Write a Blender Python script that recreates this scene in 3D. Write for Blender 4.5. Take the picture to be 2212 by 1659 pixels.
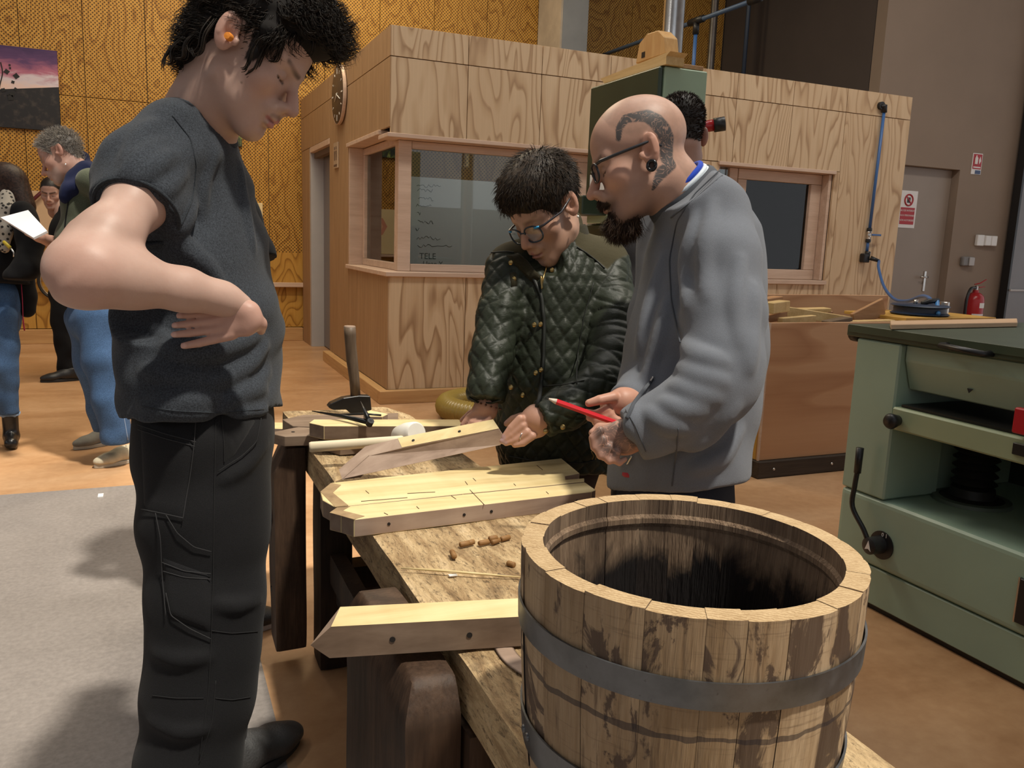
import bpy, bmesh, math, random
import numpy as np
from mathutils import Vector, Matrix

for _o in list(bpy.data.objects):
    bpy.data.objects.remove(_o)
SC = bpy.context.scene
COL = SC.collection

# ------------------------------------------------------------------ camera
# world: X along the booth front, Y into the hall, Z up; metres
FPX = 1789.5
CXP, CYP = 1106.0, 829.5
CAM = np.array([0.0, 0.0, 1.25])
MC = np.array([[0.9187202166419193, 0.03440529167371629, -0.39340747252469843],
               [-0.3932513269725648, 0.17088755295109964, -0.9034106696739319],
               [0.0361463327011437, 0.9846896567707166, 0.1705277762742088]])
cam_d = bpy.data.cameras.new('camera')
cam_d.sensor_fit = 'HORIZONTAL'
cam_d.sensor_width = 36.0
cam_d.lens = FPX / 2212.0 * 36.0
cam_d.clip_start = 0.02
cam_d.clip_end = 100
cam = bpy.data.objects.new('camera', cam_d)
COL.objects.link(cam)
mw = Matrix.Identity(4)
for i in range(3):
    for j in range(3):
        mw[i][j] = MC[i, j]
    mw[i][3] = CAM[i]
cam.matrix_world = mw
SC.camera = cam

# ------------------------------------------------------------------ light
SC.view_settings.view_transform = 'Standard'
SC.view_settings.look = 'None'
SC.view_settings.gamma = 1.0
SC.view_settings.use_curve_mapping = False
SC.view_settings.exposure = -0.08
world = bpy.data.worlds.new('world')
SC.world = world
world.use_nodes = True
_bg = world.node_tree.nodes['Background']
_bg.inputs[0].default_value = (0.93, 0.96, 1.0, 1)
_bg.inputs[1].default_value = 0.75
SUNV = Vector((-0.2, 0.35, -1.0)).normalized()
sl = bpy.data.lights.new('sun', 'SUN')
sl.energy = 4.2
sl.angle = math.radians(3.5)
sl.color = (1.0, 0.93, 0.80)
so = bpy.data.objects.new('sun', sl)
COL.objects.link(so)
so.rotation_euler = SUNV.to_track_quat('-Z', 'Y').to_euler()


def area(name, loc, aim, sx, sy, power, col):
    l = bpy.data.lights.new(name, 'AREA')
    l.shape = 'RECTANGLE'
    l.size, l.size_y, l.energy, l.color = sx, sy, power, col
    o = bpy.data.objects.new(name, l)
    COL.objects.link(o)
    o.location = loc
    o.rotation_euler = (Vector(aim) - Vector(loc)).to_track_quat('-Z', 'Y').to_euler()
    return o


# unseen area lights added under the roof to fill the hall (all out of frame, above)
area('hall_fill', (1.6, 7.8, 5.6), (1.3, 8.6, 0), 2.2, 0.4, 130, (1.0, 0.80, 0.50))
area('hall_fill', (0.3, 6.2, 5.6), (0.3, 6.4, 0), 2.5, 0.5, 120, (1.0, 0.88, 0.70))
area('hall_fill', (2.2, 3.2, 5.6), (2.2, 3.4, 0), 3.0, 0.5, 75, (1.0, 0.95, 0.88))
area('hall_fill', (-2.2, 4.0, 5.6), (-2.0, 4.4, 0), 0.5, 3.0, 30, (1.0, 0.93, 0.85))
area('hall_fill', (6.0, 3.6, 5.6), (6.0, 4.6, 0), 3.0, 0.5, 85, (1.0, 0.93, 0.84))


# ------------------------------------------------------------------ pixel helpers (u, v in the 2212x1659 frame)
def ray(u, v):
    return MC @ np.array([(u - CXP) / FPX, -(v - CYP) / FPX, -1.0])


def pz(u, v, z=0.0):
    r = ray(u, v)
    return CAM + r * (z - CAM[2]) / r[2]


def py(u, v, y):
    r = ray(u, v)
    return CAM + r * y / r[1]


def px(u, v, x):
    r = ray(u, v)
    return CAM + r * x / r[0]


def pd(u, v, d):
    return CAM + ray(u, v) * d


RR, UU, TT = MC[:, 0], MC[:, 1], MC[:, 2]      # image right, image up, towards the viewer

# ------------------------------------------------------------------ object helpers


def props(o, label=None, cat=None, group=None, kind=None):
    if label: o['label'] = label
    if cat: o['category'] = cat
    if group: o['group'] = group
    if kind: o['kind'] = kind
    return o


def thing(name, label, cat, loc, group=None):
    o = bpy.data.objects.new(name, None)
    o.empty_display_size = 0.05
    COL.objects.link(o)
    o.location = Vector([float(c) for c in loc])
    return props(o, label, cat, group)


def root_loc(p):
    while p.parent:
        p = p.parent
    return np.array(p.location)


def mesh(name, verts, faces, mat, parent=None, smooth=False, kind=None):
    """verts in world space; one mesh object"""
    v = np.asarray(verts, dtype=float)
    if parent is None:
        off = np.array([(v[:, 0].min() + v[:, 0].max()) / 2, (v[:, 1].min() + v[:, 1].max()) / 2, v[:, 2].min()])
    else:
        off = root_loc(parent)
    me = bpy.data.meshes.new(name)
    me.from_pydata((v - off).tolist(), [], [tuple(int(i) for i in f) for f in faces])
    if mat is not None:
        me.materials.append(mat)
    if smooth:
        me.polygons.foreach_set('use_smooth', [True] * len(me.polygons))
    o = bpy.data.objects.new(name, me)
    COL.objects.link(o)
    if parent is None:
        o.location = off
    else:
        o.parent = parent
    if kind:
        o['kind'] = kind
    return o


def bm_obj(name, bm, mat, parent=None, smooth=False, kind=None):
    bm.verts.index_update()
    v = [tuple(x.co) for x in bm.verts]
    f = [[x.index for x in p.verts] for p in bm.faces]
    bm.free()
    return mesh(name, v, f, mat, parent, smooth, kind)


def box_bm(lo, hi, bev=0.0, seg=1):
    bm = bmesh.new()
    bmesh.ops.create_cube(bm, size=1.0)
    lo, hi = np.minimum(lo, hi), np.maximum(lo, hi)
    for v in bm.verts:
        for k in range(3):
            v.co[k] = lo[k] if v.co[k] < 0 else hi[k]
    if bev > 0:
        bmesh.ops.bevel(bm, geom=list(bm.edges), offset=bev, segments=seg, affect='EDGES', profile=0.6)
    return bm


def box(name, lo, hi, mat, parent=None, bev=0.0, kind=None, seg=1):
    return bm_obj(name, box_bm(np.array(lo, float), np.array(hi, float), bev, seg), mat, parent, False, kind)


def obox(name, c, ax, ay, az, half, mat, parent=None, bev=0.0):
    """oriented box"""
    bm = box_bm(-np.array(half, float), np.array(half, float), bev)
    R = np.stack([ax, ay, az], 1)
    for v in bm.verts:
        v.co = Vector(R @ np.array(v.co) + np.array(c))
    return bm_obj(name, bm, mat, parent)


def prism(name, pts, d, mat, parent=None, bev=0.0, kind=None, smooth=False):
    """planar polygon of 3-D points swept by the vector d"""
    bm = bmesh.new()
    vs = [bm.verts.new(Vector([float(c) for c in p])) for p in pts]
    f = bm.faces.new(vs)
    r = bmesh.ops.extrude_face_region(bm, geom=[f])
    for e in r['geom']:
        if isinstance(e, bmesh.types.BMVert):
            e.co += Vector([float(c) for c in d])
    bmesh.ops.recalc_face_normals(bm, faces=list(bm.faces))
    if bev > 0:
        bmesh.ops.bevel(bm, geom=list(bm.edges), offset=bev, segments=1, affect='EDGES')
    return bm_obj(name, bm, mat, parent, smooth, kind)


def nrm(v):
    v = np.asarray(v, float)
    n = np.linalg.norm(v)
    return v / n if n > 0 else v


def frame_of(t):
    t = nrm(t)
    a = np.array([0, 0, 1.0]) if abs(t[2]) < 0.9 else np.array([1.0, 0, 0])
    x = nrm(np.cross(a, t))
    return x, np.cross(t, x)


def tube_vf(pts, r, seg=8, cyc=False, caps=True, flat=1.0, up=None):
    pts = [np.asarray(p, float) for p in pts]
    n = len(pts)
    rr = [r] * n if np.isscalar(r) else list(r)
    V, F = [], []
    x = None
    for i in range(n):
        if cyc:
            t = pts[(i + 1) % n] - pts[i - 1]
        else:
            t = pts[min(i + 1, n - 1)] - pts[max(i - 1, 0)]
        t = nrm(t)
        if x is None:
            x = nrm(np.cross(up, t)) if up is not None else frame_of(t)[0]
        x = nrm(x - t * (x @ t))
        y = np.cross(t, x)
        for k in range(seg):
            a = 2 * math.pi * k / seg
            V.append(pts[i] + rr[i] * (math.cos(a) * x + flat * math.sin(a) * y))
    for i in range(n if cyc else n - 1):
        j = (i + 1) % n
        for k in range(seg):
            l = (k + 1) % seg
            F.append((i * seg + k, i * seg + l, j * seg + l, j * seg + k))
    if caps and not cyc:
        F.append(tuple(range(seg - 1, -1, -1)))
        F.append(tuple((n - 1) * seg + k for k in range(seg)))
    return V, F


def tube(name, pts, r, mat, parent=None, seg=10, cyc=False, flat=1.0, up=None, kind=None, smooth=True):
    V, F = tube_vf(pts, r, seg, cyc, True, flat, up)
    return mesh(name, V, F, mat, parent, smooth, kind)


def lathe_vf(prof, c, axis=(0, 0, 1), seg=24, closed=False):
    """prof: list of (r, h) along axis from c"""
    axis = nrm(axis)
    x, y = frame_of(axis)
    V, F = [], []
    n = len(prof)
    for r, h in prof:
        for k in range(seg):
            a = 2 * math.pi * k / seg
            V.append(np.asarray(c) + axis * h + r * (math.cos(a) * x + math.sin(a) * y))
    for i in range(n if closed else n - 1):
        j = (i + 1) % n
        for k in range(seg):
            l = (k + 1) % seg
            F.append((i * seg + k, i * seg + l, j * seg + l, j * seg + k))
    if not closed:
        F.append(tuple(range(seg - 1, -1, -1)))
        F.append(tuple((n - 1) * seg + k for k in range(seg)))
    return V, F


def lathe(name, prof, c, axis, mat, parent=None, seg=24, closed=False, smooth=True):
    V, F = lathe_vf(prof, c, axis, seg, closed)
    o = mesh(name, V, F, mat, parent, smooth)
    if smooth:
        autosmooth(o)
    return o


def autosmooth(o, ang=40):
    try:
        o.data.set_sharp_from_angle(angle=math.radians(ang))
    except Exception:
        pass
    return o


def bez(p, n=24):
    """Catmull-Rom through points"""
    p = [np.asarray(q, float) for q in p]
    p = [2 * p[0] - p[1]] + p + [2 * p[-1] - p[-2]]
    out = []
    for i in range(1, len(p) - 2):
        for k in range(n):
            t = k / n
            a, b, c, d = p[i - 1:i + 3]
            out.append(0.5 * (2 * b + (c - a) * t + (2 * a - 5 * b + 4 * c - d) * t * t + (3 * b - a - 3 * c + d) * t ** 3))
    out.append(p[-2])
    return out


def text(name, body, c, right, up, size, mat, parent=None, align='CENTER', ext=0.0004):
    cu = bpy.data.curves.new(name, 'FONT')
    cu.body = body
    cu.size = size
    cu.extrude = ext
    cu.align_x = align
    cu.align_y = 'CENTER'
    cu.resolution_u = 2
    tmp = bpy.data.objects.new(name, cu)
    COL.objects.link(tmp)
    dg = bpy.context.evaluated_depsgraph_get()
    me = bpy.data.meshes.new_from_object(tmp.evaluated_get(dg))
    bpy.data.objects.remove(tmp)
    R = np.stack([nrm(right), nrm(up), np.cross(nrm(right), nrm(up))], 1)
    co = np.array([v.co for v in me.vertices]) @ R.T + np.asarray(c)
    F = [list(p.vertices) for p in me.polygons]
    bpy.data.meshes.remove(me)
    return mesh(name, co, F, mat, parent)


# ------------------------------------------------------------------ material helpers
class G:
    def __init__(s, name, rough=0.6, metal=0.0, spec=0.5, color=None):
        s.m = bpy.data.materials.new(name)
        s.m.use_nodes = True
        s.t = s.m.node_tree
        s.b = s.t.nodes['Principled BSDF']
        s.set(s.b, {'Roughness': rough, 'Metallic': metal, 'Specular IOR Level': spec})
        if color is not None:
            s.set(s.b, {'Base Color': color})

    def set(s, n, d):
        for k, v in d.items():
            i = n.inputs[k]
            if isinstance(v, bpy.types.NodeSocket):
                s.t.links.new(v, i)
            else:
                if i.type == 'RGBA' and len(v) == 3:
                    v = (*v, 1)
                i.default_value = v

    def n(s, typ, d=None, out=0, **a):
        x = s.t.nodes.new('ShaderNode' + typ)
        for k, v in a.items():
            setattr(x, k, v)
        s.set(x, d or {})
        return x.outputs[out]

    def math(s, op, a, b=0.0, c=0.0):
        x = s.t.nodes.new('ShaderNodeMath')
        x.operation = op
        for i, v in enumerate((a, b, c)):
            if isinstance(v, bpy.types.NodeSocket):
                s.t.links.new(v, x.inputs[i])
            else:
                x.inputs[i].default_value = v
        return x.outputs[0]

    def pos(s):
        return s.n('NewGeometry')

    def objc(s):
        x = s.t.nodes.new('ShaderNodeTexCoord')
        return x.outputs['Object']

    def mapv(s, v, scale=(1, 1, 1), loc=(0, 0, 0), rot=(0, 0, 0)):
        return s.n('Mapping', {'Vector': v, 'Scale': scale, 'Location': loc, 'Rotation': rot})

    def noise(s, v, scale, detail=3.0, rough=0.5, dist=0.0):
        return s.n('TexNoise', {'Vector': v, 'Scale': scale, 'Detail': detail, 'Roughness': rough, 'Distortion': dist})

    def ramp(s, f, stops, interp='LINEAR'):
        x = s.t.nodes.new('ShaderNodeValToRGB')
        x.color_ramp.interpolation = interp
        e = x.color_ramp.elements
        while len(e) < len(stops):
            e.new(0.5)
        for i, (p, c) in enumerate(stops):
            e[i].position = p
            e[i].color = (*c, 1) if len(c) == 3 else c
        s.t.links.new(f, x.inputs[0])
        return x.outputs[0]

    def mix(s, f, a, b, mode='MIX'):
        x = s.t.nodes.new('ShaderNodeMix')
        x.data_type = 'RGBA'
        x.blend_type = mode
        for k, v in ((0, f), (6, a), (7, b)):
            if isinstance(v, bpy.types.NodeSocket):
                s.t.links.new(v, x.inputs[k])
            else:
                x.inputs[k].default_value = v if not isinstance(v, tuple) or len(v) == 4 else (*v, 1)
        return x.outputs[2]

    def bump(s, h, strength=0.3, dist=0.01):
        s.set(s.b, {'Normal': s.n('Bump', {'Height': h, 'Strength': strength, 'Distance': dist})})

    def col(s, c):
        s.set(s.b, {'Base Color': c})
        return s.m


def rnd_off(g, v, k=7.0):
    """shift by the object's random number so alike pieces differ"""
    r = g.n('ObjectInfo', out=5)
    o = g.n('CombineXYZ', {'X': g.math('MULTIPLY', r, k), 'Y': g.math('MULTIPLY', r, k * 1.7), 'Z': g.math('MULTIPLY', r, k * 2.3)})
    return g.n('VectorMath', {0: v, 1: o}, operation='ADD')


def m_plain(name, c, rough=0.6, metal=0.0, var=0.0, scale=8.0, bump=0.0):
    g = G(name, rough, metal)
    if var > 0:
        n = g.noise(g.pos(), scale, 4, 0.6)
        k = g.ramp(n, [(0.3, tuple(x * (1 - var) for x in c)), (0.7, tuple(min(1, x * (1 + var)) for x in c))])
        if bump:
            g.bump(g.noise(g.pos(), scale * 12, 3), bump, 0.004)
        return g.col(k)
    return g.col((*c, 1))


def m_ply(name, light, mid, dark, along=2, freq=9.0, st=(2.2, 0.32), perf=False, seed=0.0, rough=0.55):
    """rotary-cut plywood: contour lines of a stretched noise"""
    g = G(name, rough, 0, 0.35)
    p = g.pos()
    sc = [st[0]] * 3
    sc[along] = st[1]
    v = rnd_off(g, g.mapv(p, tuple(sc), (seed, seed * 2, seed)))
    n = g.noise(v, 1.0, 2.5, 0.5, 0.25)
    w = g.math('FRACT', g.math('MULTIPLY', n, freq))
    fine = g.noise(g.mapv(p, tuple(60 if i != along else 2.0 for i in range(3))), 1.0, 2)
    line = g.ramp(w, [(0.0, light), (0.45, light), (0.74, mid), (0.9, dark), (0.97, mid), (1.0, light)])
    c = g.mix(0.16, line, g.ramp(fine, [(0.3, dark), (0.7, light)]))
    c = g.mix(g.ramp(g.noise(v, 0.7, 2), [(0.35, (0, 0, 0)), (0.75, (0.55, 0.55, 0.55))]), c, mid)
    if perf:
        x = g.n('SeparateXYZ', {0: p}, 0)
        z = g.n('SeparateXYZ', {0: p}, 2)
        pit = 0.038
        a = g.math('FRACT', g.math('DIVIDE', g.math('ADD', x, z), pit))
        b = g.math('FRACT', g.math('DIVIDE', g.math('SUBTRACT', x, z), pit))
        da = g.math('ABSOLUTE', g.math('SUBTRACT', a, 0.5))
        db = g.math('ABSOLUTE', g.math('SUBTRACT', b, 0.5))
        r2 = g.math('ADD', g.math('MULTIPLY', da, da), g.math('MULTIPLY', db, db))
        dot = g.math('LESS_THAN', r2, 0.085)
        dot = g.math('MULTIPLY', dot, g.math('GREATER_THAN', z, 1.02))
        c = g.mix(g.math('MULTIPLY', dot, 0.9), c, tuple(x * 0.18 for x in dark))
        g.bump(g.math('SUBTRACT', 1.0, dot), 0.5, 0.004)
    return g.col(c)


def m_wood(name, a, b, c, along=1, sc=(14, 0.8), rough=0.6, bump=0.15, obj=False, blot=0.0, blotc=(0.05, 0.03, 0.02), bscale=6.0, dscale=1.0):
    """straight-grained timber, grain along one axis"""
    g = G(name, rough, 0, 0.3)
    p = g.objc() if obj else g.pos()
    s = [sc[0]] * 3
    s[along] = sc[1]
    v = rnd_off(g, g.mapv(p, tuple(s)))
    n = g.noise(v, 1.0 * dscale, 5, 0.6, 0.4)
    n2 = g.noise(v, 6.0 * dscale, 3, 0.6)
    k = g.ramp(n, [(0.28, a), (0.52, b), (0.75, c)])
    k = g.mix(0.3, k, g.ramp(n2, [(0.3, a), (0.7, c)]))
    if blot:
        bn = g.noise(p, bscale, 5, 0.65, 0.3)
        k = g.mix(g.ramp(bn, [(0.5, (0, 0, 0)), (0.66, (blot, blot, blot))]), k, blotc)
    if bump:
        g.bump(g.math('ADD', n, g.math('MULTIPLY', n2, 0.6)), bump, 0.004)
    return g.col(k)


# ------------------------------------------------------------------ materials of the setting
def m_floor():
    g = G('orange_concrete', 0.42, 0, 0.4)
    p = g.pos()
    a = g.noise(g.mapv(p, (0.9, 1.6, 1)), 1.3, 6, 0.62, 0.5)
    b = g.noise(p, 22, 4, 0.6)
    c = g.ramp(a, [(0.3, (0.38, 0.20, 0.095)), (0.5, (0.50, 0.285, 0.145)), (0.72, (0.64, 0.405, 0.23))])
    c = g.mix(0.18, c, g.ramp(b, [(0.3, (0.25, 0.12, 0.05)), (0.7, (0.62, 0.40, 0.22))]))
    g.set(g.b, {'Roughness': g.ramp(a, [(0.3, (0.34,) * 3), (0.7, (0.5,) * 3)])})
    g.bump(b, 0.05, 0.002)
    return g.col(c)


def m_grey_floor():
    g = G('grey_concrete', 0.6, 0, 0.3)
    p = g.pos()
    a = g.noise(p, 2.2, 6, 0.65, 0.4)
    b = g.noise(p, 60, 3, 0.6)
    c = g.ramp(a, [(0.3, (0.20, 0.178, 0.165)), (0.7, (0.28, 0.25, 0.232))])
    c = g.mix(0.25, c, g.ramp(b, [(0.35, (0.14, 0.125, 0.118)), (0.7, (0.36, 0.325, 0.30))]))
    g.bump(b, 0.08, 0.002)
    return g.col(c)


M_FLOOR = m_floor()
M_GFLOOR = m_grey_floor()
M_PERF = m_ply('perforated_ply', (0.55, 0.30, 0.06), (0.44, 0.22, 0.035), (0.22, 0.09, 0.012), 2, 22, (2.0, 0.8), True, 3.0)
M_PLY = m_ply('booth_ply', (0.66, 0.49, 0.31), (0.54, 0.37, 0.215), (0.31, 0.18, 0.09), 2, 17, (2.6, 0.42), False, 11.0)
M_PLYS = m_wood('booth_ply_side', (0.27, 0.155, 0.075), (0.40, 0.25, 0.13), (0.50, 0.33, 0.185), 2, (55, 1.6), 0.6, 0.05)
M_TRIM = m_wood('beech_trim', (0.50, 0.345, 0.25), (0.60, 0.435, 0.325), (0.70, 0.53, 0.41), 0, (16, 1.2), 0.5, 0.03)
M_BASE = m_wood('pine_plinth', (0.42, 0.22, 0.085), (0.56, 0.33, 0.14), (0.66, 0.43, 0.20), 0, (18, 1.0), 0.5, 0.05)
M_BASE2 = m_wood('pine_plinth_side', (0.42, 0.22, 0.085), (0.58, 0.35, 0.15), (0.68, 0.46, 0.22), 1, (18, 1.0), 0.5, 0.05)
M_CONC = m_plain('pillar_concrete', (0.42, 0.36, 0.29), 0.85, 0, 0.15, 3.0, 0.1)
M_PILG = m_plain('pillar_grey_paint', (0.24, 0.25, 0.26), 0.8, 0, 0.08, 3.0)
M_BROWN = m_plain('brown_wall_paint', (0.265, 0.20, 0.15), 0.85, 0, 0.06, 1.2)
M_DARKB = m_plain('shaded_brown_wall', (0.075, 0.058, 0.05), 0.9, 0, 0.08, 1.2)  # shade on the side wall is put into this darker brown
M_DOORP = m_plain('grey_brown_door_paint', (0.30, 0.245, 0.20), 0.5, 0, 0.04, 2.0)
M_GREYM = m_plain('grey_door_metal', (0.20, 0.18, 0.175), 0.4, 0.0, 0.06, 2.0)
M_JAMB = m_plain('jamb_grey', (0.44, 0.42, 0.41), 0.5, 0.0, 0.05, 3.0)
M_CEIL = m_plain('roof_deck', (0.30, 0.27, 0.24), 0.9)
M_STEEL = m_plain('galvanised_duct', (0.55, 0.56, 0.57), 0.25, 1.0, 0.15, 9.0)
M_BLACK = m_plain('black_plastic', (0.012, 0.012, 0.013), 0.42)
M_WHITE = m_plain('white_plastic', (0.75, 0.74, 0.72), 0.4)
M_BLUEP = m_plain('blue_air_pipe', (0.045, 0.13, 0.34), 0.4)
M_CHROME = m_plain('brushed_metal', (0.62, 0.60, 0.57), 0.3, 1.0)
M_INNER = m_plain('booth_inside', (0.16, 0.12, 0.09), 0.9)


def m_glass():
    g = G('window_glass')
    t = g.t
    t.nodes.remove(g.b)
    out = t.nodes['Material Output']
    tr = t.nodes.new('ShaderNodeBsdfTransparent')
    tr.inputs[0].default_value = (0.86, 0.90, 0.89, 1)
    gl = t.nodes.new('ShaderNodeBsdfGlossy')
    gl.inputs['Roughness'].default_value = 0.015
    fr = t.nodes.new('ShaderNodeFresnel')
    fr.inputs[0].default_value = 1.62
    mx = t.nodes.new('ShaderNodeMixShader')
    t.links.new(fr.outputs[0], mx.inputs[0])
    t.links.new(tr.outputs[0], mx.inputs[1])
    t.links.new(gl.outputs[0], mx.inputs[2])
    t.links.new(mx.outputs[0], out.inputs[0])
    return g.m


M_GLASS = m_glass()

# ------------------------------------------------------------------ floor, roof
fl = box('floor', (-8, -5, -0.08), (13, 10.3, 0), M_FLOOR, kind='structure')
props(fl, 'orange-brown polished concrete floor of the workshop hall', 'floor')
gf = box('painted_area', (-8, -5, -0.02), (0.253, 4.32, 0.0012), M_GFLOOR, fl)


def multi_box(name, boxes, mat, parent=None, kind=None):
    V, F = [], []
    for lo, hi in boxes:
        bm = box_bm(np.array(lo, float), np.array(hi, float))
        bm.verts.index_update()
        k = len(V)
        V += [tuple(v.co) for v in bm.verts]
        F += [[v.index + k for v in f.verts] for f in bm.faces]
        bm.free()
    return mesh(name, V, F, mat, parent, False, kind)


OX0, OX1, OY0, OY1 = -0.9, 2.35, -3.4, 3.4
ce = multi_box('ceiling', [((-8, -5, 6), (OX0, 10.3, 6.2)), ((OX1, -5, 6), (13, 10.3, 6.2)),
                           ((OX0, -5, 6), (OX1, OY0, 6.2)), ((OX0, OY1, 6), (OX1, 10.3, 6.2))], M_CEIL, kind='structure')
props(ce, 'roof of the hall with a large rooflight above the workbench', 'ceiling')

wf_ = multi_box('wall_front', [((-8, -5.2, 0), (12.5, -5.0, 1.9)), ((-8, -5.2, 4.6), (12.5, -5.0, 6))], M_BROWN, kind='structure')
props(wf_, 'brown front wall of the hall below and above its window band', 'wall')
wl_ = multi_box('wall_left', [((-8.2, -5, 0), (-8, 10.2, 2.2)), ((-8.2, -5, 4.6), (-8, 10.2, 6))], M_BROWN, kind='structure')
props(wl_, 'brown left wall of the hall below and above its window band', 'wall')

# ------------------------------------------------------------------ back wall of perforated panels
wb_ = box('wall_back', (-8, 9.972, 0), (7.5, 10.2, 6), M_INNER, kind='structure')
props(wb_, 'back wall clad in perforated golden plywood panels', 'wall')
xs = [-2.9, -2.31, -1.73, -1.145, -0.575, 0.01, 0.625, 1.24, 1.87, 2.505, 3.16, 3.83, 4.51, 5.2, 5.85, 6.5, 7.3]
for i in range(len(xs) - 1):
    for z0, z1 in ((0.155, 2.545), (2.551, 4.95)):
        if xs[i] >= 1.8 and z0 < 2:
            continue
        box('panel', (xs[i] + 0.003, 9.95, z0), (xs[i + 1] - 0.003, 9.971, z1), M_PERF, wb_, 0.0015)
bb = box('baseboard_back', (-3, 9.885, 0), (1.6, 9.948, 0.15), M_BASE, kind='structure', bev=0.004)
props(bb, 'pine baseboard along the foot of the perforated back wall', 'baseboard')
tr = box('trim_1', (0.95, 9.87, 0.625), (1.62, 9.948, 0.675), M_TRIM, kind='structure', bev=0.003)
props(tr, 'pale wooden rail across the back wall beside the grey door', 'trim')

pl = box('wall_pillar', (4.53, 9.3, 0), (4.865, 9.94, 6), M_PILG, kind='structure')
props(pl, 'grey painted concrete pillar rising behind the plywood booth', 'pillar')
box('bare_face', (4.505, 9.302, 0), (4.529, 9.94, 6), M_CONC, pl)

# ------------------------------------------------------------------ brown walls on the right, with a door
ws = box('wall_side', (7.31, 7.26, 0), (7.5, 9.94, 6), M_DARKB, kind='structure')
props(ws, 'side wall above the booth, its shade painted in dark brown', 'wall')
wr = multi_box('wall_right', [((7.31, 7.1, 0), (7.66, 7.25, 6)), ((8.69, 7.1, 0), (12.5, 7.25, 6)), ((7.66, 7.1, 2.25), (8.69, 7.25, 6))], M_BROWN, kind='structure')
props(wr, 'plain brown painted wall around the grey-brown service door', 'wall')
d2 = box('door_2', (7.665, 7.20, 0.005), (8.685, 7.245, 2.245), M_DOORP, kind='structure')
props(d2, 'grey-brown service door with a metal handle and an access sign', 'door')
box('handle_plate', (8.42, 7.188, 0.83), (8.455, 7.199, 1.07), M_CHROME, d2, 0.003)
tube('door_handle', [(8.437, 7.19, 1.0), (8.437, 7.15, 1.0), (8.40, 7.145, 1.0), (8.32, 7.145, 1.0)], 0.011, M_CHROME, d2, 8)

# grey sheet-metal sliding door at the far right
sd = thing('door_3', 'grey sheet-metal sliding door at the right edge of the hall', 'door', (10.6, 7.0, 0))
sd['kind'] = 'structure'
box('leaf', (9.62, 6.97, 0.02), (11.6, 7.06, 5.2), m_plain('sheet_metal', (0.17, 0.155, 0.15), 0.32, 0.4, 0.1, 1.5), sd, 0.004)
box('edge_strip', (9.585, 6.965, 0.02), (9.618, 7.065, 5.2), M_BLACK, sd)
box('cross_rail', (9.62, 6.945, 0.86), (11.6, 6.969, 0.885), M_JAMB, sd, 0.003)

# ------------------------------------------------------------------ the plywood booth
FX, FY, TOP, SEAM = 1.60, 6.05, 2.72, 2.512
HB, SB = 1.985, 0.955          # underside of the header, top of the sill wall
bf = multi_box('wall_booth_front', [((1.66, 6.09, 0), (4.5, 6.17, SB - .01)), ((1.66, 6.09, HB + .01), (6.64, 6.17, TOP - .01)), ((3.42, 6.09, SB), (4.5, 6.17, HB)),
                                    ((4.5, 6.09, 0), (5.79, 6.17, 0.945)), ((5.79, 6.09, 0), (6.64, 6.17, HB + .01))], M_INNER, kind='structure')
props(bf, 'front wall of the plywood booth with figured panels', 'wall')
fx = [1.605, 2.19, 2.79, 3.39, 4.0, 4.63, 5.24, 5.856, 6.66]
g_ = 0.0025
for i in range(8):
    a, b = fx[i] + g_, fx[i + 1] - g_
    box('panel', (a, FY, SEAM + .003), (b, FY + .022, TOP), M_PLY, bf, 0.001)
    if i < 7:
        zl = HB if (i < 3 or 4 <= i) else 0.10
        if i == 3:
            zl = HB
        box('panel', (a, FY, zl), (b, FY + .022, SEAM - .003), M_PLY, bf, 0.001)
    else:
        box('panel', (a, FY, 0.10), (b, FY + .022, SEAM - .003), M_PLY, bf, 0.001)
lx = [1.605, 2.215, 2.815, 3.415]
for i in range(3):
    box('panel', (lx[i] + g_, FY, 0.10), (lx[i + 1] - g_, FY + .022, SB), M_PLY, bf, 0.001)
box('panel', (3.417 + g_, FY, 0.10), (4.5, FY + .022, HB - .006), M_PLY, bf, 0.001)
box('panel', (4.503, FY, 0.10), (5.24 - g_, FY + .022, 0.945), M_PLY, bf, 0.001)
box('panel', (5.24 + g_, FY, 0.10), (5.79, FY + .022, 0.945), M_PLY, bf, 0.001)
box('panel', (5.793, FY, 0.10), (5.856 - g_, FY + .022, HB - .004), M_PLY, bf, 0.001)
box('end_edge', (6.642, FY + .024, 0.0), (6.66, FY + 1.2, TOP), M_TRIM, bf)

bs = multi_box('wall_booth_side', [((1.64, 6.2, 0), (1.70, 8.25, SB - .01)), ((1.64, 6.2, HB + .06), (1.70, 9.93, TOP - .01)), ((1.64, 7.45, SB), (1.70, 8.25, HB + .05)), ((1.64, 9.42, 0), (1.70, 9.93, 2.2))], M_INNER, kind='structure')
props(bs, 'left side wall of the plywood booth with clock and grey door', 'wall')
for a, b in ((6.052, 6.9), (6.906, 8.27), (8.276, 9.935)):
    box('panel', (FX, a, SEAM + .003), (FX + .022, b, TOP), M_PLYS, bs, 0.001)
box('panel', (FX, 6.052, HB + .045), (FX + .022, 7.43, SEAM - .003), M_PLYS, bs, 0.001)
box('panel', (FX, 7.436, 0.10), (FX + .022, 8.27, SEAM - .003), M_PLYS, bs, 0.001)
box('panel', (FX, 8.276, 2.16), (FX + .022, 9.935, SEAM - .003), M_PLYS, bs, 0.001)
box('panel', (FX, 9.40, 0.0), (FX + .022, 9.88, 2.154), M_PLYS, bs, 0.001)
box('panel', (FX, 6.052, 0.10), (FX + .022, 7.43, SB), M_PLYS, bs, 0.001)

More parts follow.
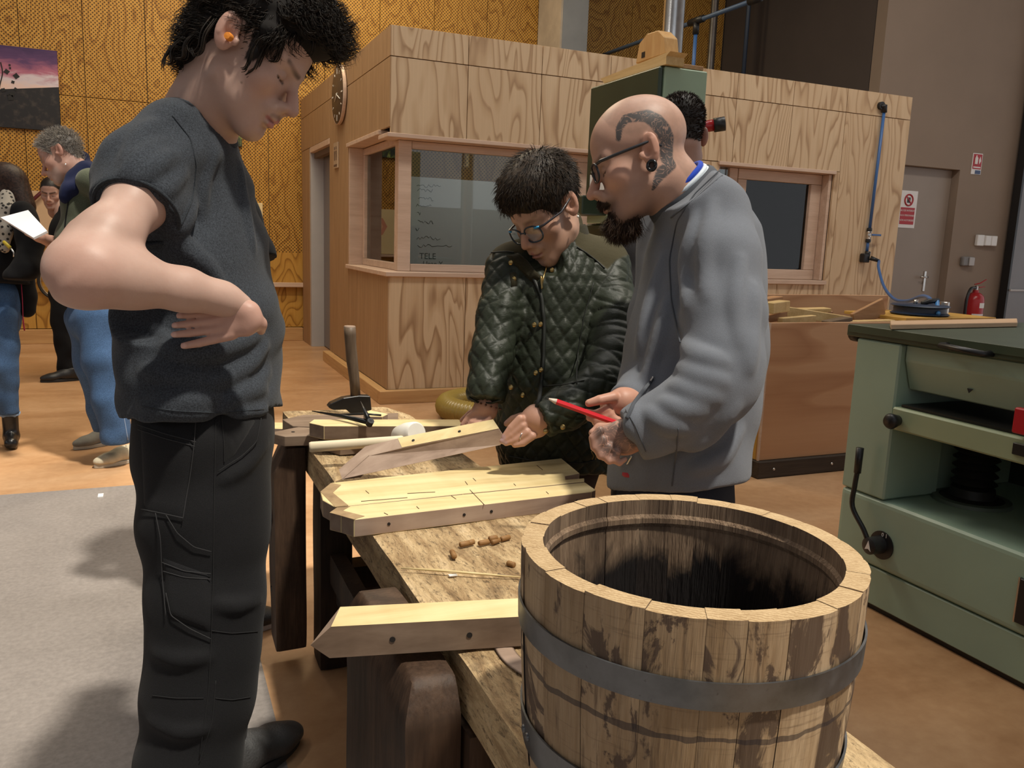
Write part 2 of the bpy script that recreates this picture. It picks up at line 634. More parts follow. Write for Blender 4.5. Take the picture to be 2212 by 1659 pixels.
br = box('ceiling_booth', (1.63, 6.08, 2.60), (6.65, 9.93, 2.68), M_INNER, kind='structure')
props(br, 'roof slab of the plywood booth', 'ceiling')
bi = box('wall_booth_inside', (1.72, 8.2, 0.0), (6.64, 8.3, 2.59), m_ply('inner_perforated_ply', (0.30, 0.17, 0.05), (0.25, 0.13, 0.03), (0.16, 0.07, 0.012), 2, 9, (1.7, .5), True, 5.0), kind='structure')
props(bi, 'perforated inner wall seen through the booth window', 'wall')
bp = box('baseboard_booth_front', (1.53, 5.985, 0), (6.66, 6.048, 0.10), M_BASE, kind='structure', bev=0.003)
props(bp, 'pine plinth along the foot of the booth front', 'baseboard')
bq = box('baseboard_booth_side', (1.53, 6.05, 0), (1.598, 8.27, 0.10), M_BASE2, kind='structure', bev=0.003)
props(bq, 'pine plinth running along the booth side to the door', 'baseboard')

# door in the side of the booth
d1 = thing('door_1', 'grey metal door in the side wall of the plywood booth', 'door', (1.72, 8.8, 0))
d1['kind'] = 'structure'
box('jamb', (1.603, 9.33, 0.0), (1.80, 9.398, 2.155), M_JAMB, d1, 0.002)  # lighter than the leaf: light on this face is put into its grey
box('lintel', (1.596, 8.276, 2.10), (1.80, 9.328, 2.155), M_TRIM, d1, 0.002)
box('leaf', (1.74, 8.28, 0.01), (1.78, 9.328, 2.098), M_GREYM, d1, 0.002)
tube('door_handle', [(1.74, 8.42, 1.02), (1.70, 8.42, 1.02), (1.695, 8.50, 1.02)], 0.009, M_CHROME, d1, 8)

# corner window of the booth
w1 = thing('window_1', 'corner window of the booth with beech frame', 'window', (1.75, 6.2, SB))
w1['kind'] = 'structure'
box('window_sill', (1.575, 6.02, SB), (3.44, 6.30, SB + .035), M_TRIM, w1, 0.004)
box('window_sill', (1.575, 6.304, SB), (1.83, 7.43, SB + .035), M_TRIM, w1, 0.004)
box('header_trim', (1.58, 6.03, HB - .03), (3.44, 6.30, HB), M_TRIM, w1, 0.003)
box('header_trim', (1.58, 6.304, HB + .01), (1.83, 7.43, HB + .043), M_TRIM, w1, 0.003)
box('jamb', (1.603, 7.395, SB + .037), (1.83, 7.43, HB + .008), M_TRIM, w1, 0.002)
z0, z1 = SB + .037, HB - .032
box('corner_post', (1.70, 6.16, z0), (1.80, 6.26, z1), M_TRIM, w1, 0.003)
box('frame_bar', (1.804, 6.17, z0), (3.40, 6.24, z0 + .055), M_TRIM, w1, 0.003)
box('frame_bar', (1.804, 6.17, z1 - .055), (3.40, 6.24, z1), M_TRIM, w1, 0.003)
box('frame_bar', (1.72, 6.264, z0), (1.78, 7.39, z0 + .055), M_TRIM, w1, 0.003)
box('frame_bar', (1.72, 6.264, z1 - .02), (1.78, 7.39, z1 + .035), M_TRIM, w1, 0.003)
box('frame_bar', (1.72, 7.335, z0 + .056), (1.78, 7.39, z1 - .022), M_TRIM, w1, 0.003)
box('frame_bar', (3.20, 6.17, z0 + .056), (3.40, 6.24, z1 - .056), M_TRIM, w1, 0.003)
box('pane', (1.802, 6.20, z0 + .056), (3.199, 6.206, z1 - .056), M_GLASS, w1)
box('pane', (1.747, 6.265, z0 + .056), (1.753, 7.334, z1 - .022), M_GLASS, w1)

# right-hand window with a sash
w2 = thing('window_2', 'booth window with beech sash and dark blind, right of the standing man', 'window', (5.1, 6.2, 0.945))
w2['kind'] = 'structure'
box('window_sill', (4.49, 6.02, 0.947), (5.80, 6.30, 0.985), M_TRIM, w2, 0.004)
box('header_trim', (4.49, 6.03, HB - .03), (5.80, 6.30, HB), M_TRIM, w2, 0.003)
box('jamb', (5.755, 6.073, 0.987), (5.789, 6.30, HB - .032), M_TRIM, w2, 0.002)
box('jamb', (4.503, 6.073, 0.987), (4.53, 6.30, HB - .032), M_TRIM, w2, 0.002)
za, zb = 0.987, HB - .032
box('mullion', (4.70, 6.16, za), (4.79, 6.26, zb), M_TRIM, w2, 0.003)
for lo, hi in (((4.795, za), (5.752, za + .09)), ((4.795, zb - .09), (5.752, zb)), ((4.795, za + .092), (4.89, zb - .092)), ((5.63, za + .092), (5.752, zb - .092))):
    box('sash_bar', (lo[0], 6.155, lo[1]), (hi[0], 6.235, hi[1]), M_TRIM, w2, 0.004)
box('pane', (4.891, 6.19, za + .093), (5.629, 6.197, zb - .093), M_GLASS, w2)
box('pane', (4.532, 6.19, za), (4.698, 6.197, zb), M_GLASS, w2)
gb = G('blind_fabric', 0.8)
xx = gb.n('SeparateXYZ', {0: gb.pos()}, 0)
gb.col(gb.ramp(gb.math('FRACT', gb.math('MULTIPLY', xx, 28)), [(0.0, (0.03, 0.03, 0.03)), (0.15, (0.09, 0.088, 0.08)), (0.8, (0.11, 0.105, 0.10)), (1.0, (0.03, 0.03, 0.03))]))
for k in range(11):
    box('blind_slat', (4.55 + k * .108, 6.262, za + .03), (4.65 + k * .108, 6.268, zb - .01), gb.m, w2)
area('booth_fill', (3.2, 7.2, 2.55), (3.2, 7.3, 0), 1.0, 0.3, 9, (1, 0.95, 0.88))  # fill light added to brighten the booth interior


# ------------------------------------------------------------------ things on the back wall
def m_sunset():
    g = G('sunset_print', 0.5)
    p = g.pos()
    z = g.n('SeparateXYZ', {0: p}, 2)
    x = g.n('SeparateXYZ', {0: p}, 0)
    n = g.noise(g.mapv(p, (2.2, 1, 7)), 2.2, 5, 0.6, 0.5)
    h = g.math('ADD', g.math('DIVIDE', g.math('SUBTRACT', z, 2.18), 0.79), g.math('MULTIPLY', g.math('SUBTRACT', n, 0.5), 0.35))
    sky = g.ramp(h, [(0.50, (0.75, 0.55, 0.50)), (0.60, (0.62, 0.55, 0.62)), (0.70, (0.42, 0.14, 0.22)), (0.85, (0.10, 0.04, 0.13)), (1.0, (0.05, 0.02, 0.09))])
    hill = g.math('ADD', g.math('MULTIPLY', g.math('ADD', x, 1.5), 0.14), 2.52)
    isl = g.math('LESS_THAN', z, hill)
    v = g.noise(p, 14, 4, 0.6)
    land = g.ramp(v, [(0.5, (0.012, 0.011, 0.013)), (0.7, (0.05, 0.04, 0.035)), (0.8, (0.10, 0.07, 0.03))])
    return g.col(g.mix(isl, sky, land))


cv = thing('canvas_print', 'large canvas photograph of a purple sunset above dark vines', 'picture', (-1.15, 9.94, 2.18))
box('canvas', (-1.50, 9.915, 2.18), (-0.815, 9.948, 2.965), m_sunset(), cv, 0.003)
mtw = m_plain('print_black', (0.012, 0.012, 0.012), 0.6)
pts = bez([(-1.36, 9.912, 2.42), (-1.33, 9.912, 2.58), (-1.30, 9.912, 2.70), (-1.31, 9.912, 2.80)], 6)
tube('vine_twig', pts, 0.005, mtw, cv, 5)
random.seed(5)
for k in range(16):
    c = np.array([-1.42 + random.random() * .25, 9.9115, 2.45 + random.random() * .36])
    r = 0.012 + random.random() * 0.022
    a0 = random.random() * 6
    prism('leaf', [c + r * np.array([math.cos(a0 + t) * (1 if i % 2 else .65), 0, math.sin(a0 + t) * (1 if i % 2 else .65)]) for i, t in enumerate(np.linspace(0, 2 * math.pi, 9)[:-1])], (0, -.0015, 0), mtw, cv)


def m_forest():
    g = G('forest_print', 0.5)
    p = g.pos()
    a = g.noise(g.mapv(p, (30, 1, 12), rot=(0, 0.5, 0)), 1.0, 4, 0.7)
    return g.col(g.ramp(a, [(0.45, (0.02, 0.025, 0.02)), (0.55, (0.08, 0.10, 0.03)), (0.63, (0.35, 0.42, 0.08)), (0.7, (0.7, 0.72, 0.6))]))


fp = box('canvas_print', (0.55, 9.92, 2.165), (0.955, 9.948, 2.62), m_forest(), bev=0.002)
props(fp, 'small dark green forest canvas on the back wall behind the student', 'picture')
wp = box('paper_sheet', (0.325, 9.945, 2.62), (0.53, 9.949, 2.975), m_plain('white_paper', (0.68, 0.64, 0.58), 0.8, 0, 0.1, 20))
props(wp, 'white paper sheet pinned to the back wall behind the student', 'paper')
M_CREAM = m_plain('cream_board', (0.74, 0.60, 0.34), 0.8, 0, 0.04, 4)
cb = thing('poster_board', 'cream poster board with a pink hexagon on the back wall', 'poster', (1.05, 9.93, 1.03))
box('board', (0.62, 9.925, 1.035), (1.165, 9.949, 1.565), M_CREAM, cb, 0.002)
hx = np.array([1.0, 9.9235, 1.36])
box('lower_rail', (0.60, 9.90, 1.0), (1.24, 9.948, 1.03), M_TRIM, cb, 0.003)
for r, c in ((0.115, (0.62, 0.28, 0.19)), (0.065, (0.72, 0.42, 0.27))):
    prism('hexagon', [hx + r * np.array([math.cos(t), 0, math.sin(t)]) for t in np.linspace(0, 2 * math.pi, 7)[:-1]], (0, -.0015, 0), m_plain('hexagon_ink', c, 0.8), cb)
    hx = hx + np.array([0, -.002, 0])
lb = box('poster_board', (-1.42, 9.925, 1.02), (-0.80, 9.949, 1.575), m_plain('pale_board', (0.60, 0.42, 0.26), 0.8, 0, 0.04, 4), bev=0.002)
props(lb, 'pale tan poster board on the back wall behind the older man', 'poster')
M_RUBBER = m_plain('black_rubber', (0.014, 0.013, 0.013), 0.55)
for c, lab in (((1.03, 9.90, 0.755), 'black bicycle wheel hung on the back wall right of the student'), ((-0.90, 9.90, 0.66), 'black bicycle wheel on the back wall behind the older man')):
    w = thing('bicycle_wheel', lab, 'wheel', (c[0], c[1], c[2] - .21), 'bicycle wheels on the back wall')
    ring = lambda r: [np.array(c) + r * np.array([math.cos(t), 0, math.sin(t)]) for t in np.linspace(0, 2 * math.pi, 41)[:-1]]
    tube('tyre', ring(.20), .013, M_RUBBER, w, 8, True)
    tube('rim', ring(.18), .006, M_CHROME, w, 6, True)
    tube('hub', [np.array(c) + (0, -.04, 0), np.array(c) + (0, .03, 0)], .016, M_CHROME, w, 10)
    for k in range(16):
        t = 2 * math.pi * k / 16
        tube('spoke', [np.array(c) + .014 * np.array([math.cos(t + 1), 0, math.sin(t + 1)]), np.array(c) + .178 * np.array([math.cos(t), 0, math.sin(t)])], .0016, M_CHROME, w, 4)
st = tube('wall_stick', [(-1.30, 9.86, 1.28), (-0.86, 9.86, 1.72)], 0.018, m_plain('dark_red_paint', (0.10, 0.015, 0.02), 0.4), None, 8)
props(st, 'dark red stick slanting across the tan poster board', 'stick')

# ------------------------------------------------------------------ on the booth
ck = thing('wall_clock', 'round brown wooden wall clock on the booth side', 'clock', (1.585, 7.715, 2.23))
cc = np.array([1.597, 7.715, 2.473])
M_CLK = m_wood('clock_wood', (0.055, 0.035, 0.02), (0.085, 0.055, 0.035), (0.12, 0.08, 0.05), 2, (30, 2), 0.5, 0.03)
lathe('clock_body', [(0.245, 0.0), (0.25, 0.012), (0.25, 0.032), (0.240, 0.038), (0.0, 0.038)], cc, (-1, 0, 0), M_CLK, ck, 48)
lathe('clock_edge', [(0.2505, 0.004), (0.256, 0.01), (0.256, 0.03), (0.2505, 0.036)], cc, (-1, 0, 0), M_TRIM, ck, 48, True)
M_TICK = m_plain('clock_marks', (0.75, 0.72, 0.65), 0.5)
for k in range(12):
    t = 2 * math.pi * k / 12
    d = np.array([0, math.sin(t), math.cos(t)])
    e = np.array([0, math.cos(t), -math.sin(t)])
    big = k % 3 == 0
    obox('hour_mark', cc + (-.0395, 0, 0) + d * .20, np.array([1., 0, 0]), e, d, (.0015, .006 if big else .004, .026 if big else .012), M_TICK, ck)
for t, L in ((2.1, .10), (4.35, .15)):
    d = np.array([0, math.sin(t), math.cos(t)])
    tube('clock_hand', [cc + (-.043, 0, 0) - d * .02, cc + (-.043, 0, 0) + d * L], .004, M_TICK, ck, 5)
sg = thing('wall_sign', 'small tan pictogram sign with two figures, below the clock', 'sign', (1.59, 7.92, 1.84))
box('plate', (1.585, 7.83, 1.85), (1.5985, 8.01, 2.08), m_plain('tan_sign', (0.46, 0.33, 0.21), 0.6), sg, 0.002)
for yy in (7.885, 7.955):
    M_P = m_plain('sign_figure', (0.12, 0.07, 0.05), 0.6)
    lathe('figure_head', [(0.016, 0), (0.016, .002), (0, .002)], (1.5848, yy, 2.03), (-1, 0, 0), M_P, sg, 10)
    prism('figure_body', [(1.5848, yy - .022, 2.005), (1.5848, yy + .022, 2.005), (1.5848, yy + .012, 1.92), (1.5848, yy - .012, 1.92)], (-.002, 0, 0), M_P, sg)
box('caption_bar', (1.5835, 7.85, 1.865), (1.5848, 7.99, 1.885), M_P, sg)

wbd = thing('whiteboard', 'whiteboard with faded handwritten notes inside the booth', 'whiteboard', (3.1, 8.17, 0.93))
gw = G('whiteboard_surface', 0.25)
gw.col((0.62, 0.62, 0.60, 1))
box('board', (2.33, 8.165, 0.92), (4.1, 8.195, 1.84), gw.m, wbd, 0.003)
M_INK = m_plain('marker_ink', (0.10, 0.13, 0.12), 0.6)
random.seed(3)
for k, (zz, n_) in enumerate(((1.76, 5), (1.715, 4), (1.63, 4), (1.56, 4), (1.48, 2), (1.40, 4), (1.325, 2), (1.245, 5), (1.165, 6))):
    sp_ = [(2.44 + .018 * q * n_ / 5 + (k % 3) * .01, 8.163, zz + random.uniform(-.018, .018)) for q in range(3 * n_)]
    tube('handwriting', sp_, .0022, M_INK, wbd, 4)
text('handwriting', 'TELE', (2.48, 8.1635, 1.06), (1, 0, 0), (0, 0, 1), .085, M_INK, wbd, 'LEFT')
text('handwriting', 'Unan Y', (2.52, 8.1635, .985), (1, 0, 0), (0, 0, 1), .07, M_INK, wbd, 'LEFT')

# compressed-air line on the booth front
ap = thing('air_line', 'blue compressed-air pipe with valve running down the booth front', 'pipe', (6.27, 6.0, 1.2))
tube('pipe', [(6.285, 6.02, 2.57), (6.262, 6.02, 1.46)], 0.014, M_BLUEP, ap, 10)
tube('pipe', [(6.26, 6.02, 1.38), (6.258, 6.02, 1.27)], 0.014, M_BLUEP, ap, 10)
tube('elbow_fitting', [(6.25, 6.035, 2.60), (6.285, 6.02, 2.60), (6.286, 6.02, 2.545)], 0.026, M_BLACK, ap, 10)
lathe('mount_plate', [(0.035, 0), (0.035, .03), (0, .03)], (6.255, 6.048, 2.605), (0, -1, 0), M_BLACK, ap, 14)
lathe('valve_body', [(0.02, -.05), (0.026, -.03), (0.018, -.02), (0.022, 0), (0.018, .02), (0.026, .03), (0.02, .05)], (6.261, 6.02, 1.42), (0, 0, 1), M_CHROME, ap, 12)
lathe('collar', [(0.024, 0), (0.026, .015), (0.024, .035)], (6.261, 6.02, 1.455), (0, 0, 1), M_BLACK, ap, 12)
lathe('collar', [(0.024, 0), (0.026, .015), (0.024, .035)], (6.26, 6.02, 1.355), (0, 0, 1), M_BLACK, ap, 12)
box('valve_lever', (6.27, 5.985, 1.418), (6.385, 5.999, 1.435), M_BLUEP, ap, 0.003)
box('outlet_block', (6.20, 5.985, 1.165), (6.275, 6.048, 1.25), M_BLACK, ap, 0.008)
tube('coupling', [(6.262, 6.01, 1.27), (6.258, 6.01, 1.23)], 0.026, M_BLACK, ap, 10)
tube('coupling', [(6.27, 5.98, 1.21), (6.33, 5.93, 1.185)], [0.022, .016], M_BLACK, ap, 10)

hs = [(6.33, 5.93, 1.185), (6.41, 5.85, 1.10), (6.47, 5.7, .86), (6.42, 5.45, .70), (6.15, 5.1, .69), (5.6, 4.6, .80), (4.9, 4.05, 1.02), (4.52, 3.82, 1.08), (4.36, 3.74, 1.01), (4.30, 3.72, 0.955)]
hp = [(6.33, 5.93, 1.185)] + [py(u, v, y) for u, v, y in ((1898, 580, 5.75), (1910, 620, 5.5), (1932, 646, 5.2), (1960, 650, 4.9), (1990, 640, 4.5), (2008, 645, 4.1), (2016, 665, 3.85), (2016, 676, 3.75))]
ho = tube('air_hose', bez(hp, 8), 0.013, M_BLUEP, None, 8)
props(ho, 'blue air hose looping from the booth valve to the hose reel', 'hose')

# ------------------------------------------------------------------ pipes above the booth
dc = thing('extraction_duct', 'shiny galvanised extraction duct rising behind the bandsaw', 'duct', (2.74, 4.45, 0))
dx = py(1454, 60, 4.45)
lathe('duct_pipe', [(0.062, 0.0), (0.062, 1.9), (0.065, 1.905), (0.065, 1.95), (0.062, 1.955), (0.062, 4.0), (.065, 4.005), (.065, 4.05), (.062, 4.055), (0.062, 5.99)], (dx[0], 4.45, 0.0), (0, 0, 1), M_STEEL, dc, 24)
dn = py(1540, 60, 9.0)
d2_ = lathe('thin_duct', [(0.05, 0), (0.05, .25), (0.053, .255), (.053, .29), (.05, .295), (.05, .7), (.053, .705), (.053, .74), (.05, .745), (.05, 3.25)], (dn[0], 9.0, 2.69), (0, 0, 1), M_STEEL, None, 18)
props(d2_, 'thin metal pipe standing on the booth roof beside the dark wall', 'pipe')
bp_ = thing('air_main', 'blue compressed-air main with black fittings above the booth roof', 'pipe', (5.245, 8.0, 2.69))
tube('main_pipe', [(5.245, 9.9, 3.57), (5.245, 6.4, 3.54)], 0.022, m_plain('blue_grey_pipe', (0.06, 0.10, 0.17), 0.4), bp_, 10)
tube('drop_pipe', [(5.245, 7.62, 3.53), (5.245, 7.62, 2.69)], 0.02, M_BLUEP, bp_, 10)
tube('tee_fitting', [(5.245, 7.74, 3.555), (5.245, 7.50, 3.552)], 0.036, M_BLACK, bp_, 10)
tube('tee_fitting', [(5.245, 7.62, 3.55), (5.245, 7.62, 3.42)], 0.034, M_BLACK, bp_, 10)
tube('tee_fitting', [(5.245, 6.78, 3.545), (5.245, 6.62, 3.542)], 0.036, M_BLACK, bp_, 10)
vp = py(1612, 80, 9.0)
b3 = tube('conduit_pipe', [(vp[0], 9.0, 2.685), (vp[0], 9.0, 5.9)], 0.028, m_plain('dark_blue_pipe', (0.03, 0.045, 0.075), 0.5), None, 10)
props(b3, 'dark blue vertical pipe against the dark brown wall', 'pipe')

# ------------------------------------------------------------------ signs and switches by the brown door
M_RED = m_plain('sign_red', (0.42, 0.02, 0.03), 0.5)
M_PAPERW = m_plain('sign_white', (0.78, 0.76, 0.74), 0.5)
as_ = thing('access_sign', 'white and red no-entry notice taped to the service door', 'sign', (8.03, 7.19, 1.55))
box('sheet', (7.90, 7.194, 1.56), (8.17, 7.1985, 1.98), M_PAPERW, as_)
box('red_block', (7.925, 7.191, 1.60), (8.145, 7.1935, 1.79), M_RED, as_)
tube('prohibition_ring', [(8.035 + .062 * math.cos(t), 7.191, 1.875 + .062 * math.sin(t)) for t in np.linspace(0, 2 * math.pi, 25)[:-1]], 0.009, M_RED, as_, 6, True, 1.0)
box('figure', (8.01, 7.190, 1.845), (8.06, 7.1935, 1.905), M_BLACK, as_, 0.001)
obox('prohibition_bar', (8.035, 7.189, 1.875), nrm((1, 0, -1)), np.array([0, 1., 0]), nrm((1, 0, 1)), (.06, .002, .006), M_RED, as_)
for t, zz in (('ACCES INTERDIT', 1.755), ('AUX PERSONNES', 1.70), ('NON AUTORISEES', 1.645)):
    text('lettering', t, (8.035, 7.1902, zz), (1, 0, 0), (0, 0, 1), 0.029, M_PAPERW, as_)
fs = thing('fire_sign', 'red extinguisher sign high on the brown wall', 'sign', (8.94, 7.09, 2.2))
box('plate', (8.865, 7.092, 2.215), (9.025, 7.099, 2.455), M_PAPERW, fs)
box('red_field', (8.875, 7.089, 2.275), (9.015, 7.0915, 2.445), M_RED, fs)
box('blue_field', (8.925, 7.089, 2.22), (9.015, 7.0915, 2.262), m_plain('sign_blue', (0.05, 0.08, 0.18), 0.5), fs)
lathe('extinguisher_icon', [(0.018, 0), (0.02, .07), (0.008, .085), (0.008, .10)], (8.92, 7.0885, 2.33), (0, 0, 1), M_PAPERW, fs, 8)
prism('flame_icon', [(8.975, 7.0885, 2.33), (9.0, 7.0885, 2.37), (8.985, 7.0885, 2.42), (8.965, 7.0885, 2.38)], (0, -.002, 0), M_PAPERW, fs)
box('lettering_bar', (8.885, 7.0875, 2.288), (9.005, 7.0888, 2.302), M_PAPERW, fs)
sw = thing('light_switch', 'pair of white light switches on the brown wall', 'switch', (9.24, 7.08, 1.4))
box('back_box', (9.08, 7.06, 1.39), (9.20, 7.099, 1.52), M_WHITE, sw, 0.006)
for k in (0, 1):
    box('rocker', (9.205 + k * .105, 7.045, 1.395), (9.30 + k * .105, 7.099, 1.515), M_WHITE, sw, 0.006)
ss = box('wall_socket', (8.87, 7.05, 1.145), (9.06, 7.099, 1.255), m_plain('grey_plastic', (0.20, 0.19, 0.185), 0.5), bev=0.012)
props(ss, 'grey socket box on the brown wall below the switches', 'socket')
box('socket_cover', (8.96, 7.035, 1.15), (9.05, 7.049, 1.25), M_JAMB, ss, 0.006)

ex = thing('fire_extinguisher', 'red fire extinguisher with white label on the brown wall', 'fire extinguisher', (9.02, 6.95, 0.35))
ec = np.array([9.02, 6.95, 0.35])
M_XR = m_plain('extinguisher_red', (0.40, 0.018, 0.022), 0.28)
lathe('cylinder', [(0.0, 0), (0.095, 0.0), (0.105, .02), (0.105, .40), (.095, .445), (.06, .48), (.035, .49), (.033, .52), (0, .52)], ec, (0, 0, 1), M_XR, ex, 28)
lab_ = [(0.1062, .03), (0.1062, .27)]
def arc_patch(name, r, a0, a1, z0, z1, mat, par, c):
    V, F = [], []
    n = 12
    for i in range(n + 1):
        a = a0 + (a1 - a0) * i / n
        for zz in (z0, z1):
            V.append(c + np.array([r * math.cos(a), r * math.sin(a), zz]))
    for i in range(n):
        F.append((2 * i, 2 * i + 2, 2 * i + 3, 2 * i + 1))
    return mesh(name, V, F, mat, par, True)
arc_patch('label', .1062, -2.6, -0.7, .02, .24, M_PAPERW, ex, ec)
arc_patch('label_band', .1064, -1.9, -.5, .31, .37, M_PAPERW, ex, ec)
arc_patch('label_print', .1067, -1.6, -1.0, .16, .22, M_RED, ex, ec)
lathe('valve', [(0.022, 0), (0.022, .04), (0.012, .05), (0, .05)], ec + (0, 0, .52), (0, 0, 1), M_CHROME, ex, 12)
tube('squeeze_lever', [ec + (-.03, 0, .585), ec + (.06, 0, .60), ec + (.13, -.02, .645)], .011, M_XR, ex, 6, flat=.6)
tube('carry_handle', [ec + (-.02, 0, .555), ec + (.06, 0, .55), ec + (.12, -.02, .56)], .010, M_XR, ex, 6, flat=.6)
tube('discharge_hose', bez([ec + (-.02, -.01, .545), ec + (-.13, -.03, .53), ec + (-.20, -.05, .40), ec + (-.19, -.05, .18), ec + (-.13, -.06, .03)], 8), .017, M_BLACK, ex, 8)

# ------------------------------------------------------------------ bandsaw behind the people
M_DGREEN = m_plain('shaded_green_paint', (0.026, 0.042, 0.024), 0.38, 0, 0.12, 5)  # shade on the bandsaw's left face and lower parts put into the colour
M_LGREEN = m_plain('light_green_paint', (0.30, 0.41, 0.285), 0.42, 0, 0.06, 3)
bw = thing('bandsaw', 'tall green bandsaw standing behind the man in grey', 'bandsaw', (2.45, 3.8, 0))
box('wheel_door', (2.222, 3.50, 1.47), (2.245, 4.18, 2.085), M_DGREEN, bw, 0.008)
box('wheel_cabinet', (2.248, 3.492, 1.36), (2.49, 4.20, 2.085), M_LGREEN, bw, 0.006)
box('column', (2.27, 4.0, 0.42), (2.47, 4.25, 1.358), M_DGREEN, bw, 0.01)
box('lower_cabinet', (2.24, 3.50, 0.0), (2.49, 4.22, 0.88), M_LGREEN, bw, 0.01)
box('saw_table', (1.98, 3.42, 0.90), (2.46, 3.96, 0.94), M_STEEL, bw, 0.004)
box('blade_guard', (2.26, 3.56, 1.12), (2.32, 3.62, 1.35), M_DGREEN, bw, 0.004)
box('guide_bracket', (2.10, 3.98, 1.40), (2.268, 4.24, 1.50), M_DGREEN, bw, 0.006)
box('door_label', (2.2195, 3.95, 1.50), (2.2215, 4.13, 1.62), M_PAPERW, bw)
tube('handle_bar', [(2.49, 3.55, 1.83), (2.515, 3.53, 1.835), (2.56, 3.50, 1.845)], .028, M_XR, bw, 14)
tube('handle_cap', [(2.555, 3.503, 1.843), (2.60, 3.475, 1.852)], .034, M_BLACK, bw, 14)
tube('handle_latch', [(2.49, 3.54, 1.785), (2.53, 3.52, 1.79)], .008, M_CHROME, bw, 8)
M_PINE = m_wood('raw_pine', (0.50, 0.32, 0.13), (0.64, 0.45, 0.20), (0.74, 0.56, 0.29), 1, (16, 1.2), 0.6, 0.08)
wk = prism('wood_plank', [(2.235, 4.05, 2.088), (2.235, 3.47, 2.088), (2.235, 3.47, 2.125), (2.235, 3.44, 2.14), (2.235, 4.10, 2.12)], (.10, 0, 0), M_PINE)
props(wk, 'pale split plank lying along the bandsaw top edge', 'plank')
wk2 = box('wood_plank', (2.345, 3.50, 2.088), (2.47, 4.0, 2.108), m_wood('brown_board', (0.36, 0.2, .09), (.45, .27, .13), (.52, .33, .17), 1, (16, 1), .6, .05), bev=0.002)
props(wk2, 'thin brown board on the bandsaw top behind the split plank', 'plank')
wg = prism('wood_block', [(2.25, 3.77, 2.142), (2.25, 3.50, 2.142), (2.25, 3.52, 2.22), (2.25, 3.58, 2.262), (2.25, 3.68, 2.266), (2.25, 3.745, 2.235)], (.075, 0, 0), m_wood('block_wood', (0.48, 0.25, 0.08), (0.58, 0.34, 0.13), (0.68, 0.45, 0.2), 2, (18, 1.5), .55, .05), bev=0.004)
props(wg, 'rounded wooden block with a square hole on the bandsaw', 'block')
box('square_hole', (2.2485, 3.685, 2.158), (2.2505, 3.715, 2.185), M_BLACK, wg)

# ------------------------------------------------------------------ crate of offcuts
ct = thing('scrap_crate', 'large plywood crate on skids holding wood offcuts', 'crate', (3.7, 3.9, 0))
M_CRF = m_ply('crate_ply_front', (0.60, 0.36, 0.20), (0.52, 0.285, 0.145), (0.38, 0.18, 0.08), 0, 4, (2.4, 0.5), False, 2.0, 0.5)
M_CRS = m_ply('crate_ply_side', (0.58, 0.34, 0.08), (0.52, 0.29, 0.06), (0.42, 0.22, 0.04), 2, 4, (2.4, 0.5), False, 7.0, 0.5)
M_SKID = m_wood('skid_wood', (0.03, 0.022, 0.016), (0.055, 0.04, 0.028), (0.085, 0.06, 0.042), 0, (20, 1), 0.8, 0.1)
CX0, CX1, CY0, CY1, CZ0, CZ1 = 3.035, 4.75, 3.53, 4.35, 0.10, 0.865
box('front_panel', (CX0, CY0, CZ0), (CX1, CY0 + .02, CZ1), M_CRF, ct, 0.002)
box('back_panel', (CX0, CY1 - .02, CZ0), (CX1, CY1, CZ1 + .10), M_CRF, ct, 0.002)
box('side_panel', (CX0, CY0 + .022, CZ0), (CX0 + .02, CY1 - .022, CZ1), M_CRS, ct, 0.002)
box('side_panel', (CX1 - .02, CY0 + .022, CZ0), (CX1, CY1 - .022, CZ1), M_CRS, ct, 0.002)
box('bottom_panel', (CX0 + .022, CY0 + .022, CZ0), (CX1 - .022, CY1 - .022, CZ0 + .02), M_CRF, ct)
box('edge_strip', (CX0 - .004, CY0 - .004, CZ0), (CX0 + .006, CY0 + .006, CZ1), M_TRIM, ct)
box('skid', (CX0 - .01, CY0 - .02, 0), (CX1, CY0 + .10, CZ0 - .002), M_SKID, ct, 0.006)
box('skid', (CX0 - .01, CY1 - .10, 0), (CX1, CY1 + .02, CZ0 - .002), M_SKID, ct, 0.006)
for k in range(9):
    lathe('nail', [(0.004, 0), (0.003, .002), (0, .002)], (CX0 - .0005, CY0 + .08 + (k % 3) * .28, CZ0 + .08 + (k // 3) * .3), (-1, 0, 0), M_BLACK, ct, 6)
for k in range(4):
    lathe('skid_bolt', [(0.008, 0), (0.006, .004), (0, .004)], (CX0 + .10 + k * .42, CY0 - .0205, .05), (0, -1, 0), M_CHROME, ct, 8)
box('filling', (CX0 + .03, CY0 + .03, CZ0 + .025), (CX1 - .03, CY1 - .03, CZ1 - .10), m_plain('sawdust_fill', (0.28, 0.19, 0.10), 0.9, 0, 0.4, 30, .6), ct)
random.seed(11)
kinds = [('pale short wood offcut', M_PINE), ('reddish brown wood offcut', m_wood('red_offcut', (0.30, 0.15, 0.07), (0.42, 0.23, 0.11), (0.5, 0.3, 0.16), 0, (16, 1.2))), ('dark grey-brown wood offcut', m_wood('dark_offcut', (0.10, 0.07, .045), (.16, .11, .07), (.22, .16, .1), 0, (16, 1.2)))]
spots = ['at the left front corner of the crate', 'beside the crate edge strip', 'curved like a slice, near the crate front', 'long and slanting across the crate', 'short, standing near the crate middle', 'leaning behind the crate front', 'thin, at the crate right part', 'wedged against the crate back', 'lying behind the slanting one', 'triangular, right of the crate middle', 'at the crate far left corner', 'half hidden behind the planer']
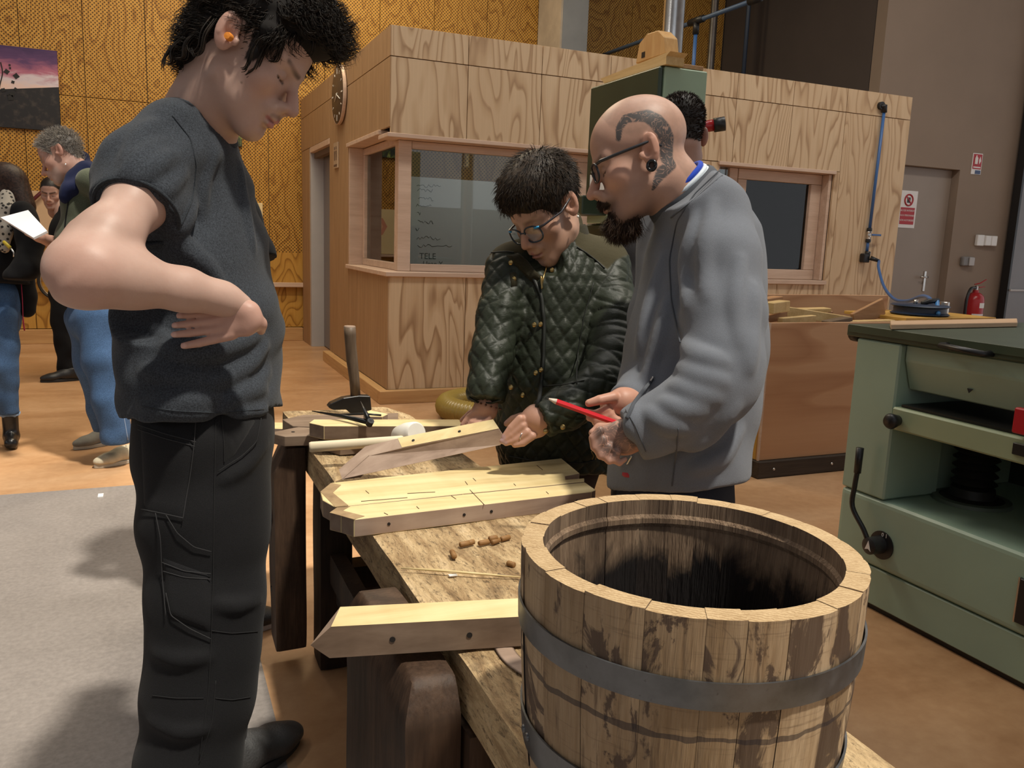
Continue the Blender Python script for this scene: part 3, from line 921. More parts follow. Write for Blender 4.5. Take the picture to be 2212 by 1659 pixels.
offc = [  # centre, long dir, half sizes, kind
    ((3.18, 3.66, .94), (.9, .3, .05), (.085, .035, .03), 0), ((3.20, 3.72, .875), (.95, .2, .15), (.11, .03, .02), 1), ((3.30, 3.62, .86), (1, .08, .05), (.13, .02, .03), 0),
    ((3.52, 3.80, .885), (.93, -.3, -.12), (.27, .035, .028), 0), ((3.36, 4.02, .90), (.3, .4, .9), (.07, .04, .03), 2), ((3.58, 3.605, .856), (.98, .15, .10), (.10, .03, .022), 2),
    ((3.82, 3.60, .855), (.98, -.1, .03), (.16, .03, .014), 0), ((3.50, 4.22, .91), (.97, .1, .1), (.20, .04, .03), 1), ((3.66, 4.0, .89), (.95, -.3, .05), (.18, .05, .012), 0),
    ((3.93, 3.72, .895), (.93, .05, .35), (.13, .012, .05), 1), ((3.17, 4.08, .90), (.2, .9, .1), (.14, .04, .03), 2), ((3.82, 4.05, .85), (.9, .35, .05), (.17, .05, .02), 1)]
for (c, d, h, kk), sp in zip(offc, spots):
    d = nrm(d)
    yv = nrm(np.cross((0, 0, 1), d))
    o = obox('wood_offcut', np.array(c), d, yv, np.cross(d, yv), h, kinds[kk][1], None, 0.003)
    props(o, kinds[kk][0] + ' ' + sp, 'offcut', 'wood offcuts in the crate')
rb = box('support_board', (4.02, 3.52, 0.869), (4.78, 4.0, 0.889), M_CRS, bev=0.002)
props(rb, 'plywood board laid across the crate under the hose reel', 'board')
re = thing('hose_reel', 'dark blue hose reel lying on the crate behind the planer', 'hose reel', (4.33, 3.70, 0.891))
rc = np.array([4.33, 3.70, 0.891])
M_NAVY = m_plain('navy_reel', (0.015, 0.03, 0.065), 0.45)
lathe('reel_body', [(0.16, 0), (0.17, .008), (0.15, .018), (.15, .045), (.17, .055), (.16, .063), (.05, .066), (0, .066)], rc, (0, 0, 1), M_NAVY, re, 28)
tube('reel_handle', [rc + (-.02, -.03, .07), rc + (.02, -.04, .085), rc + (.09, -.05, .09)], .016, M_BLACK, re, 8)
tube('hose_coupling', [rc + (-.03, .01, .066), rc + (-.03, .01, .09)], .012, M_CHROME, re, 8)
tube('hose_tail', bez([rc + (.08, -.05, .09), rc + (.04, -.09, .05), rc + (-.03, -.16, .02)], 6), .013, m_plain('light_blue_hose', (0.06, 0.22, 0.5), 0.4), re, 8)
tin = lathe('tin_can', [(0, 0), (0.03, 0), (0.03, .075), (0.026, .078), (0.026, .07), (0, .07)], (4.56, 3.72, 0.891), (0, 0, 1), M_CHROME, None, 16)
props(tin, 'small metal tin beside the hose reel', 'tin')

# ------------------------------------------------------------------ thickness planer at the right
pn = thing('thickness_planer', 'pale green thickness planer machine at the right edge', 'planer', (2.8, 1.6, 0))
M_PG = m_plain('planer_green', (0.30, 0.415, 0.325), 0.40, 0, 0.06, 3)
M_PGD = m_plain('planer_dark_green', (0.045, 0.065, 0.038), 0.45, 0, 0.15, 6)
PX, YA, YB, XE = 2.3, 2.215, 0.75, 3.30
box('floor_strip', (PX + .02, YB, 0.0), (XE, YA - .01, .02), M_BLACK, pn)
box('base_skirt', (PX + .006, YB, .021), (XE, YA - .002, .158), M_PG, pn, 0.004)
box('base_body', (PX, YB, .162), (XE, YA, .405), M_PG, pn, 0.02, seg=3)
box('column', (PX, 2.022, .408), (2.56, YA, .953), M_PG, pn, 0.006)
box('column', (PX, YB, .408), (2.56, 0.95, .953), M_PG, pn, 0.006)
box('rear_wall', (2.98, 0.952, .408), (3.02, YA - .01, .70), m_plain('planer_inside', (0.03, 0.04, 0.03), 0.7), pn)
box('end_wall', (2.562, 2.05, .408), (2.978, YA - .004, .953), M_PG, pn, 0.004)
tb = box('thickness_table', (PX - .012, 0.956, .665), (2.95, 2.019, .742), m_plain('planer_bar', (0.31, 0.375, 0.235), 0.45, 0, .06, 4), pn, 0.006)
box('table_bed', (PX + .01, 0.98, .743), (2.93, 2.0, .752), m_plain('table_bed', (0.02, 0.02, 0.018), 0.4, 0.3), pn)
hd = prism('hood', [(PX + .055, 2.018, .80), (PX + .02, 2.018, .90), (PX + .02, 2.018, .953), (2.95, 2.018, .953), (2.95, 2.018, .80)], (0, -1.06, 0), M_PG, pn, 0.004)
box('top_table', (PX - .004, YB, .956), (XE + .25, 2.262, .998), M_PGD, pn, 0.004)
box('lip_edge', (PX - .008, YB, .972), (PX - .0045, 2.25, .997), M_PGD, pn)
hb = [(PX - .004, 1.84, .975), (PX - .038, 1.84, .975), (PX - .040, 1.69, .968), (PX - .004, 1.69, .968)]
tube('grab_handle', hb, .012, M_BLACK, pn, 8, flat=.8)
tube('clamp_knob', [(PX - .012, 1.99, .70), (PX - .05, 1.985, .70), (PX - .062, 1.984, .70)], [.018, .027, .020], M_BLACK, pn, 18)
for yc in (1.93, 1.52):
    prof = [(0.10, 0), (0.10, .012), (.075, .02), (.07, .05)]
    for k in range(7):
        zz = .055 + k * .029
        prof += [(.055, zz), (.075, zz + .013)]
    prof += [(.055, .258), (.05, .258)]
    bl = lathe('screw_bellows', prof, (2.62, yc, .406), (0, 0, 1), M_RUBBER, pn, 28)
    lathe('bellows_foot', [(0.13, 0), (0.125, .012), (.104, .014), (.104, 0)], (2.62, yc, .4055), (0, 0, 1), m_plain('foot_grey', (.10, .13, .10), .5), pn, 24)
tube('feed_lever', bez([(PX - .045, 2.02, .255), (PX - .05, 2.045, .30), (PX - .05, 2.105, .365), (PX - .05, 2.105, .44), (PX - .05, 2.10, .50)], 5), .009, M_BLACK, pn, 8)
tube('lever_grip', [(PX - .05, 2.10, .49), (PX - .05, 2.10, .58)], [.0125, .0135], M_BLACK, pn, 12)
lathe('dial_plate', [(0.050, 0), (0.050, .004), (0, .004)], (PX, 2.005, .252), (-1, 0, 0), M_BLACK, pn, 28)
lathe('dial_hub', [(0.032, 0), (0.030, .05), (.026, .053), (0, .053)], (PX - .004, 2.012, .252), (-1, 0, 0), m_plain('worn_hub', (.04, .04, .042), .35, .4, .3, 30), pn, 20)
prism('arrow_mark', [(PX - .0575, 2.012, .272), (PX - .0575, 1.998, .236), (PX - .0575, 2.010, .243), (PX - .0575, 2.024, .238)], (-.001, 0, 0), M_PAPERW, pn)
text('dial_marks', '0 1', (PX - .0045, 1.995, .290), (0, -1, 0), (0, 0, 1), .02, M_PAPERW, pn)
box('control_panel', (PX - .012, 1.20, .20), (PX - .001, 1.50, .335), M_BLACK, pn, .002)
box('panel_rim', (PX - .010, 1.501, .198), (PX - .001, 1.506, .337), M_CHROME, pn)
box('stop_switch', (PX - .035, 1.52, .755), (PX - .013, 1.575, .83), m_plain('switch_red', (.45, .012, .02), .4), pn, .004)
box('bracket', (PX - .02, 1.53, .69), (PX - .0125, 1.575, .725), M_BLACK, pn, .002)
prism('arrow_mark', [(PX + .034, 1.775, .832), (PX + .0375, 1.785, .845), (PX + .0375, 1.765, .845)], (-.003, 0, 0), M_BLACK, pn)
tube('rear_knob', [(2.33, 2.225, .965), (2.33, 2.26, .965)], .03, M_BLACK, pn, 12)
sk = prism('wood_batten', [pz(1924, 712, .9995), pz(1922, 703, .9995), pz(2196, 697, .9995), pz(2197, 706, .9995)], (0, 0, .017), m_wood('batten_pine', (.52, .32, .18), (.62, .42, .26), (.7, .5, .33), 0, (20, 1.2)), bev=.002)
props(sk, 'pinkish pine batten lying on the planer table', 'batten')

# ------------------------------------------------------------------ yellow corrugated hose on the floor
M_HOSE = m_plain('yellow_hose', (0.34, 0.235, 0.055), 0.3)
hc = np.array([2.22, 5.35, 0.085])
hpts, hr = [], []
for k in range(150):
    t = math.pi * 0.55 + k / 149 * math.pi * 1.25
    hpts.append(hc + np.array([.36 * math.cos(t), .33 * math.sin(t), 0.0]))
for k in range(70):
    hpts.append(hpts[149] + (hpts[149] - hpts[148]) * (k + 1))
ch = tube('corrugated_hose', hpts, [0.074 + 0.010 * (1 if k % 3 == 0 else -.3) for k in range(len(hpts))], M_HOSE, None, 14)
props(ch, 'yellow corrugated extraction hose coiled on the floor by the booth', 'hose')


# ------------------------------------------------------------------ old workbench
def hsh(x, y, z, s=1.0):
    """cheap smooth pseudo-noise in [-1, 1]"""
    return (np.sin(x * 13.1 * s + 1.7 * np.sin(y * 9.3 * s + 2.1)) + np.sin(y * 15.7 * s + 1.3 * np.sin(z * 11.9 * s + .4)) + np.sin(z * 17.3 * s + 1.9 * np.sin(x * 8.1 * s + 1.1))) / 3


def rough_box(name, lo, hi, n, mat, parent=None, amp=0.004, bev=0.008, s=1.0, cut=None, smooth=True):
    """subdivided block with worn, uneven edges"""
    lo, hi = np.array(lo, float), np.array(hi, float)
    V, F, idx = [], [], {}
    def vid(i, j, k):
        key = (i, j, k)
        if key not in idx:
            t = np.array([i / n[0], j / n[1], k / n[2]])
            idx[key] = len(V)
            V.append(lo + (hi - lo) * t)
        return idx[key]
    for a in range(3):
        b, c = (a + 1) % 3, (a + 2) % 3
        for side in (0, n[a]):
            for p in range(n[b]):
                for q in range(n[c]):
                    def mk(pp, qq):
                        t = [0, 0, 0]
                        t[a], t[b], t[c] = side, pp, qq
                        return vid(*t)
                    f = [mk(p, q), mk(p + 1, q), mk(p + 1, q + 1), mk(p, q + 1)]
                    F.append(f if side else f[::-1])
    V = np.array(V)
    # round off the edges, then jitter
    inner = np.clip(V, lo + bev, hi - bev)
    d = V - inner
    L = np.linalg.norm(d, axis=1)
    k = L > bev
    V[k] = inner[k] + d[k] / L[k][:, None] * bev
    nn = np.stack([hsh(V[:, 0], V[:, 1], V[:, 2], s * 1.0), hsh(V[:, 1] + 3, V[:, 2], V[:, 0], s), hsh(V[:, 2] + 5, V[:, 0], V[:, 1], s)], 1)
    V = V + nn * amp
    if cut:
        V = cut(V)
    o = mesh(name, V, F, mat, parent, smooth)
    if smooth:
        autosmooth(o, 50)
    return o


def m_bench():
    g = G('bench_top_wood', 0.7, 0, 0.25)
    p = g.pos()
    a = g.noise(g.mapv(p, (26, 4.5, 26)), 1.0, 6, 0.7, 0.6)
    b = g.noise(p, 9, 6, 0.7, 0.3)
    f = g.noise(g.mapv(p, (150, 45, 150), rot=(0, 0, .5)), 1.0, 4, 0.75, .5)
    c = g.ramp(a, [(0.25, (0.13, 0.08, 0.04)), (0.40, (0.34, 0.225, 0.115)), (0.55, (0.54, 0.39, 0.215)), (0.72, (0.68, 0.52, 0.32))])
    c = g.mix(g.ramp(b, [(0.55, (0, 0, 0)), (0.70, (0.65, 0.65, 0.65))]), c, (0.06, 0.042, 0.03))
    c = g.mix(g.ramp(f, [(0.54, (0, 0, 0)), (0.66, (0.75, 0.75, 0.75))]), c, (0.055, 0.035, 0.02))
    g.bump(g.math('ADD', a, g.math('MULTIPLY', f, 0.8)), 0.9, 0.008)
    return g.col(c)


M_BTOP = m_bench()
M_BLEG = m_wood('bench_leg_wood', (0.012, 0.007, 0.005), (0.028, 0.016, 0.010), (0.055, 0.034, 0.021), 2, (24, 2.0), 0.65, 0.35, False, 0.5, (0.018, 0.012, 0.009), 8)
M_BJAW = m_wood('bench_jaw_wood', (0.022, 0.012, 0.007), (0.055, 0.030, 0.018), (0.115, 0.068, 0.042), 2, (24, 2.5), 0.6, 0.35, False, 0.55, (0.03, 0.02, 0.015), 9)
M_IRON = m_plain('black_iron', (0.018, 0.018, 0.019), 0.35, 0.6, 0.2, 30)
BZ = 0.66
bn = thing('workbench', 'old scarred wooden workbench under staves and half barrel', 'workbench', (0.58, 1.6, 0))


def far_end(V):
    k = V[:, 1] > 2.6
    V = V.copy()
    t = np.clip((V[:, 1] - 2.62) / 0.2, 0, 1)
    V[k, 0] -= (np.clip(V[k, 0] - .62, 0, 1) / .16) * t[k] * .05
    return V


rough_box('bench_top', (.382, .30, .575), (.78, 2.80, BZ), (14, 90, 4), M_BTOP, bn, .003, .008, 1.3, far_end)
for (a, b) in (((.405, 2.24, 0), (.50, 2.36, .573)), ((.665, 2.24, 0), (.76, 2.36, .573)), ((.405, .62, 0), (.50, .74, .573)), ((.665, .62, 0), (.76, .74, .573))):
    rough_box('leg', a, b, (3, 3, 14), M_BLEG, bn, .002, .008)
rough_box('stretcher', (.43, .745, .27), (.475, 2.235, .36), (2, 20, 3), M_BLEG, bn, .002, .006)
rough_box('stretcher', (.69, .745, .27), (.735, 2.235, .36), (2, 20, 3), M_BLEG, bn, .002, .006)
rough_box('cross_rail', (.502, 2.26, .22), (.663, 2.34, .30), (5, 2, 3), M_BLEG, bn, .002, .006)
rough_box('lower_shelf', (.44, .80, .222), (.73, 2.2, .262), (4, 20, 2), M_BLEG, bn, .003, .006)


def chamfer_top(V):
    V = V.copy()
    t = np.clip((V[:, 2] - .585) / .075, 0, 1)
    V[:, 0] += np.clip((.33 - V[:, 0]) / .045, 0, 1) * t * .035
    return V


rough_box('vise_jaw', (.285, 2.28, .06), (.376, 2.40, .662), (8, 8, 40), M_BJAW, bn, .003, .007, 1.0, chamfer_top)
sc_ = py(592, 1117, 2.345)
tube('vise_screw', [(sc_[0] - .02, 2.345, sc_[2]), (.29, 2.345, sc_[2])], [.019, .019], M_IRON, bn, 14)
tube('vise_screw_head', [(sc_[0] - .022, 2.345, sc_[2]), (sc_[0] + .016, 2.345, sc_[2])], .024, M_IRON, bn, 14)
tube('vise_bar', [(sc_[0] - .004, 2.345, sc_[2] + .045), (sc_[0], 2.345, sc_[2] - .215)], .0085, M_IRON, bn, 10)
lathe('bar_knob', [(0.0, -.012), (.012, -.006), (.012, .006), (0, .012)], (sc_[0] - .004, 2.345, sc_[2] + .045), (0, 0, 1), M_IRON, bn, 12)
lathe('bar_knob', [(0.0, -.012), (.012, -.006), (.012, .006), (0, .012)], (sc_[0], 2.345, sc_[2] - .215), (0, 0, 1), M_IRON, bn, 12)


def chamfer_near(V):
    V = V.copy()
    t = np.clip((V[:, 2] - .60) / .055, 0, 1)
    V[:, 1] += np.clip((1.04 - V[:, 1]) / .06, 0, 1) * t * .035 - np.clip((V[:, 1] - 1.30) / .06, 0, 1) * t * .035
    V[:, 0] += np.clip((.335 - V[:, 0]) / .045, 0, 1) * t * .020
    return V


rough_box('vise_jaw', (.290, .985, .03), (.374, 1.36, .650), (8, 14, 40), M_BJAW, bn, .003, .006, 1.0, chamfer_near)
rough_box('leg', (.378, .97, 0), (.42, 1.09, .573), (3, 3, 14), M_BJAW, bn, .002, .006)
tube('vise_screw', [(.25, 1.2, .22), (.31, 1.2, .22)], .02, M_IRON, bn, 12)
rough_box('foot_block', (.20, 1.02, .0), (.300, 1.30, .055), (4, 8, 3), M_BLEG, bn, .002, .006)

# ------------------------------------------------------------------ barrel half on the bench
BC = np.array([.535, .72])


def m_barrel(name, inside):
    g = G(name, 0.62 if not inside else 0.8, 0, 0.3)
    p = g.pos()
    rn = g.n('ObjectInfo', out=5)
    z = g.n('SeparateXYZ', {0: p}, 2)
    v = rnd_off(g, g.mapv(p, (30, 30, 3.0)), 5)
    a = g.noise(v, 1.0, 5, 0.65, 0.3)
    fi = g.noise(g.mapv(p, (260, 260, 12)), 1.0, 3, 0.6)
    bl = g.noise(rnd_off(g, g.mapv(p, (15, 15, 8)), 9), 1.0, 7, 0.66, 0.9)
    if inside:
        c = g.ramp(a, [(0.25, (0.08, 0.05, 0.032)), (0.5, (0.25, 0.165, 0.105)), (0.72, (0.46, 0.33, 0.22))])
        c = g.mix(0.35, c, g.ramp(fi, [(0.3, (0.05, 0.03, 0.02)), (0.7, (0.36, 0.25, 0.16))]))
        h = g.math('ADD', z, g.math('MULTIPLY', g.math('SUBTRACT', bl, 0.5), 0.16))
        c = g.mix(g.ramp(h, [(0.835, (1, 1, 1)), (0.868, (0, 0, 0))]), c, (0.008, 0.007, 0.008))  # black lower down: charring, plus the inner darkness put into the colour
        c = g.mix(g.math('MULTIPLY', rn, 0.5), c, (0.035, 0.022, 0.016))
        g.bump(g.math('ADD', a, fi), 0.7, 0.006)
    else:
        c = g.ramp(a, [(0.22, (0.20, 0.12, 0.065)), (0.42, (0.42, 0.285, 0.165)), (0.66, (0.66, 0.50, 0.33))])
        c = g.mix(0.35, c, g.ramp(fi, [(0.3, (0.16, 0.095, 0.045)), (0.7, (0.58, 0.44, 0.28))]))
        c = g.mix(g.math('MULTIPLY', rn, 0.6), c, (0.17, 0.105, 0.05))
        c = g.mix(g.ramp(bl, [(0.52, (0, 0, 0)), (0.555, (0.88, 0.88, 0.88))]), c, (0.075, 0.048, 0.036))
        w = g.math('ADD', z, g.math('MULTIPLY', g.math('SUBTRACT', g.noise(p, 18, 3), 0.5), 0.02))
        st_ = g.noise(rnd_off(g, g.mapv(p, (90, 90, 7)), 4), 1.0, 4, .7)
        c = g.mix(g.ramp(st_, [(.55, (0, 0, 0)), (.68, (.7, .7, .7))]), c, (.09, .055, .035))
        hs_ = g.noise(g.mapv(p, (12, 12, 260)), 1.0, 3, .7)
        c = g.mix(g.ramp(hs_, [(.58, (0, 0, 0)), (.72, (.45, .45, .45))]), c, (.12, .075, .045))
        line = g.math('LESS_THAN', g.math('ABSOLUTE', g.math('SUBTRACT', w, 0.806)), g.math('MULTIPLY', g.noise(p, 14, 3), .0055))
        c = g.mix(g.math('MULTIPLY', line, 0.7), c, (0.03, 0.024, 0.03))
        g.bump(g.math('ADD', a, fi), 0.35, 0.004)
    return g.col(c)


def m_endgrain():
    g = G('barrel_end_grain', 0.75, 0, 0.2)
    p = g.pos()
    a = g.noise(rnd_off(g, p, 3), 30, 4, 0.7)
    w = g.n('TexWave', {'Vector': rnd_off(g, p, 3), 'Scale': 95, 'Distortion': 6, 'Detail': 3, 'Detail Scale': 2}, 1, bands_direction='DIAGONAL')
    c = g.ramp(a, [(0.3, (0.36, 0.24, 0.12)), (0.7, (0.56, 0.41, 0.235))])
    c = g.mix(0.35, c, g.ramp(w, [(0.2, (0.27, 0.165, 0.08)), (0.8, (0.60, 0.45, 0.27))]))
    g.bump(w, 0.25, 0.003)
    return g.col(c)


M_BOUT, M_BIN, M_BEND = m_barrel('barrel_outside', False), m_barrel('barrel_inside', True), m_endgrain()
BT, BB = .925, .664


def rout(z):
    t = (BT - z) / (BT - BB)
    return .1855 - .002 * t - .0135 * t * t


ba = thing('half_barrel', 'oak half barrel with two steel hoops standing on the bench', 'barrel', (BC[0], BC[1], BB))
random.seed(21)
ws_ = [random.uniform(.7, 1.3) for _ in range(23)]
tot = sum(ws_)
a_ = -1.9
for w in ws_:
    a0, a1 = a_, a_ + 2 * math.pi * w / tot
    a_ = a1
    gap = .0009
    dt = random.uniform(-.0012, .0012)
    dr = random.uniform(-.0008, .0008)
    V, F, mi = [], [], []
    zs = [BT + dt, .906, .9015, .895, .889, .86, .82, .78, .74, .70, BB]
    na = 5
    th = [.024, .024, .0275, .0275, .024, .025, .025, .025, .025, .025, .025]
    for zz, tk in zip(zs, th):
        for i in range(na + 1):
            a = a0 + gap + (a1 - a0 - 2 * gap) * i / na
            edge = .0012 if i in (0, na) else 0
            for r in (rout(zz) - edge + dr, rout(zz) - tk + dr):
                V.append((BC[0] + r * math.cos(a), BC[1] + r * math.sin(a), zz))
    W = 2 * (na + 1)
    nz = len(zs)
    for k in range(nz - 1):
        for i in range(na):
            b0 = k * W + 2 * i
            b1 = b0 + W
            F.append((b0, b1, b1 + 2, b0 + 2)); mi.append(0)
            F.append((b0 + 1, b0 + 3, b1 + 3, b1 + 1)); mi.append(1)
        for i in (0, na):
            b0 = k * W + 2 * i
            F.append((b0, b0 + 1, b0 + W + 1, b0 + W) if i == 0 else (b0, b0 + W, b0 + W + 1, b0 + 1)); mi.append(1)
    for i in range(na):
        F.append((2 * i, 2 * i + 2, 2 * i + 3, 2 * i + 1)); mi.append(2)
        b0 = (nz - 1) * W + 2 * i
        F.append((b0, b0 + 1, b0 + 3, b0 + 2)); mi.append(1)
    o = mesh('stave', V, F, M_BOUT, ba)
    o.data.materials.append(M_BIN)
    o.data.materials.append(M_BEND)
    o.data.polygons.foreach_set('material_index', mi)


def m_hoop():
    g = G('galvanised_hoop', 0.42, 0.85, 0.5)
    p = g.pos()
    a = g.noise(p, 22, 5, 0.6)
    b = g.noise(p, 160, 3, 0.6)
    g.set(g.b, {'Roughness': g.ramp(a, [(0.3, (0.32,) * 3), (0.7, (0.55,) * 3)])})
    c = g.ramp(a, [(0.3, (0.11, 0.115, 0.122)), (0.7, (0.21, 0.217, 0.23))])
    return g.col(g.mix(g.ramp(b, [(0.66, (0, 0, 0)), (0.75, (0.6, 0.6, 0.6))]), c, (0.07, 0.06, 0.055)))


M_HOOP = m_hoop()
for z0, z1 in ((.838, .866), (.698, .738)):
    prof = [(rout(z0) + .0012, z0), (rout(z0) + .0035, z0), (rout(z1) + .0035, z1), (rout(z1) + .0012, z1)]
    h = lathe('hoop', prof, (BC[0], BC[1], 0), (0, 0, 1), M_HOOP, ba, 96, True)
    for k in range(2):
        a = 2.92 + k * .09
        zz = (z0 + z1) / 2
        r = rout(zz) + .0036
        if z0 > .8:
            a = 1.3 + k * .09
        d = np.array([math.cos(a), math.sin(a), 0])
        lathe('rivet', [(0.005, 0), (0.0042, .002), (0, .003)], np.array([BC[0], BC[1], zz]) + d * r, d, M_HOOP, h, 10)
lathe('bottom_head', [(0, 0), (.142, 0), (.142, .02), (0, .02)], (BC[0], BC[1], BB + .012), (0, 0, 1), m_plain('charred_head', (.01, .009, .009), .9), ba, 40)

# ------------------------------------------------------------------ staves and boards
def m_stave(name, a, b, c, along=0, rough=.6, bump=.12):
    g = G(name, rough, 0, 0.3)
    p = g.pos()
    s = [22, 22, 22]
    s[along] = 2.2
    v = rnd_off(g, g.mapv(p, tuple(s)))
    n = g.noise(v, 1.0, 5, 0.62, 0.35)
    fig = g.noise(g.mapv(p, (26, 5, 5)), 1.0, 2, 0.5)
    k = g.ramp(n, [(0.28, a), (0.5, b), (0.72, c)])
    k = g.mix(0.14, k, g.ramp(fig, [(0.35, a), (0.65, c)]))
    g.bump(n, bump, 0.003)
    return g.col(k)


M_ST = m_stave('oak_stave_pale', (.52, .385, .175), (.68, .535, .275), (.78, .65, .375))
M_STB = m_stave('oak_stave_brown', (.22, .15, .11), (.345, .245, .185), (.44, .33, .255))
M_STG = m_stave('oak_stave_grey', (.115, .075, .05), (.19, .13, .09), (.27, .195, .14))
M_STE = m_stave('oak_stave_end', (.17, .105, .055), (.30, .20, .105), (.42, .30, .16), 2)
M_HOLE = m_plain('peg_hole', (.012, .008, .006), .9)


def stave(name, label, top, z, th, mtop, mside, cat='stave', group=None, end_drop=None):
    """top outline (pixels on the height z or 3-D points) swept down; top pale, sides brown"""
    P = [pz(p[0], p[1], z) if len(p) == 2 else np.array(p) for p in top]
    n = len(P)
    V = [p for p in P] + [p - np.array([0, 0, th]) for p in P]
    F = [tuple(range(n))[::-1] if False else tuple(range(n)), tuple(range(2 * n - 1, n - 1, -1))]
    mi = [0, 1]
    for i in range(n):
        j = (i + 1) % n
        F.append((i, n + i, n + j, j))
        mi.append(1)
    o = mesh(name, V, F, mtop)
    o.data.materials.append(mside)
    o.data.polygons.foreach_set('material_index', mi)
    bm = bmesh.new()
    bm.from_mesh(o.data)
    bmesh.ops.recalc_face_normals(bm, faces=list(bm.faces))
    bmesh.ops.bevel(bm, geom=[e for e in bm.edges], offset=.0012, segments=1, affect='EDGES')
    bm.to_mesh(o.data)
    bm.free()
    return props(o, label, cat, group)


def peg_hole(par, c, d, r=.0034):
    return lathe('peg_hole', [(r, 0), (r, .0006), (0, .0006)], c, d, M_HOLE, par, 12)


GRP = 'oak boards on the workbench'
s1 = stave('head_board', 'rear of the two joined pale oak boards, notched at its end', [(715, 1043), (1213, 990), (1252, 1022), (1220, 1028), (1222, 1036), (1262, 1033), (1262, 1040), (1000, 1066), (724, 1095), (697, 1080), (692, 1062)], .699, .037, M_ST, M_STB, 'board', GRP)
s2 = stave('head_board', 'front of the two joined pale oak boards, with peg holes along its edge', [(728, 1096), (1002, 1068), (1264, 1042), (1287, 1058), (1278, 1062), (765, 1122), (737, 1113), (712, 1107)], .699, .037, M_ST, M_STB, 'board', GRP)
e0, e1 = pz(765, 1122, .699), pz(1278, 1062, .699)
dn_ = nrm(np.cross(e1 - e0, (0, 0, 1)))
for t in (.13, .43, .545, .93):
    peg_hole(s2, e0 + (e1 - e0) * t + dn_ * .0004 + np.array([0, 0, -.018]), dn_)
# dark bevelled ends of the two boards
for par, a, b, c in ((s1, (715, 1043), (692, 1062), (724, 1095)), (s2, (728, 1096), (712, 1107), (765, 1122))):
    A, B, C_ = [pz(q[0], q[1], .6995) for q in (a, b, c)]
    ctr = pz(905, 1078, .6995)
    inn = [x + nrm(ctr - x) * .028 for x in (C_, B, A)]
    mesh('bevelled_end', [A, B, C_] + inn, [(0, 1, 4, 5), (1, 2, 3, 4)], M_STE, par)

# beam-like stave: pale top, grey front with slanted tip
A = pz(735, 1311, .712); B = pz(1250, 1286, .712)
ax = nrm(B - A); ay = nrm(np.cross((0, 0, 1), ax))
t3 = thing('barrel_stave', 'narrow oak stave with two peg holes lying in front of the barrel', 'stave', (A + B) / 2 - np.array([0, 0, .05]), GRP)
Q = [A, A + ax * .62, A + ax * .62 - ay * .062, A - ay * .062 + ax * -.012]
Q2 = [Q[0] + (0, 0, -.03) - ax * .02, Q[1] + (0, 0, -.045), Q[2] + (0, 0, -.045), Q[3] + (0, 0, -.026) - ax * .028]
Q3 = [Q[3] + (0, 0, -.047) - ax * .002, Q[0] + (0, 0, -.047)]
V = Q + Q2 + Q3
F3 = [(0, 3, 2, 1), (3, 7, 8, 6, 2), (0, 1, 5, 9, 4), (1, 2, 6, 5), (5, 6, 8, 9), (0, 4, 7, 3), (4, 9, 8, 7)]
o = mesh('stave_body', V, F3, M_ST, t3)
o.data.materials.append(M_STB); o.data.materials.append(M_STG)
o.data.polygons.foreach_set('material_index', [0, 2, 1, 1, 1, 1, 1])
for d_ in (.085, .195):
    peg_hole(t3, Q[3] + ax * d_ + np.array([0, 0, -.024]) - ay * .0005, -ay, .0042)

# the stave held by the woman
hT = [pd(818, 962, 2.03), pd(1092, 906, 1.99)]
hB = [pd(738, 1036, 1.965), pd(1082, 962, 1.985)]
s4 = thing('barrel_stave', 'oak stave held on edge by the woman in the quilted jacket', 'stave', hB[0], GRP)
fr = [hB[0], hB[1], pd(1089, 942, 1.985), pd(1078, 926, 1.985), pd(868, 967, 2.0), pd(797, 984, 2.01)]
thv = np.array([0.0, .040, .014])
o = prism('stave_body', fr, thv, M_STB, s4, .0015)
bmv = [fr[3] + np.array([0, -.0003, .0006]), fr[4] + np.array([0, -.0003, .0006])]
mesh('pale_edge', [bmv[0], bmv[1], bmv[1] + thv, bmv[0] + thv], [(0, 1, 2, 3)], M_ST, s4)
mesh('bark_end', [fr[0] + (-.0008, -.001, 0), fr[5] + (-.0008, -.001, .0006), fr[5] + (.03, -.0012, -.004), fr[0] + (.045, -.0012, .002)], [(0, 1, 2, 3)], M_STG, s4)
up_ = nrm(np.cross(thv, bmv[0] - bmv[1]))
up_ = up_ if up_[2] > 0 else -up_
for t in (.14, .62):
    peg_hole(s4, bmv[1] + (bmv[0] - bmv[1]) * t + thv * .45 + up_ * .0006, up_, .0038)

# pile of staves at the far end
s5 = stave('barrel_stave', 'grey-brown pointed stave at the back of the pile under the dividers', [(610, 906), (655, 896), (860, 892), (860, 908), (690, 922), (632, 920)], .704, .03, M_STG, M_STG, 'stave', GRP)
s6 = stave('barrel_stave', 'dark grey pointed stave at the left of the pile, overhanging', [(580, 935), (645, 922), (760, 930), (700, 940), (615, 943)], .702, .028, M_STG, M_STG, 'stave', GRP)
peg_hole(s6, pz(633, 933, .7025), (0, 0, 1), .005)
s7 = stave('barrel_stave', 'pale stave end poking out left of the pile', [(577, 918), (582, 912), (625, 913), (700, 918), (700, 930), (585, 925)], .672, .011, M_ST, M_STB, 'stave', GRP)
s8 = stave('barrel_stave', 'long pale-topped stave across the bench under the woman\'s right hand', [(668, 913), (678, 906), (990, 906), (1010, 912), (1000, 920), (700, 920)], .744, .038, M_ST, M_STG, 'stave', GRP)
s9 = stave('barrel_stave', 'brown pointed stave with a splinter beside the mallet handle', [(680, 948), (702, 935), (880, 935), (960, 938), (950, 950), (880, 952), (735, 962)], .690, .028, M_STG, M_STG, 'stave', GRP)
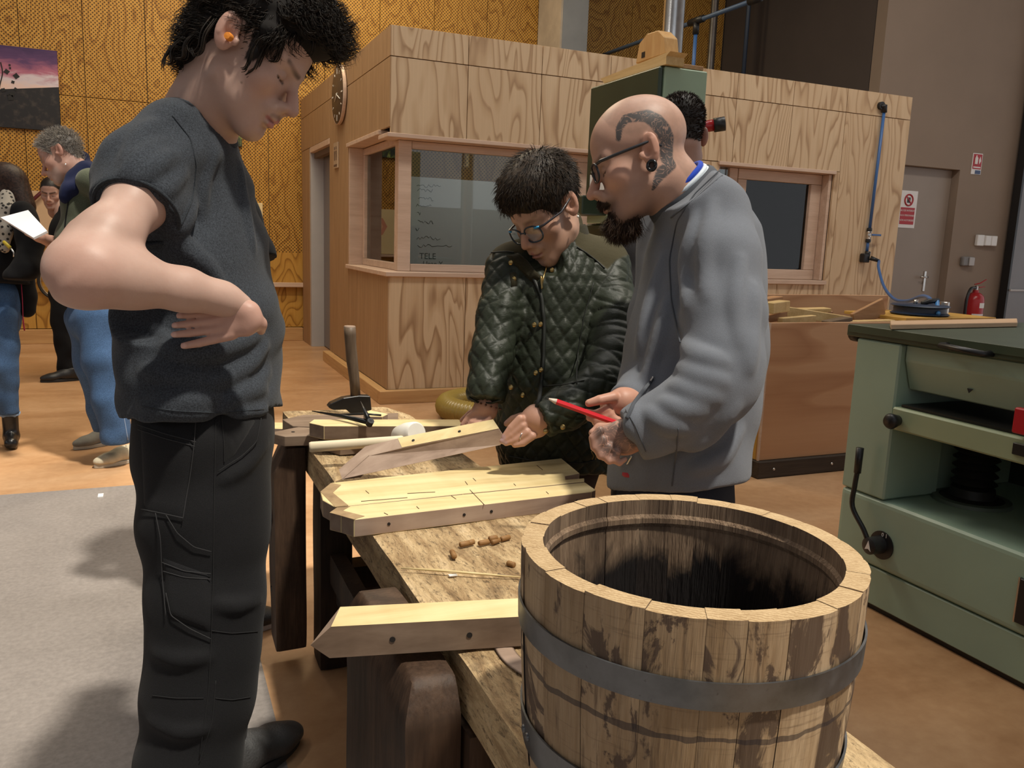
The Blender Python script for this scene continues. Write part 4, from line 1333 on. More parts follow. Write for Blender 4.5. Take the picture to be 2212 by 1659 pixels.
peg_hole(s9, pz(803, 946, .6905), (0, 0, 1), .005)
tube('splinter', [pz(721, 938, .692), pz(735, 957, .692)], .0014, M_ST, s9, 4)
s10 = stave('wood_offcut', 'small pale offcut beside the hammer head', [(785, 893), (800, 886), (838, 894), (826, 900), (795, 899)], .736, .03, M_ST, M_STB, 'offcut')

# ------------------------------------------------------------------ tools on the bench
mlt = thing('wooden_mallet', 'white wooden mallet with round head and pale handle', 'mallet', pz(880, 950, .69))
M_MAL = m_wood('mallet_wood', (.60, .50, .34), (.70, .60, .43), (.78, .69, .53), 0, (20, 2), .55, .05)
m0, m1 = pz(668, 966, .715), pz(872, 951, .728)
tube('handle', [m0, m0 + (m1 - m0) * .02, m0 + (m1 - m0) * .98, m1 + (m1 - m0) * .06], [.0115, .0135, .0125, .0125], M_MAL, mlt, 14)
mh = pz(882, 940, .733)
lathe('mallet_head', [(0, -.045), (.026, -.045), (.031, -.039), (.034, 0), (.031, .039), (.026, .045), (0, .045)], mh, nrm((.25, -1, .35)), m_plain('mallet_white', (.78, .74, .66), .5, 0, .05, 20), mlt, 28)

hm = thing('hammer', 'cooper hammer with black head and worn wooden handle standing upright', 'hammer', py(760, 892, 2.66))
HY = 2.66
def hp_(u, v): return py(u, v, HY)
prism('hammer_head', [hp_(709, 880), hp_(715, 872), hp_(742, 860), hp_(775, 855), hp_(800, 856), hp_(803, 886), hp_(789, 889), hp_(783, 893), hp_(757, 893), hp_(748, 885), hp_(720, 886)], (0, .036, 0), m_plain('hammer_black', (.014, .014, .015), .3, .3, .2, 40), hm, .002)
hw = [hp_(771, 862), hp_(768, 820), hp_(763, 780), hp_(760, 745), hp_(759, 725), hp_(758, 708)]
tube('handle', [p + np.array([0, .018, 0]) for p in hw], [.0165, .0170, .0190, .0185, .0195, .0195], m_wood('hammer_handle', (.075, .05, .032), (.13, .09, .06), (.20, .145, .10), 2, (50, 4), .5, .1), hm, 16)
lathe('handle_end', [(.0195, 0), (.018, .004), (0, .005)], hw[-1] + np.array([0, .018, 0]), (0, 0, 1), M_STB, hm, 16)

dv = thing('dividers', 'black iron dividers lying open on the pile of staves', 'dividers', pz(798, 915, .72))
hj = pz(799, 913, .758)
tube('leg', [hj, pz(740, 899, .758), pz(674, 888, .758)], [.0075, .006, .0012], M_IRON, dv, 8)
tube('leg', [hj, py(790, 893, hj[1] + .02), py(779, 867, hj[1] + .06)], [.0075, .006, .001], M_IRON, dv, 8)
lathe('hinge', [(0, -.008), (.0095, -.008), (.0095, .008), (0, .008)], hj, (.2, -.6, .8), M_IRON, dv, 14)
tube('arc_bar', [pz(720, 896, .755), pz(790, 894, .755), pz(823, 897, .755)], .003, M_IRON, dv, 6)

M_PEG = m_wood('peg_wood', (.17, .08, .025), (.27, .14, .05), (.36, .20, .08), 0, (40, 10), .6, .05)
pegs = [((993, 1177), (1013, 1173), 'leftmost peg of the row on the bench'), ((1012, 1173), (1024, 1170), 'short peg, second from the left in the row'), ((1034, 1174), (1058, 1169), 'longest peg in the middle of the row'),
        ((1056, 1164), (1074, 1161), 'peg lying across the tops of its neighbours in the row'), ((1062, 1172), (1079, 1166), 'dark peg, second from the right in the row'), ((1082, 1165), (1101, 1160), 'rightmost peg of the row'),
        ((976, 1191), (982, 1203), 'upright-lying peg nearest the bench edge'), ((1096, 1216), (1112, 1221), 'dark peg alone near the barrel')]
for a, b, t in pegs:
    h_ = .6662 if 'across' not in t else .672
    A, B = pz(*a, h_), pz(*b, h_)
    p = tube('wooden_peg', [A, A + (B - A) * .08, A + (B - A) * .92, B], [.004, .0053, .0053, .004], M_PEG, None, 10)
    props(p, 'brown wooden ' + t, 'peg', 'wooden pegs on the workbench')
tw = tube('thin_stick', [pz(866, 1227, .668), pz(945, 1232, .668), pz(1040, 1240, .668), pz(1128, 1247, .667)], [.001, .0025, .0022, .001], M_ST, None, 6)
props(tw, 'thin pale split stick lying on the bench', 'stick')
t2 = tube('thin_stick', [pz(1075, 1240, .6655), pz(1120, 1247, .6655)], [.0015, .0008], M_STG, None, 6)
props(t2, 'short dark splinter touching the pale stick', 'splinter')
wc = box('paper_scrap', pz(971, 1246, .6625), pz(985, 1240, .6625) + np.array([0, 0, .0015]), M_PAPERW)
props(wc, 'tiny white scrap of paper on the bench', 'scrap')
fc = box('paper_scrap', pz(211, 1076, .0015), pz(224, 1068, .0015) + np.array([0, 0, .006]), M_PAPERW)
props(fc, 'small white scrap on the grey floor', 'scrap')
# bent wooden hoop under the narrow stave
hc_ = np.array([.62, 1.02])
pts = [(hc_[0] + .17 * math.cos(t), hc_[1] - .012 + .155 * math.sin(t), .6635) for t in np.linspace(2.5, 4.1, 24)]
wh = tube('wooden_hoop', pts, .014, M_STB, None, 8, flat=.1, up=np.array([0, 0, 1.0]))
props(wh, 'bent wooden hoop lying under the narrow stave by the barrel', 'hoop')

# pencil and saw marks on the two joined boards
M_MARK = m_plain('scribe_mark', (.10, .06, .03), .8)
random.seed(8)
for par, l in ((s1, [((880, 1066), (940, 1063)), ((790, 1060), (797, 1066)), ((1005, 1040), (1010, 1047)), ((1022, 1033), (1028, 1039)), ((1110, 1045), (1114, 1049)), ((1160, 1005), (1172, 1015)), ((780, 1083), (880, 1075))]), (s2, [((1015, 1058), (1046, 1090)), ((975, 1046 + 25), (985, 1078)), ((830, 1108), (838, 1112)), ((900, 1094), (905, 1099)), ((1180, 1062), (1185, 1067))])):
    for a, b in l:
        tube('scribe_line', [pz(*a, .6994), pz(*b, .6994)], .0009, M_MARK, par, 4)


# ------------------------------------------------------------------ implicit surfaces for the people
class SDF:
    """distance field on a grid; shapes are blended, then skinned with surface nets"""

    def __init__(s, lo, hi, h):
        s.h = h
        s.lo = np.asarray(lo, float) - 3 * h
        n = np.ceil((np.asarray(hi, float) + 3 * h - s.lo) / h).astype(int) + 1
        s.n = n
        s.ax = [(s.lo[k] + h * np.arange(n[k])).astype(np.float32) for k in range(3)]
        s.f = np.full(tuple(n), 0.12, np.float32)

    def win(s, lo, hi, m):
        sl = []
        for k in range(3):
            a = int(max(0, math.floor((lo[k] - m - s.lo[k]) / s.h)))
            b = int(min(s.n[k], math.ceil((hi[k] + m - s.lo[k]) / s.h) + 1))
            if b <= a:
                return None, None
            sl.append(slice(a, b))
        g = (s.ax[0][sl[0]][:, None, None], s.ax[1][sl[1]][None, :, None], s.ax[2][sl[2]][None, None, :])
        return tuple(sl), g

    def put(s, sl, d, k, op):
        f = s.f[sl]
        if op == 'sub':
            d = -d
            if k > 0:
                h = np.clip(0.5 - 0.5 * (d - f) / k, 0, 1)
                s.f[sl] = f * h + d * (1 - h) + k * h * (1 - h) if False else np.where(True, (d * (1 - h) + f * h) + k * h * (1 - h), f)
            else:
                s.f[sl] = np.maximum(f, d)
        elif op == 'max':
            s.f[sl] = np.maximum(f, d)
        else:
            if k > 0:
                h = np.clip(0.5 + 0.5 * (d - f) / k, 0, 1)
                s.f[sl] = d * (1 - h) + f * h - k * h * (1 - h)
            else:
                s.f[sl] = np.minimum(f, d)

    def cap(s, a, b, r1, r2=None, k=0.02, op='add', sq=None):
        """tapered capsule; sq=(dir, s) flattens by factor s along dir"""
        a, b = np.asarray(a, float), np.asarray(b, float)
        r2 = r1 if r2 is None else r2
        R = max(r1, r2)
        if sq is not None and sq[1] > 1:
            R *= sq[1]
        sl, g = s.win(np.minimum(a, b) - R, np.maximum(a, b) + R, k + 3 * s.h + .004)
        if sl is None:
            return s
        x, y, z = g[0] - a[0], g[1] - a[1], g[2] - a[2]
        ab = b - a
        if sq is not None:
            d = nrm(sq[0])
            c = 1.0 / sq[1] - 1.0
            w = (x * d[0] + y * d[1] + z * d[2]) * c
            x, y, z = x + w * d[0], y + w * d[1], z + w * d[2]
            ab = ab + d * (ab @ d) * c
        L = float(ab @ ab) + 1e-12
        t = np.clip((x * ab[0] + y * ab[1] + z * ab[2]) / L, 0, 1)
        q = np.sqrt((x - t * ab[0]) ** 2 + (y - t * ab[1]) ** 2 + (z - t * ab[2]) ** 2) - (r1 + (r2 - r1) * t)
        s.put(sl, q.astype(np.float32), k, op)
        return s

    def chain(s, pts, rs, k=0.02, sq=None):
        for i in range(len(pts) - 1):
            s.cap(pts[i], pts[i + 1], rs[i], rs[i + 1], k, 'add', sq)
        return s

    def ell(s, c, r, R=None, k=0.02, op='add'):
        c, r = np.asarray(c, float), np.asarray(r, float)
        m = float(r.max())
        sl, g = s.win(c - m, c + m, k + 3 * s.h + .004)
        if sl is None:
            return s
        x, y, z = g[0] - c[0], g[1] - c[1], g[2] - c[2]
        if R is not None:
            R = np.asarray(R, float)
            x, y, z = (x * R[0, i] + y * R[1, i] + z * R[2, i] for i in range(3))
        k0 = np.sqrt((x / r[0]) ** 2 + (y / r[1]) ** 2 + (z / r[2]) ** 2) + 1e-9
        k1 = np.sqrt((x / r[0] ** 2) ** 2 + (y / r[1] ** 2) ** 2 + (z / r[2] ** 2) ** 2) + 1e-9
        s.put(sl, (k0 * (k0 - 1) / k1).astype(np.float32), k, op)
        return s

    def plane(s, p, n):
        """keep the half space behind the plane (n points outwards)"""
        n = nrm(n)
        p = np.asarray(p, float)
        d = (s.ax[0][:, None, None] - p[0]) * n[0] + (s.ax[1][None, :, None] - p[1]) * n[1] + (s.ax[2][None, None, :] - p[2]) * n[2]
        s.f = np.maximum(s.f, d.astype(np.float32))
        return s

    def add(s, fn):
        s.f += fn(s.ax[0][:, None, None], s.ax[1][None, :, None], s.ax[2][None, None, :]).astype(np.float32)
        return s

    def net(s, smooth=1):
        f = s.f
        ins = f < 0
        nx, ny, nz = f.shape
        cnt = np.zeros((nx - 1, ny - 1, nz - 1), np.int8)
        for i in (0, 1):
            for j in (0, 1):
                for k in (0, 1):
                    cnt += ins[i:nx - 1 + i, j:ny - 1 + j, k:nz - 1 + k]
        cells = np.argwhere((cnt > 0) & (cnt < 8))
        idx = np.full(cnt.shape, -1, np.int32)
        idx[tuple(cells.T)] = np.arange(len(cells))
        corner = {}
        for i in (0, 1):
            for j in (0, 1):
                for k in (0, 1):
                    corner[(i, j, k)] = f[cells[:, 0] + i, cells[:, 1] + j, cells[:, 2] + k]
        acc = np.zeros((len(cells), 3))
        num = np.zeros(len(cells))
        for a, ca in corner.items():
            for d in range(3):
                if a[d] == 0:
                    b = list(a)
                    b[d] = 1
                    cb = corner[tuple(b)]
                    m = (ca < 0) != (cb < 0)
                    t = np.where(m, ca / np.where(m, ca - cb, 1), 0)
                    p = np.array(a, float)[None, :].repeat(len(cells), 0)
                    p[:, d] = t
                    acc += p * m[:, None]
                    num += m
        V = s.lo + s.h * (cells + acc / num[:, None])
        Fs = []
        for d in range(3):
            e1, e2 = (d + 1) % 3, (d + 2) % 3
            sa = [slice(0, n_) for n_ in f.shape]
            sb = list(sa)
            sa[d] = slice(0, f.shape[d] - 1)
            sb[d] = slice(1, f.shape[d])
            A, B = ins[tuple(sa)], ins[tuple(sb)]
            ed = np.argwhere(A != B)
            ed = ed[(ed[:, e1] > 0) & (ed[:, e2] > 0) & (ed[:, e1] < f.shape[e1] - 1) & (ed[:, e2] < f.shape[e2] - 1)]
            q = []
            for o1, o2 in ((-1, -1), (0, -1), (0, 0), (-1, 0)):
                c = ed.copy()
                c[:, e1] += o1
                c[:, e2] += o2
                q.append(idx[tuple(c.T)])
            q = np.stack(q, 1)
            fl = ~A[tuple(ed.T)]
            q[fl] = q[fl][:, ::-1]
            Fs.append(q)
        F = np.concatenate(Fs)
        for _ in range(smooth):
            V = lap(V, F)
        return V, F


def lap(V, F, w=0.5):
    acc = np.zeros_like(V)
    n = np.zeros(len(V))
    for i in range(4):
        a, b = F[:, i], F[:, (i + 1) % 4]
        np.add.at(acc, a, V[b])
        np.add.at(n, a, 1)
        np.add.at(acc, b, V[a])
        np.add.at(n, b, 1)
    return V * (1 - w) + w * acc / np.maximum(n, 1)[:, None]


def vnormals(V, F):
    n = np.cross(V[F[:, 2]] - V[F[:, 0]], V[F[:, 3]] - V[F[:, 1]])
    N = np.zeros_like(V)
    for i in range(4):
        np.add.at(N, F[:, i], n)
    return N / (np.linalg.norm(N, axis=1)[:, None] + 1e-12)


def fast_mesh(name, V, F, mat, parent, tint=None, attrs=None):
    off = root_loc(parent)
    me = bpy.data.meshes.new(name)
    me.vertices.add(len(V))
    me.vertices.foreach_set('co', (V - off).astype(np.float32).ravel())
    me.loops.add(len(F) * 4)
    me.loops.foreach_set('vertex_index', F.astype(np.int32).ravel())
    me.polygons.add(len(F))
    me.polygons.foreach_set('loop_start', (np.arange(len(F)) * 4).astype(np.int32))
    me.update(calc_edges=True)
    me.polygons.foreach_set('use_smooth', np.ones(len(F), bool))
    if tint is not None:
        at = me.attributes.new('tint', 'FLOAT_COLOR', 'POINT')
        at.data.foreach_set('color', np.concatenate([tint, np.ones((len(V), 1))], 1).astype(np.float32).ravel())
    for k, v in (attrs or {}).items():
        at = me.attributes.new(k, 'FLOAT', 'POINT')
        at.data.foreach_set('value', v.astype(np.float32))
    me.materials.append(mat)
    me.validate()
    o = bpy.data.objects.new(name, me)
    COL.objects.link(o)
    o.parent = parent
    return o


def join(parts):
    """[(V, F, tint)] -> one"""
    V, F, T, k = [], [], [], 0
    for v, f, t in parts:
        V.append(v)
        F.append(f + k)
        T.append(t)
        k += len(v)
    return np.concatenate(V), np.concatenate(F), np.concatenate(T)


def sstep(a, b, x):
    t = np.clip((x - a) / (b - a), 0, 1)
    return t * t * (3 - 2 * t)


def noise3(p, s, seed=0.0):
    x, y, z = p[..., 0] * s + seed, p[..., 1] * s + seed * 1.7, p[..., 2] * s - seed
    return (np.sin(x + 1.7 * np.sin(y * .8 + 1.1)) + np.sin(y * 1.13 + 1.9 * np.sin(z * .9 + 2.3)) + np.sin(z * 1.07 + 1.5 * np.sin(x * 1.1 + .7))) / 3


# skin: tint attribute carries lips, brows, stubble; ink attribute carries tattoos
def m_skin():
    g = G('skin', 0.48, 0, 0.35)
    p = g.objc()
    t = g.n('Attribute', attribute_name='tint')
    n = g.noise(p, 55, 3, 0.6)
    c = g.mix(0.25, t, g.mix(1.0, t, g.ramp(n, [(0.3, (0.80, 0.72, 0.70)), (0.7, (1.0, 1.0, 1.0))]), 'MULTIPLY'))
    ink = g.n('Attribute', out=2, attribute_name='ink')
    w = g.noise(p, 85, 2, 0.5, 1.8)
    w2 = g.noise(p, 30, 2, 0.5, 1.5)
    lines = g.ramp(g.math('FRACT', g.math('MULTIPLY', w2, 7.0)), [(0.0, (1, 1, 1)), (0.40, (0.95,) * 3), (0.5, (0.30,) * 3), (0.56, (0.35,) * 3), (0.66, (1, 1, 1))])
    c = g.mix(g.math('MULTIPLY', g.math('MULTIPLY', ink, 0.92), g.n('SeparateColor', {0: lines}, 0)), c, (0.045, 0.05, 0.055))
    g.set(g.b, {'Subsurface Weight': 0.12, 'Subsurface Radius': (0.012, 0.005, 0.003), 'Subsurface Scale': 0.6})
    g.bump(g.noise(p, 320, 2), 0.06, 0.002)
    return g.col(c)


M_SKIN = m_skin()


def m_cloth(name, c, var=.18, scale=500, rough=.9, bump=.25, sheen=.2, low=5.0):
    g = G(name, rough, 0, 0.15)
    p = g.objc()
    n = g.noise(p, scale, 2, 0.7)
    l = g.noise(p, low, 4, 0.6)
    k = g.ramp(n, [(0.3, tuple(x * (1 - var) for x in c)), (0.7, tuple(x * (1 + var) for x in c))])
    k = g.mix(0.5, k, g.mix(1.0, k, g.ramp(l, [(0.3, (.78, .78, .78)), (0.7, (1.15, 1.15, 1.15))]), 'MULTIPLY'))
    g.set(g.b, {'Sheen Weight': sheen})
    g.bump(n, bump, 0.002)
    return g.col(k)


def m_hair(name, c, c2, rough=.38):
    g = G(name, max(rough, .52), 0, 0.22)
    n = g.noise(g.objc(), 90, 3, .6)
    return g.col(g.ramp(n, [(0.35, c), (0.7, c2)]))


# ------------------------------------------------------------------ head
def head_field(h, P):
    """head in its own frame: ear canal at the origin, x forward, y to the subject's left, z up"""
    zs = P.get('neck', [((-.02, 0, -.03), .052), ((-.05, 0, -.16), .056)])
    lo = np.array([-.125, -.11, -.13])
    hi = np.array([.15, .11, .155])
    for p, r in zs:
        lo = np.minimum(lo, np.array(p) - r - .01)
        hi = np.maximum(hi, np.array(p) + r + .01)
    s = SDF(lo, hi, h)
    fw = P.get('face_w', 1.0)
    s.ell((-.008, 0, .052), (.098, .075, .082), k=0)
    s.ell((.033, 0, .042), (.060, .064 * fw, .058), k=.02)
    s.ell((.040, 0, -.022), (.050, .057 * fw, .066), k=.025)
    jw = P.get('jaw', 1.0)
    for sg in (-1, 1):
        s.cap((.004, sg * .046 * fw, -.058), (.070, sg * .014 * jw, -.096), .017, .016, k=.03)
        s.ell((.060, sg * .043 * fw, -.020), (.022, .020, .020), k=.028)
        s.cap((.087, sg * .010, .021), (.070, sg * .046 * fw, .023), .0105, .010, k=.016)
        s.ell((.103, sg * .033, .002), (.015, .019, .013), k=.014, op='sub')
    s.cap((.078, -.010 * jw, -.098), (.078, .010 * jw, -.098), P.get('chin', .0165), k=.02)
    s.ell((.040, 0, -.072), (.046, .044 * fw, .032), k=.03)
    nl = P.get('nose', 1.0)
    s.cap((.091, 0, .014), (.112 + .008 * (nl - 1) * 10 * .1, 0, -.024), .0075, .0085, k=.012)
    s.cap((.108, 0, -.018), (.118 * (.5 + .5 * nl) , 0, -.033), .0085, .0105, k=.008)
    for sg in (-1, 1):
        s.ell((.106, sg * .0125, -.037), (.011, .0075, .0078), k=.007)
        s.ell((.110, sg * .0065, -.0455), (.004, .0035, .003), k=.003, op='sub')
        s.ell((.0735, sg * .0315, .0005), (.0145, .0150, .0138), k=.003)        # lids over the eyeball
        s.cap((.0865, sg * .022, -.0068), (.081, sg * .044, -.0055), .0016, .0012, k=.002, op='sub')   # lash line
    s.ell((.090, 0, -.054), (.017, .030, .016), k=.016)
    s.ell((.1005, 0, -.0625), (.0085, .021, .0062), k=.006)
    s.ell((.0985, 0, -.0755), (.0090, .0185, .0072), k=.006)
    for sg in (-1, 1):
        s.cap((.111, 0, -.0688), (.094, sg * .025, -.0700), .0016, .0012, k=.004, op='sub')
    s.ell((.105, 0, -.0855), (.010, .018, .004), k=.012, op='sub')
    # ears
    for sg in (-1, 1):
        ax_ = nrm((.94, sg * -.34, 0))
        yo = np.cross((0, 0, 1), ax_) * sg
        zz = np.array([-.22, 0, .975])
        zz = nrm(zz - yo * (zz @ yo))
        R = np.stack([np.cross(yo * sg, zz) if False else nrm(np.cross(zz, yo)), yo, zz], 1)
        c = np.array([-.012, sg * .079, .004])
        s.ell(c, (.0185, .0075, .033), R, k=.008)
        s.ell(c + np.array([.006, sg * .0085, .007]), (.0115, .0065, .0215), R, k=.005, op='sub')
        s.ell(c + np.array([.009, sg * .006, -.004]), (.0075, .009, .010), R, k=.004, op='sub')
        s.cap(c + np.array([-.006, sg * .006, .016]), c + np.array([-.007, sg * .006, -.010]), .0032, .0030, k=.004)
        s.ell((.008, sg * .0755, -.003), (.0055, .005, .0075), k=.004)
    for i in range(len(zs) - 1):
        s.cap(zs[i][0], zs[i + 1][0], zs[i][1], zs[i + 1][1], k=.03)
    if 'extra' in P:
        P['extra'](s)
    return s


def caps_mask(p, a, b, r0, r1):
    a, b = np.asarray(a, float), np.asarray(b, float)
    ab = b - a
    t = np.clip(((p - a) @ ab) / (ab @ ab + 1e-12), 0, 1)
    d = np.linalg.norm(p - a - t[:, None] * ab, axis=1)
    return 1 - sstep(r0, r1, d)


def head_tint(p, P):
    """p local; returns colour per vertex"""
    sk = np.array(P['skin'])
    T = np.tile(sk, (len(p), 1))
    nz = noise3(p, 160) * .5 + noise3(p, 420, 2.) * .5

    def mixc(m, c):
        nonlocal T
        m = np.clip(m, 0, 1)[:, None]
        T = T * (1 - m) + np.array(c) * m
    red = sk * np.array([1.02, .80, .76])
    mixc(.45 * caps_mask(p, (.118, 0, -.034), (.105, 0, -.02), .008, .026), red)
    for sg in (-1, 1):
        mixc(.35 * caps_mask(p, (.066, sg * .042, -.03), (.06, sg * .045, -.02), .01, .04), red)
        mixc(.5 * caps_mask(p, (-.012, sg * .082, -.01), (-.014, sg * .085, .02), .012, .03), red)
        bw_ = P.get('brow_w', .0045)
        m = caps_mask(p, (.096, sg * .010, .0185), (.080, sg * .044, .026), bw_, bw_ + .005)
        mixc(P.get('brow', .8) * m * (p[:, 0] > .05), P['hairc'])
        mixc(.85 * caps_mask(p, (.0870, sg * .0215, -.0065), (.0805, sg * .045, -.005), .0014, .0042), (.04, .025, .02))
        mixc(.30 * caps_mask(p, (.088, sg * .03, .002), (.085, sg * .036, .002), .006, .018), sk * .72)
    lip = P.get('lip', (.48, .21, .19))
    mixc(.8 * caps_mask(p, (.107, 0, -.0625), (.107, 0, -.0625), .004, .0075) + .8 * caps_mask(p, (.106, 0, -.063), (.098, .019, -.067), .0028, .006) + .8 * caps_mask(p, (.106, 0, -.063), (.098, -.019, -.067), .0028, .006), lip)
    mixc(.8 * caps_mask(p, (.105, .008, -.0748), (.105, -.008, -.0748), .0055, .0095), lip)
    mixc(.9 * np.maximum(caps_mask(p, (.109, 0, -.0688), (.096, .024, -.070), .0010, .0028), caps_mask(p, (.109, 0, -.0688), (.096, -.024, -.070), .0010, .0028)), np.array(lip) * .35)
    if 'paint' in P:
        P['paint'](p, mixc, nz)
    return T


def strands(roots, dirs, lens, wid, curl=0.0, freq=60., grav=None, seg=6, rng=None, sides=3, clump=0.0):
    """tapered hair locks as thin tubes; returns V, F"""
    n = len(roots)
    u = rng.normal(size=(n, 3))
    if clump:
        u = np.array([.3, .2, 1.0]) + .25 * u
    e1 = np.cross(dirs, u)
    e1 /= np.linalg.norm(e1, axis=1)[:, None] + 1e-9
    e2 = np.cross(dirs, e1)
    ph = rng.uniform(0, 6.28, n)
    if clump:
        ph = 5 * noise3(roots, clump) + 3 * noise3(roots, clump * 2.3, 4.) + rng.normal(size=n) * .35
    V = np.zeros((n, seg + 1, sides, 3))
    pos = roots.copy()
    d = dirs.copy()
    prev = roots
    for i in range(seg + 1):
        t = i / seg
        c = roots + dirs * (lens * t)[:, None]
        if grav is not None:
            c = c + grav * (lens * t * t)[:, None]
        a = ph + freq * lens * t
        c = c + curl * (t ** .7) * (np.cos(a)[:, None] * e1 + np.sin(a)[:, None] * e2)
        w = wid * (1 - .82 * t ** 1.6)
        for k in range(sides):
            b = 2 * math.pi * k / sides
            V[:, i, k] = c + (w[:, None] if np.ndim(w) else w) * (math.cos(b) * e1 + math.sin(b) * e2)
    base = (np.arange(n) * (seg + 1) * sides)[:, None]
    F = []
    for i in range(seg):
        for k in range(sides):
            l = (k + 1) % sides
            F.append(np.concatenate([base + i * sides + k, base + i * sides + l, base + (i + 1) * sides + l, base + (i + 1) * sides + k], 1))
    return V.reshape(-1, 3), np.concatenate(F)


def rot_frame(fwd, up):
    x = nrm(fwd)
    z = nrm(np.asarray(up) - x * (np.asarray(up) @ x))
    return np.stack([x, np.cross(z, x), z], 1)


def place(p, R, o, sc=1.0):
    return (p * sc) @ R.T + o


# ------------------------------------------------------------------ limbs
def rpx(r, d):
    return r * d / FPX


def pts(l):
    """[(u, v, depth, radius px)] -> points, radii"""
    return [pd(a[0], a[1], a[2]) for a in l], [rpx(a[3], a[2]) for a in l]


def hand_sdf(s, palm, fingers, k=.006):
    """palm: list of (point, radius); fingers: list of [(point, r), ...]"""
    for i in range(len(palm) - 1):
        s.cap(palm[i][0], palm[i + 1][0], palm[i][1], palm[i + 1][1], k=.012)
    for f in fingers:
        for i in range(len(f) - 1):
            s.cap(f[i][0], f[i + 1][0], f[i][1], f[i + 1][1], k=k if i else .004)
    return s


def bounds(P, R, m=.02):
    P = np.array(P)
    R = np.array(R)[:, None]
    return (P - R).min(0) - m, (P + R).max(0) + m


def shoe(name, toe, heel, w, hgt, mat, sole, parent, h=.006, lace=None, collar=None):
    """laced shoe from heel to toe on the ground"""
    toe, heel = np.array(toe, float), np.array(heel, float)
    ax_ = nrm((toe - heel) * (1, 1, 0))
    sd = np.array([-ax_[1], ax_[0], 0])
    L = np.linalg.norm((toe - heel)[:2])
    B = heel * (1, 1, 0) + np.array([0, 0, heel[2]])
    at = lambda t, z, y=0: B + ax_ * (L * t) + sd * y + np.array([0, 0, z]) + np.array([0, 0, (toe[2] - heel[2]) * t])
    s = SDF(np.minimum(toe, heel) - .09, np.maximum(toe, heel) + (.09, .09, hgt + .06), h)
    s.cap(at(.12, .052), at(.40, .050), w * .40, w * .43, k=0, sq=((0, 0, 1), 1.0))
    s.cap(at(.40, .048), at(.74, .036), w * .44, w * .46, k=.03, sq=((0, 0, 1), .72))
    s.cap(at(.74, .034), at(.90, .032), w * .46, w * .36, k=.03, sq=((0, 0, 1), .66))
    s.cap(at(.14, .05), at(.17, hgt), w * .36, w * .38, k=.03)
    s.cap(at(.2, hgt * .8), at(.55, .055), w * .34, w * .30, k=.03)
    s.plane(at(0, .018), (0, 0, -1))
    s.plane(at(.1, hgt), (0, 0, 1))
    V, F = s.net(2)
    o = fast_mesh(name, V, F, mat, parent)
    pr = []
    for t in np.linspace(0, 2 * math.pi, 29)[:-1]:
        cx_, sy = math.cos(t), math.sin(t)
        wy = w * (.50 if cx_ > 0 else .42)
        pr.append(at(.5 + .515 * cx_, .0, sy * wy * (1 - .12 * abs(cx_) ** 3)))
    prism('sole', pr, (0, 0, .021), sole, o, .003)
    if lace is not None:
        for t in np.linspace(.36, .60, 4):
            z = .075 - .045 * (t - .36) / .3 + hgt * .12
            tube('lace', [at(t, z - .012, -w * .24), at(t + .02, z + .004, 0), at(t, z - .012, w * .24)], .0028, lace, o, 5)
    return o


def to_px(V):
    c = (np.asarray(V) - CAM) @ MC
    return CXP + FPX * c[:, 0] / -c[:, 2], CYP - FPX * c[:, 1] / -c[:, 2], -c[:, 2]


def ridge(s, V, F, lines, k=.016, depth=-.0045):
    """raise soft folds along pixel polylines, then skin the field again"""
    sf = Surf(V, F)
    for l, r in lines:
        p = sf.line(l, depth, 6)
        for i in range(len(p) - 1):
            t0, t1 = i / len(p), (i + 1) / len(p)
            w = lambda t: r * (.35 + .65 * math.sin(math.pi * min(max(t, .08), .92)))
            if np.linalg.norm(p[i + 1] - p[i]) < .04:
                s.cap(p[i], p[i + 1], w(t0), w(t1), k=k)
    return s.net(2)


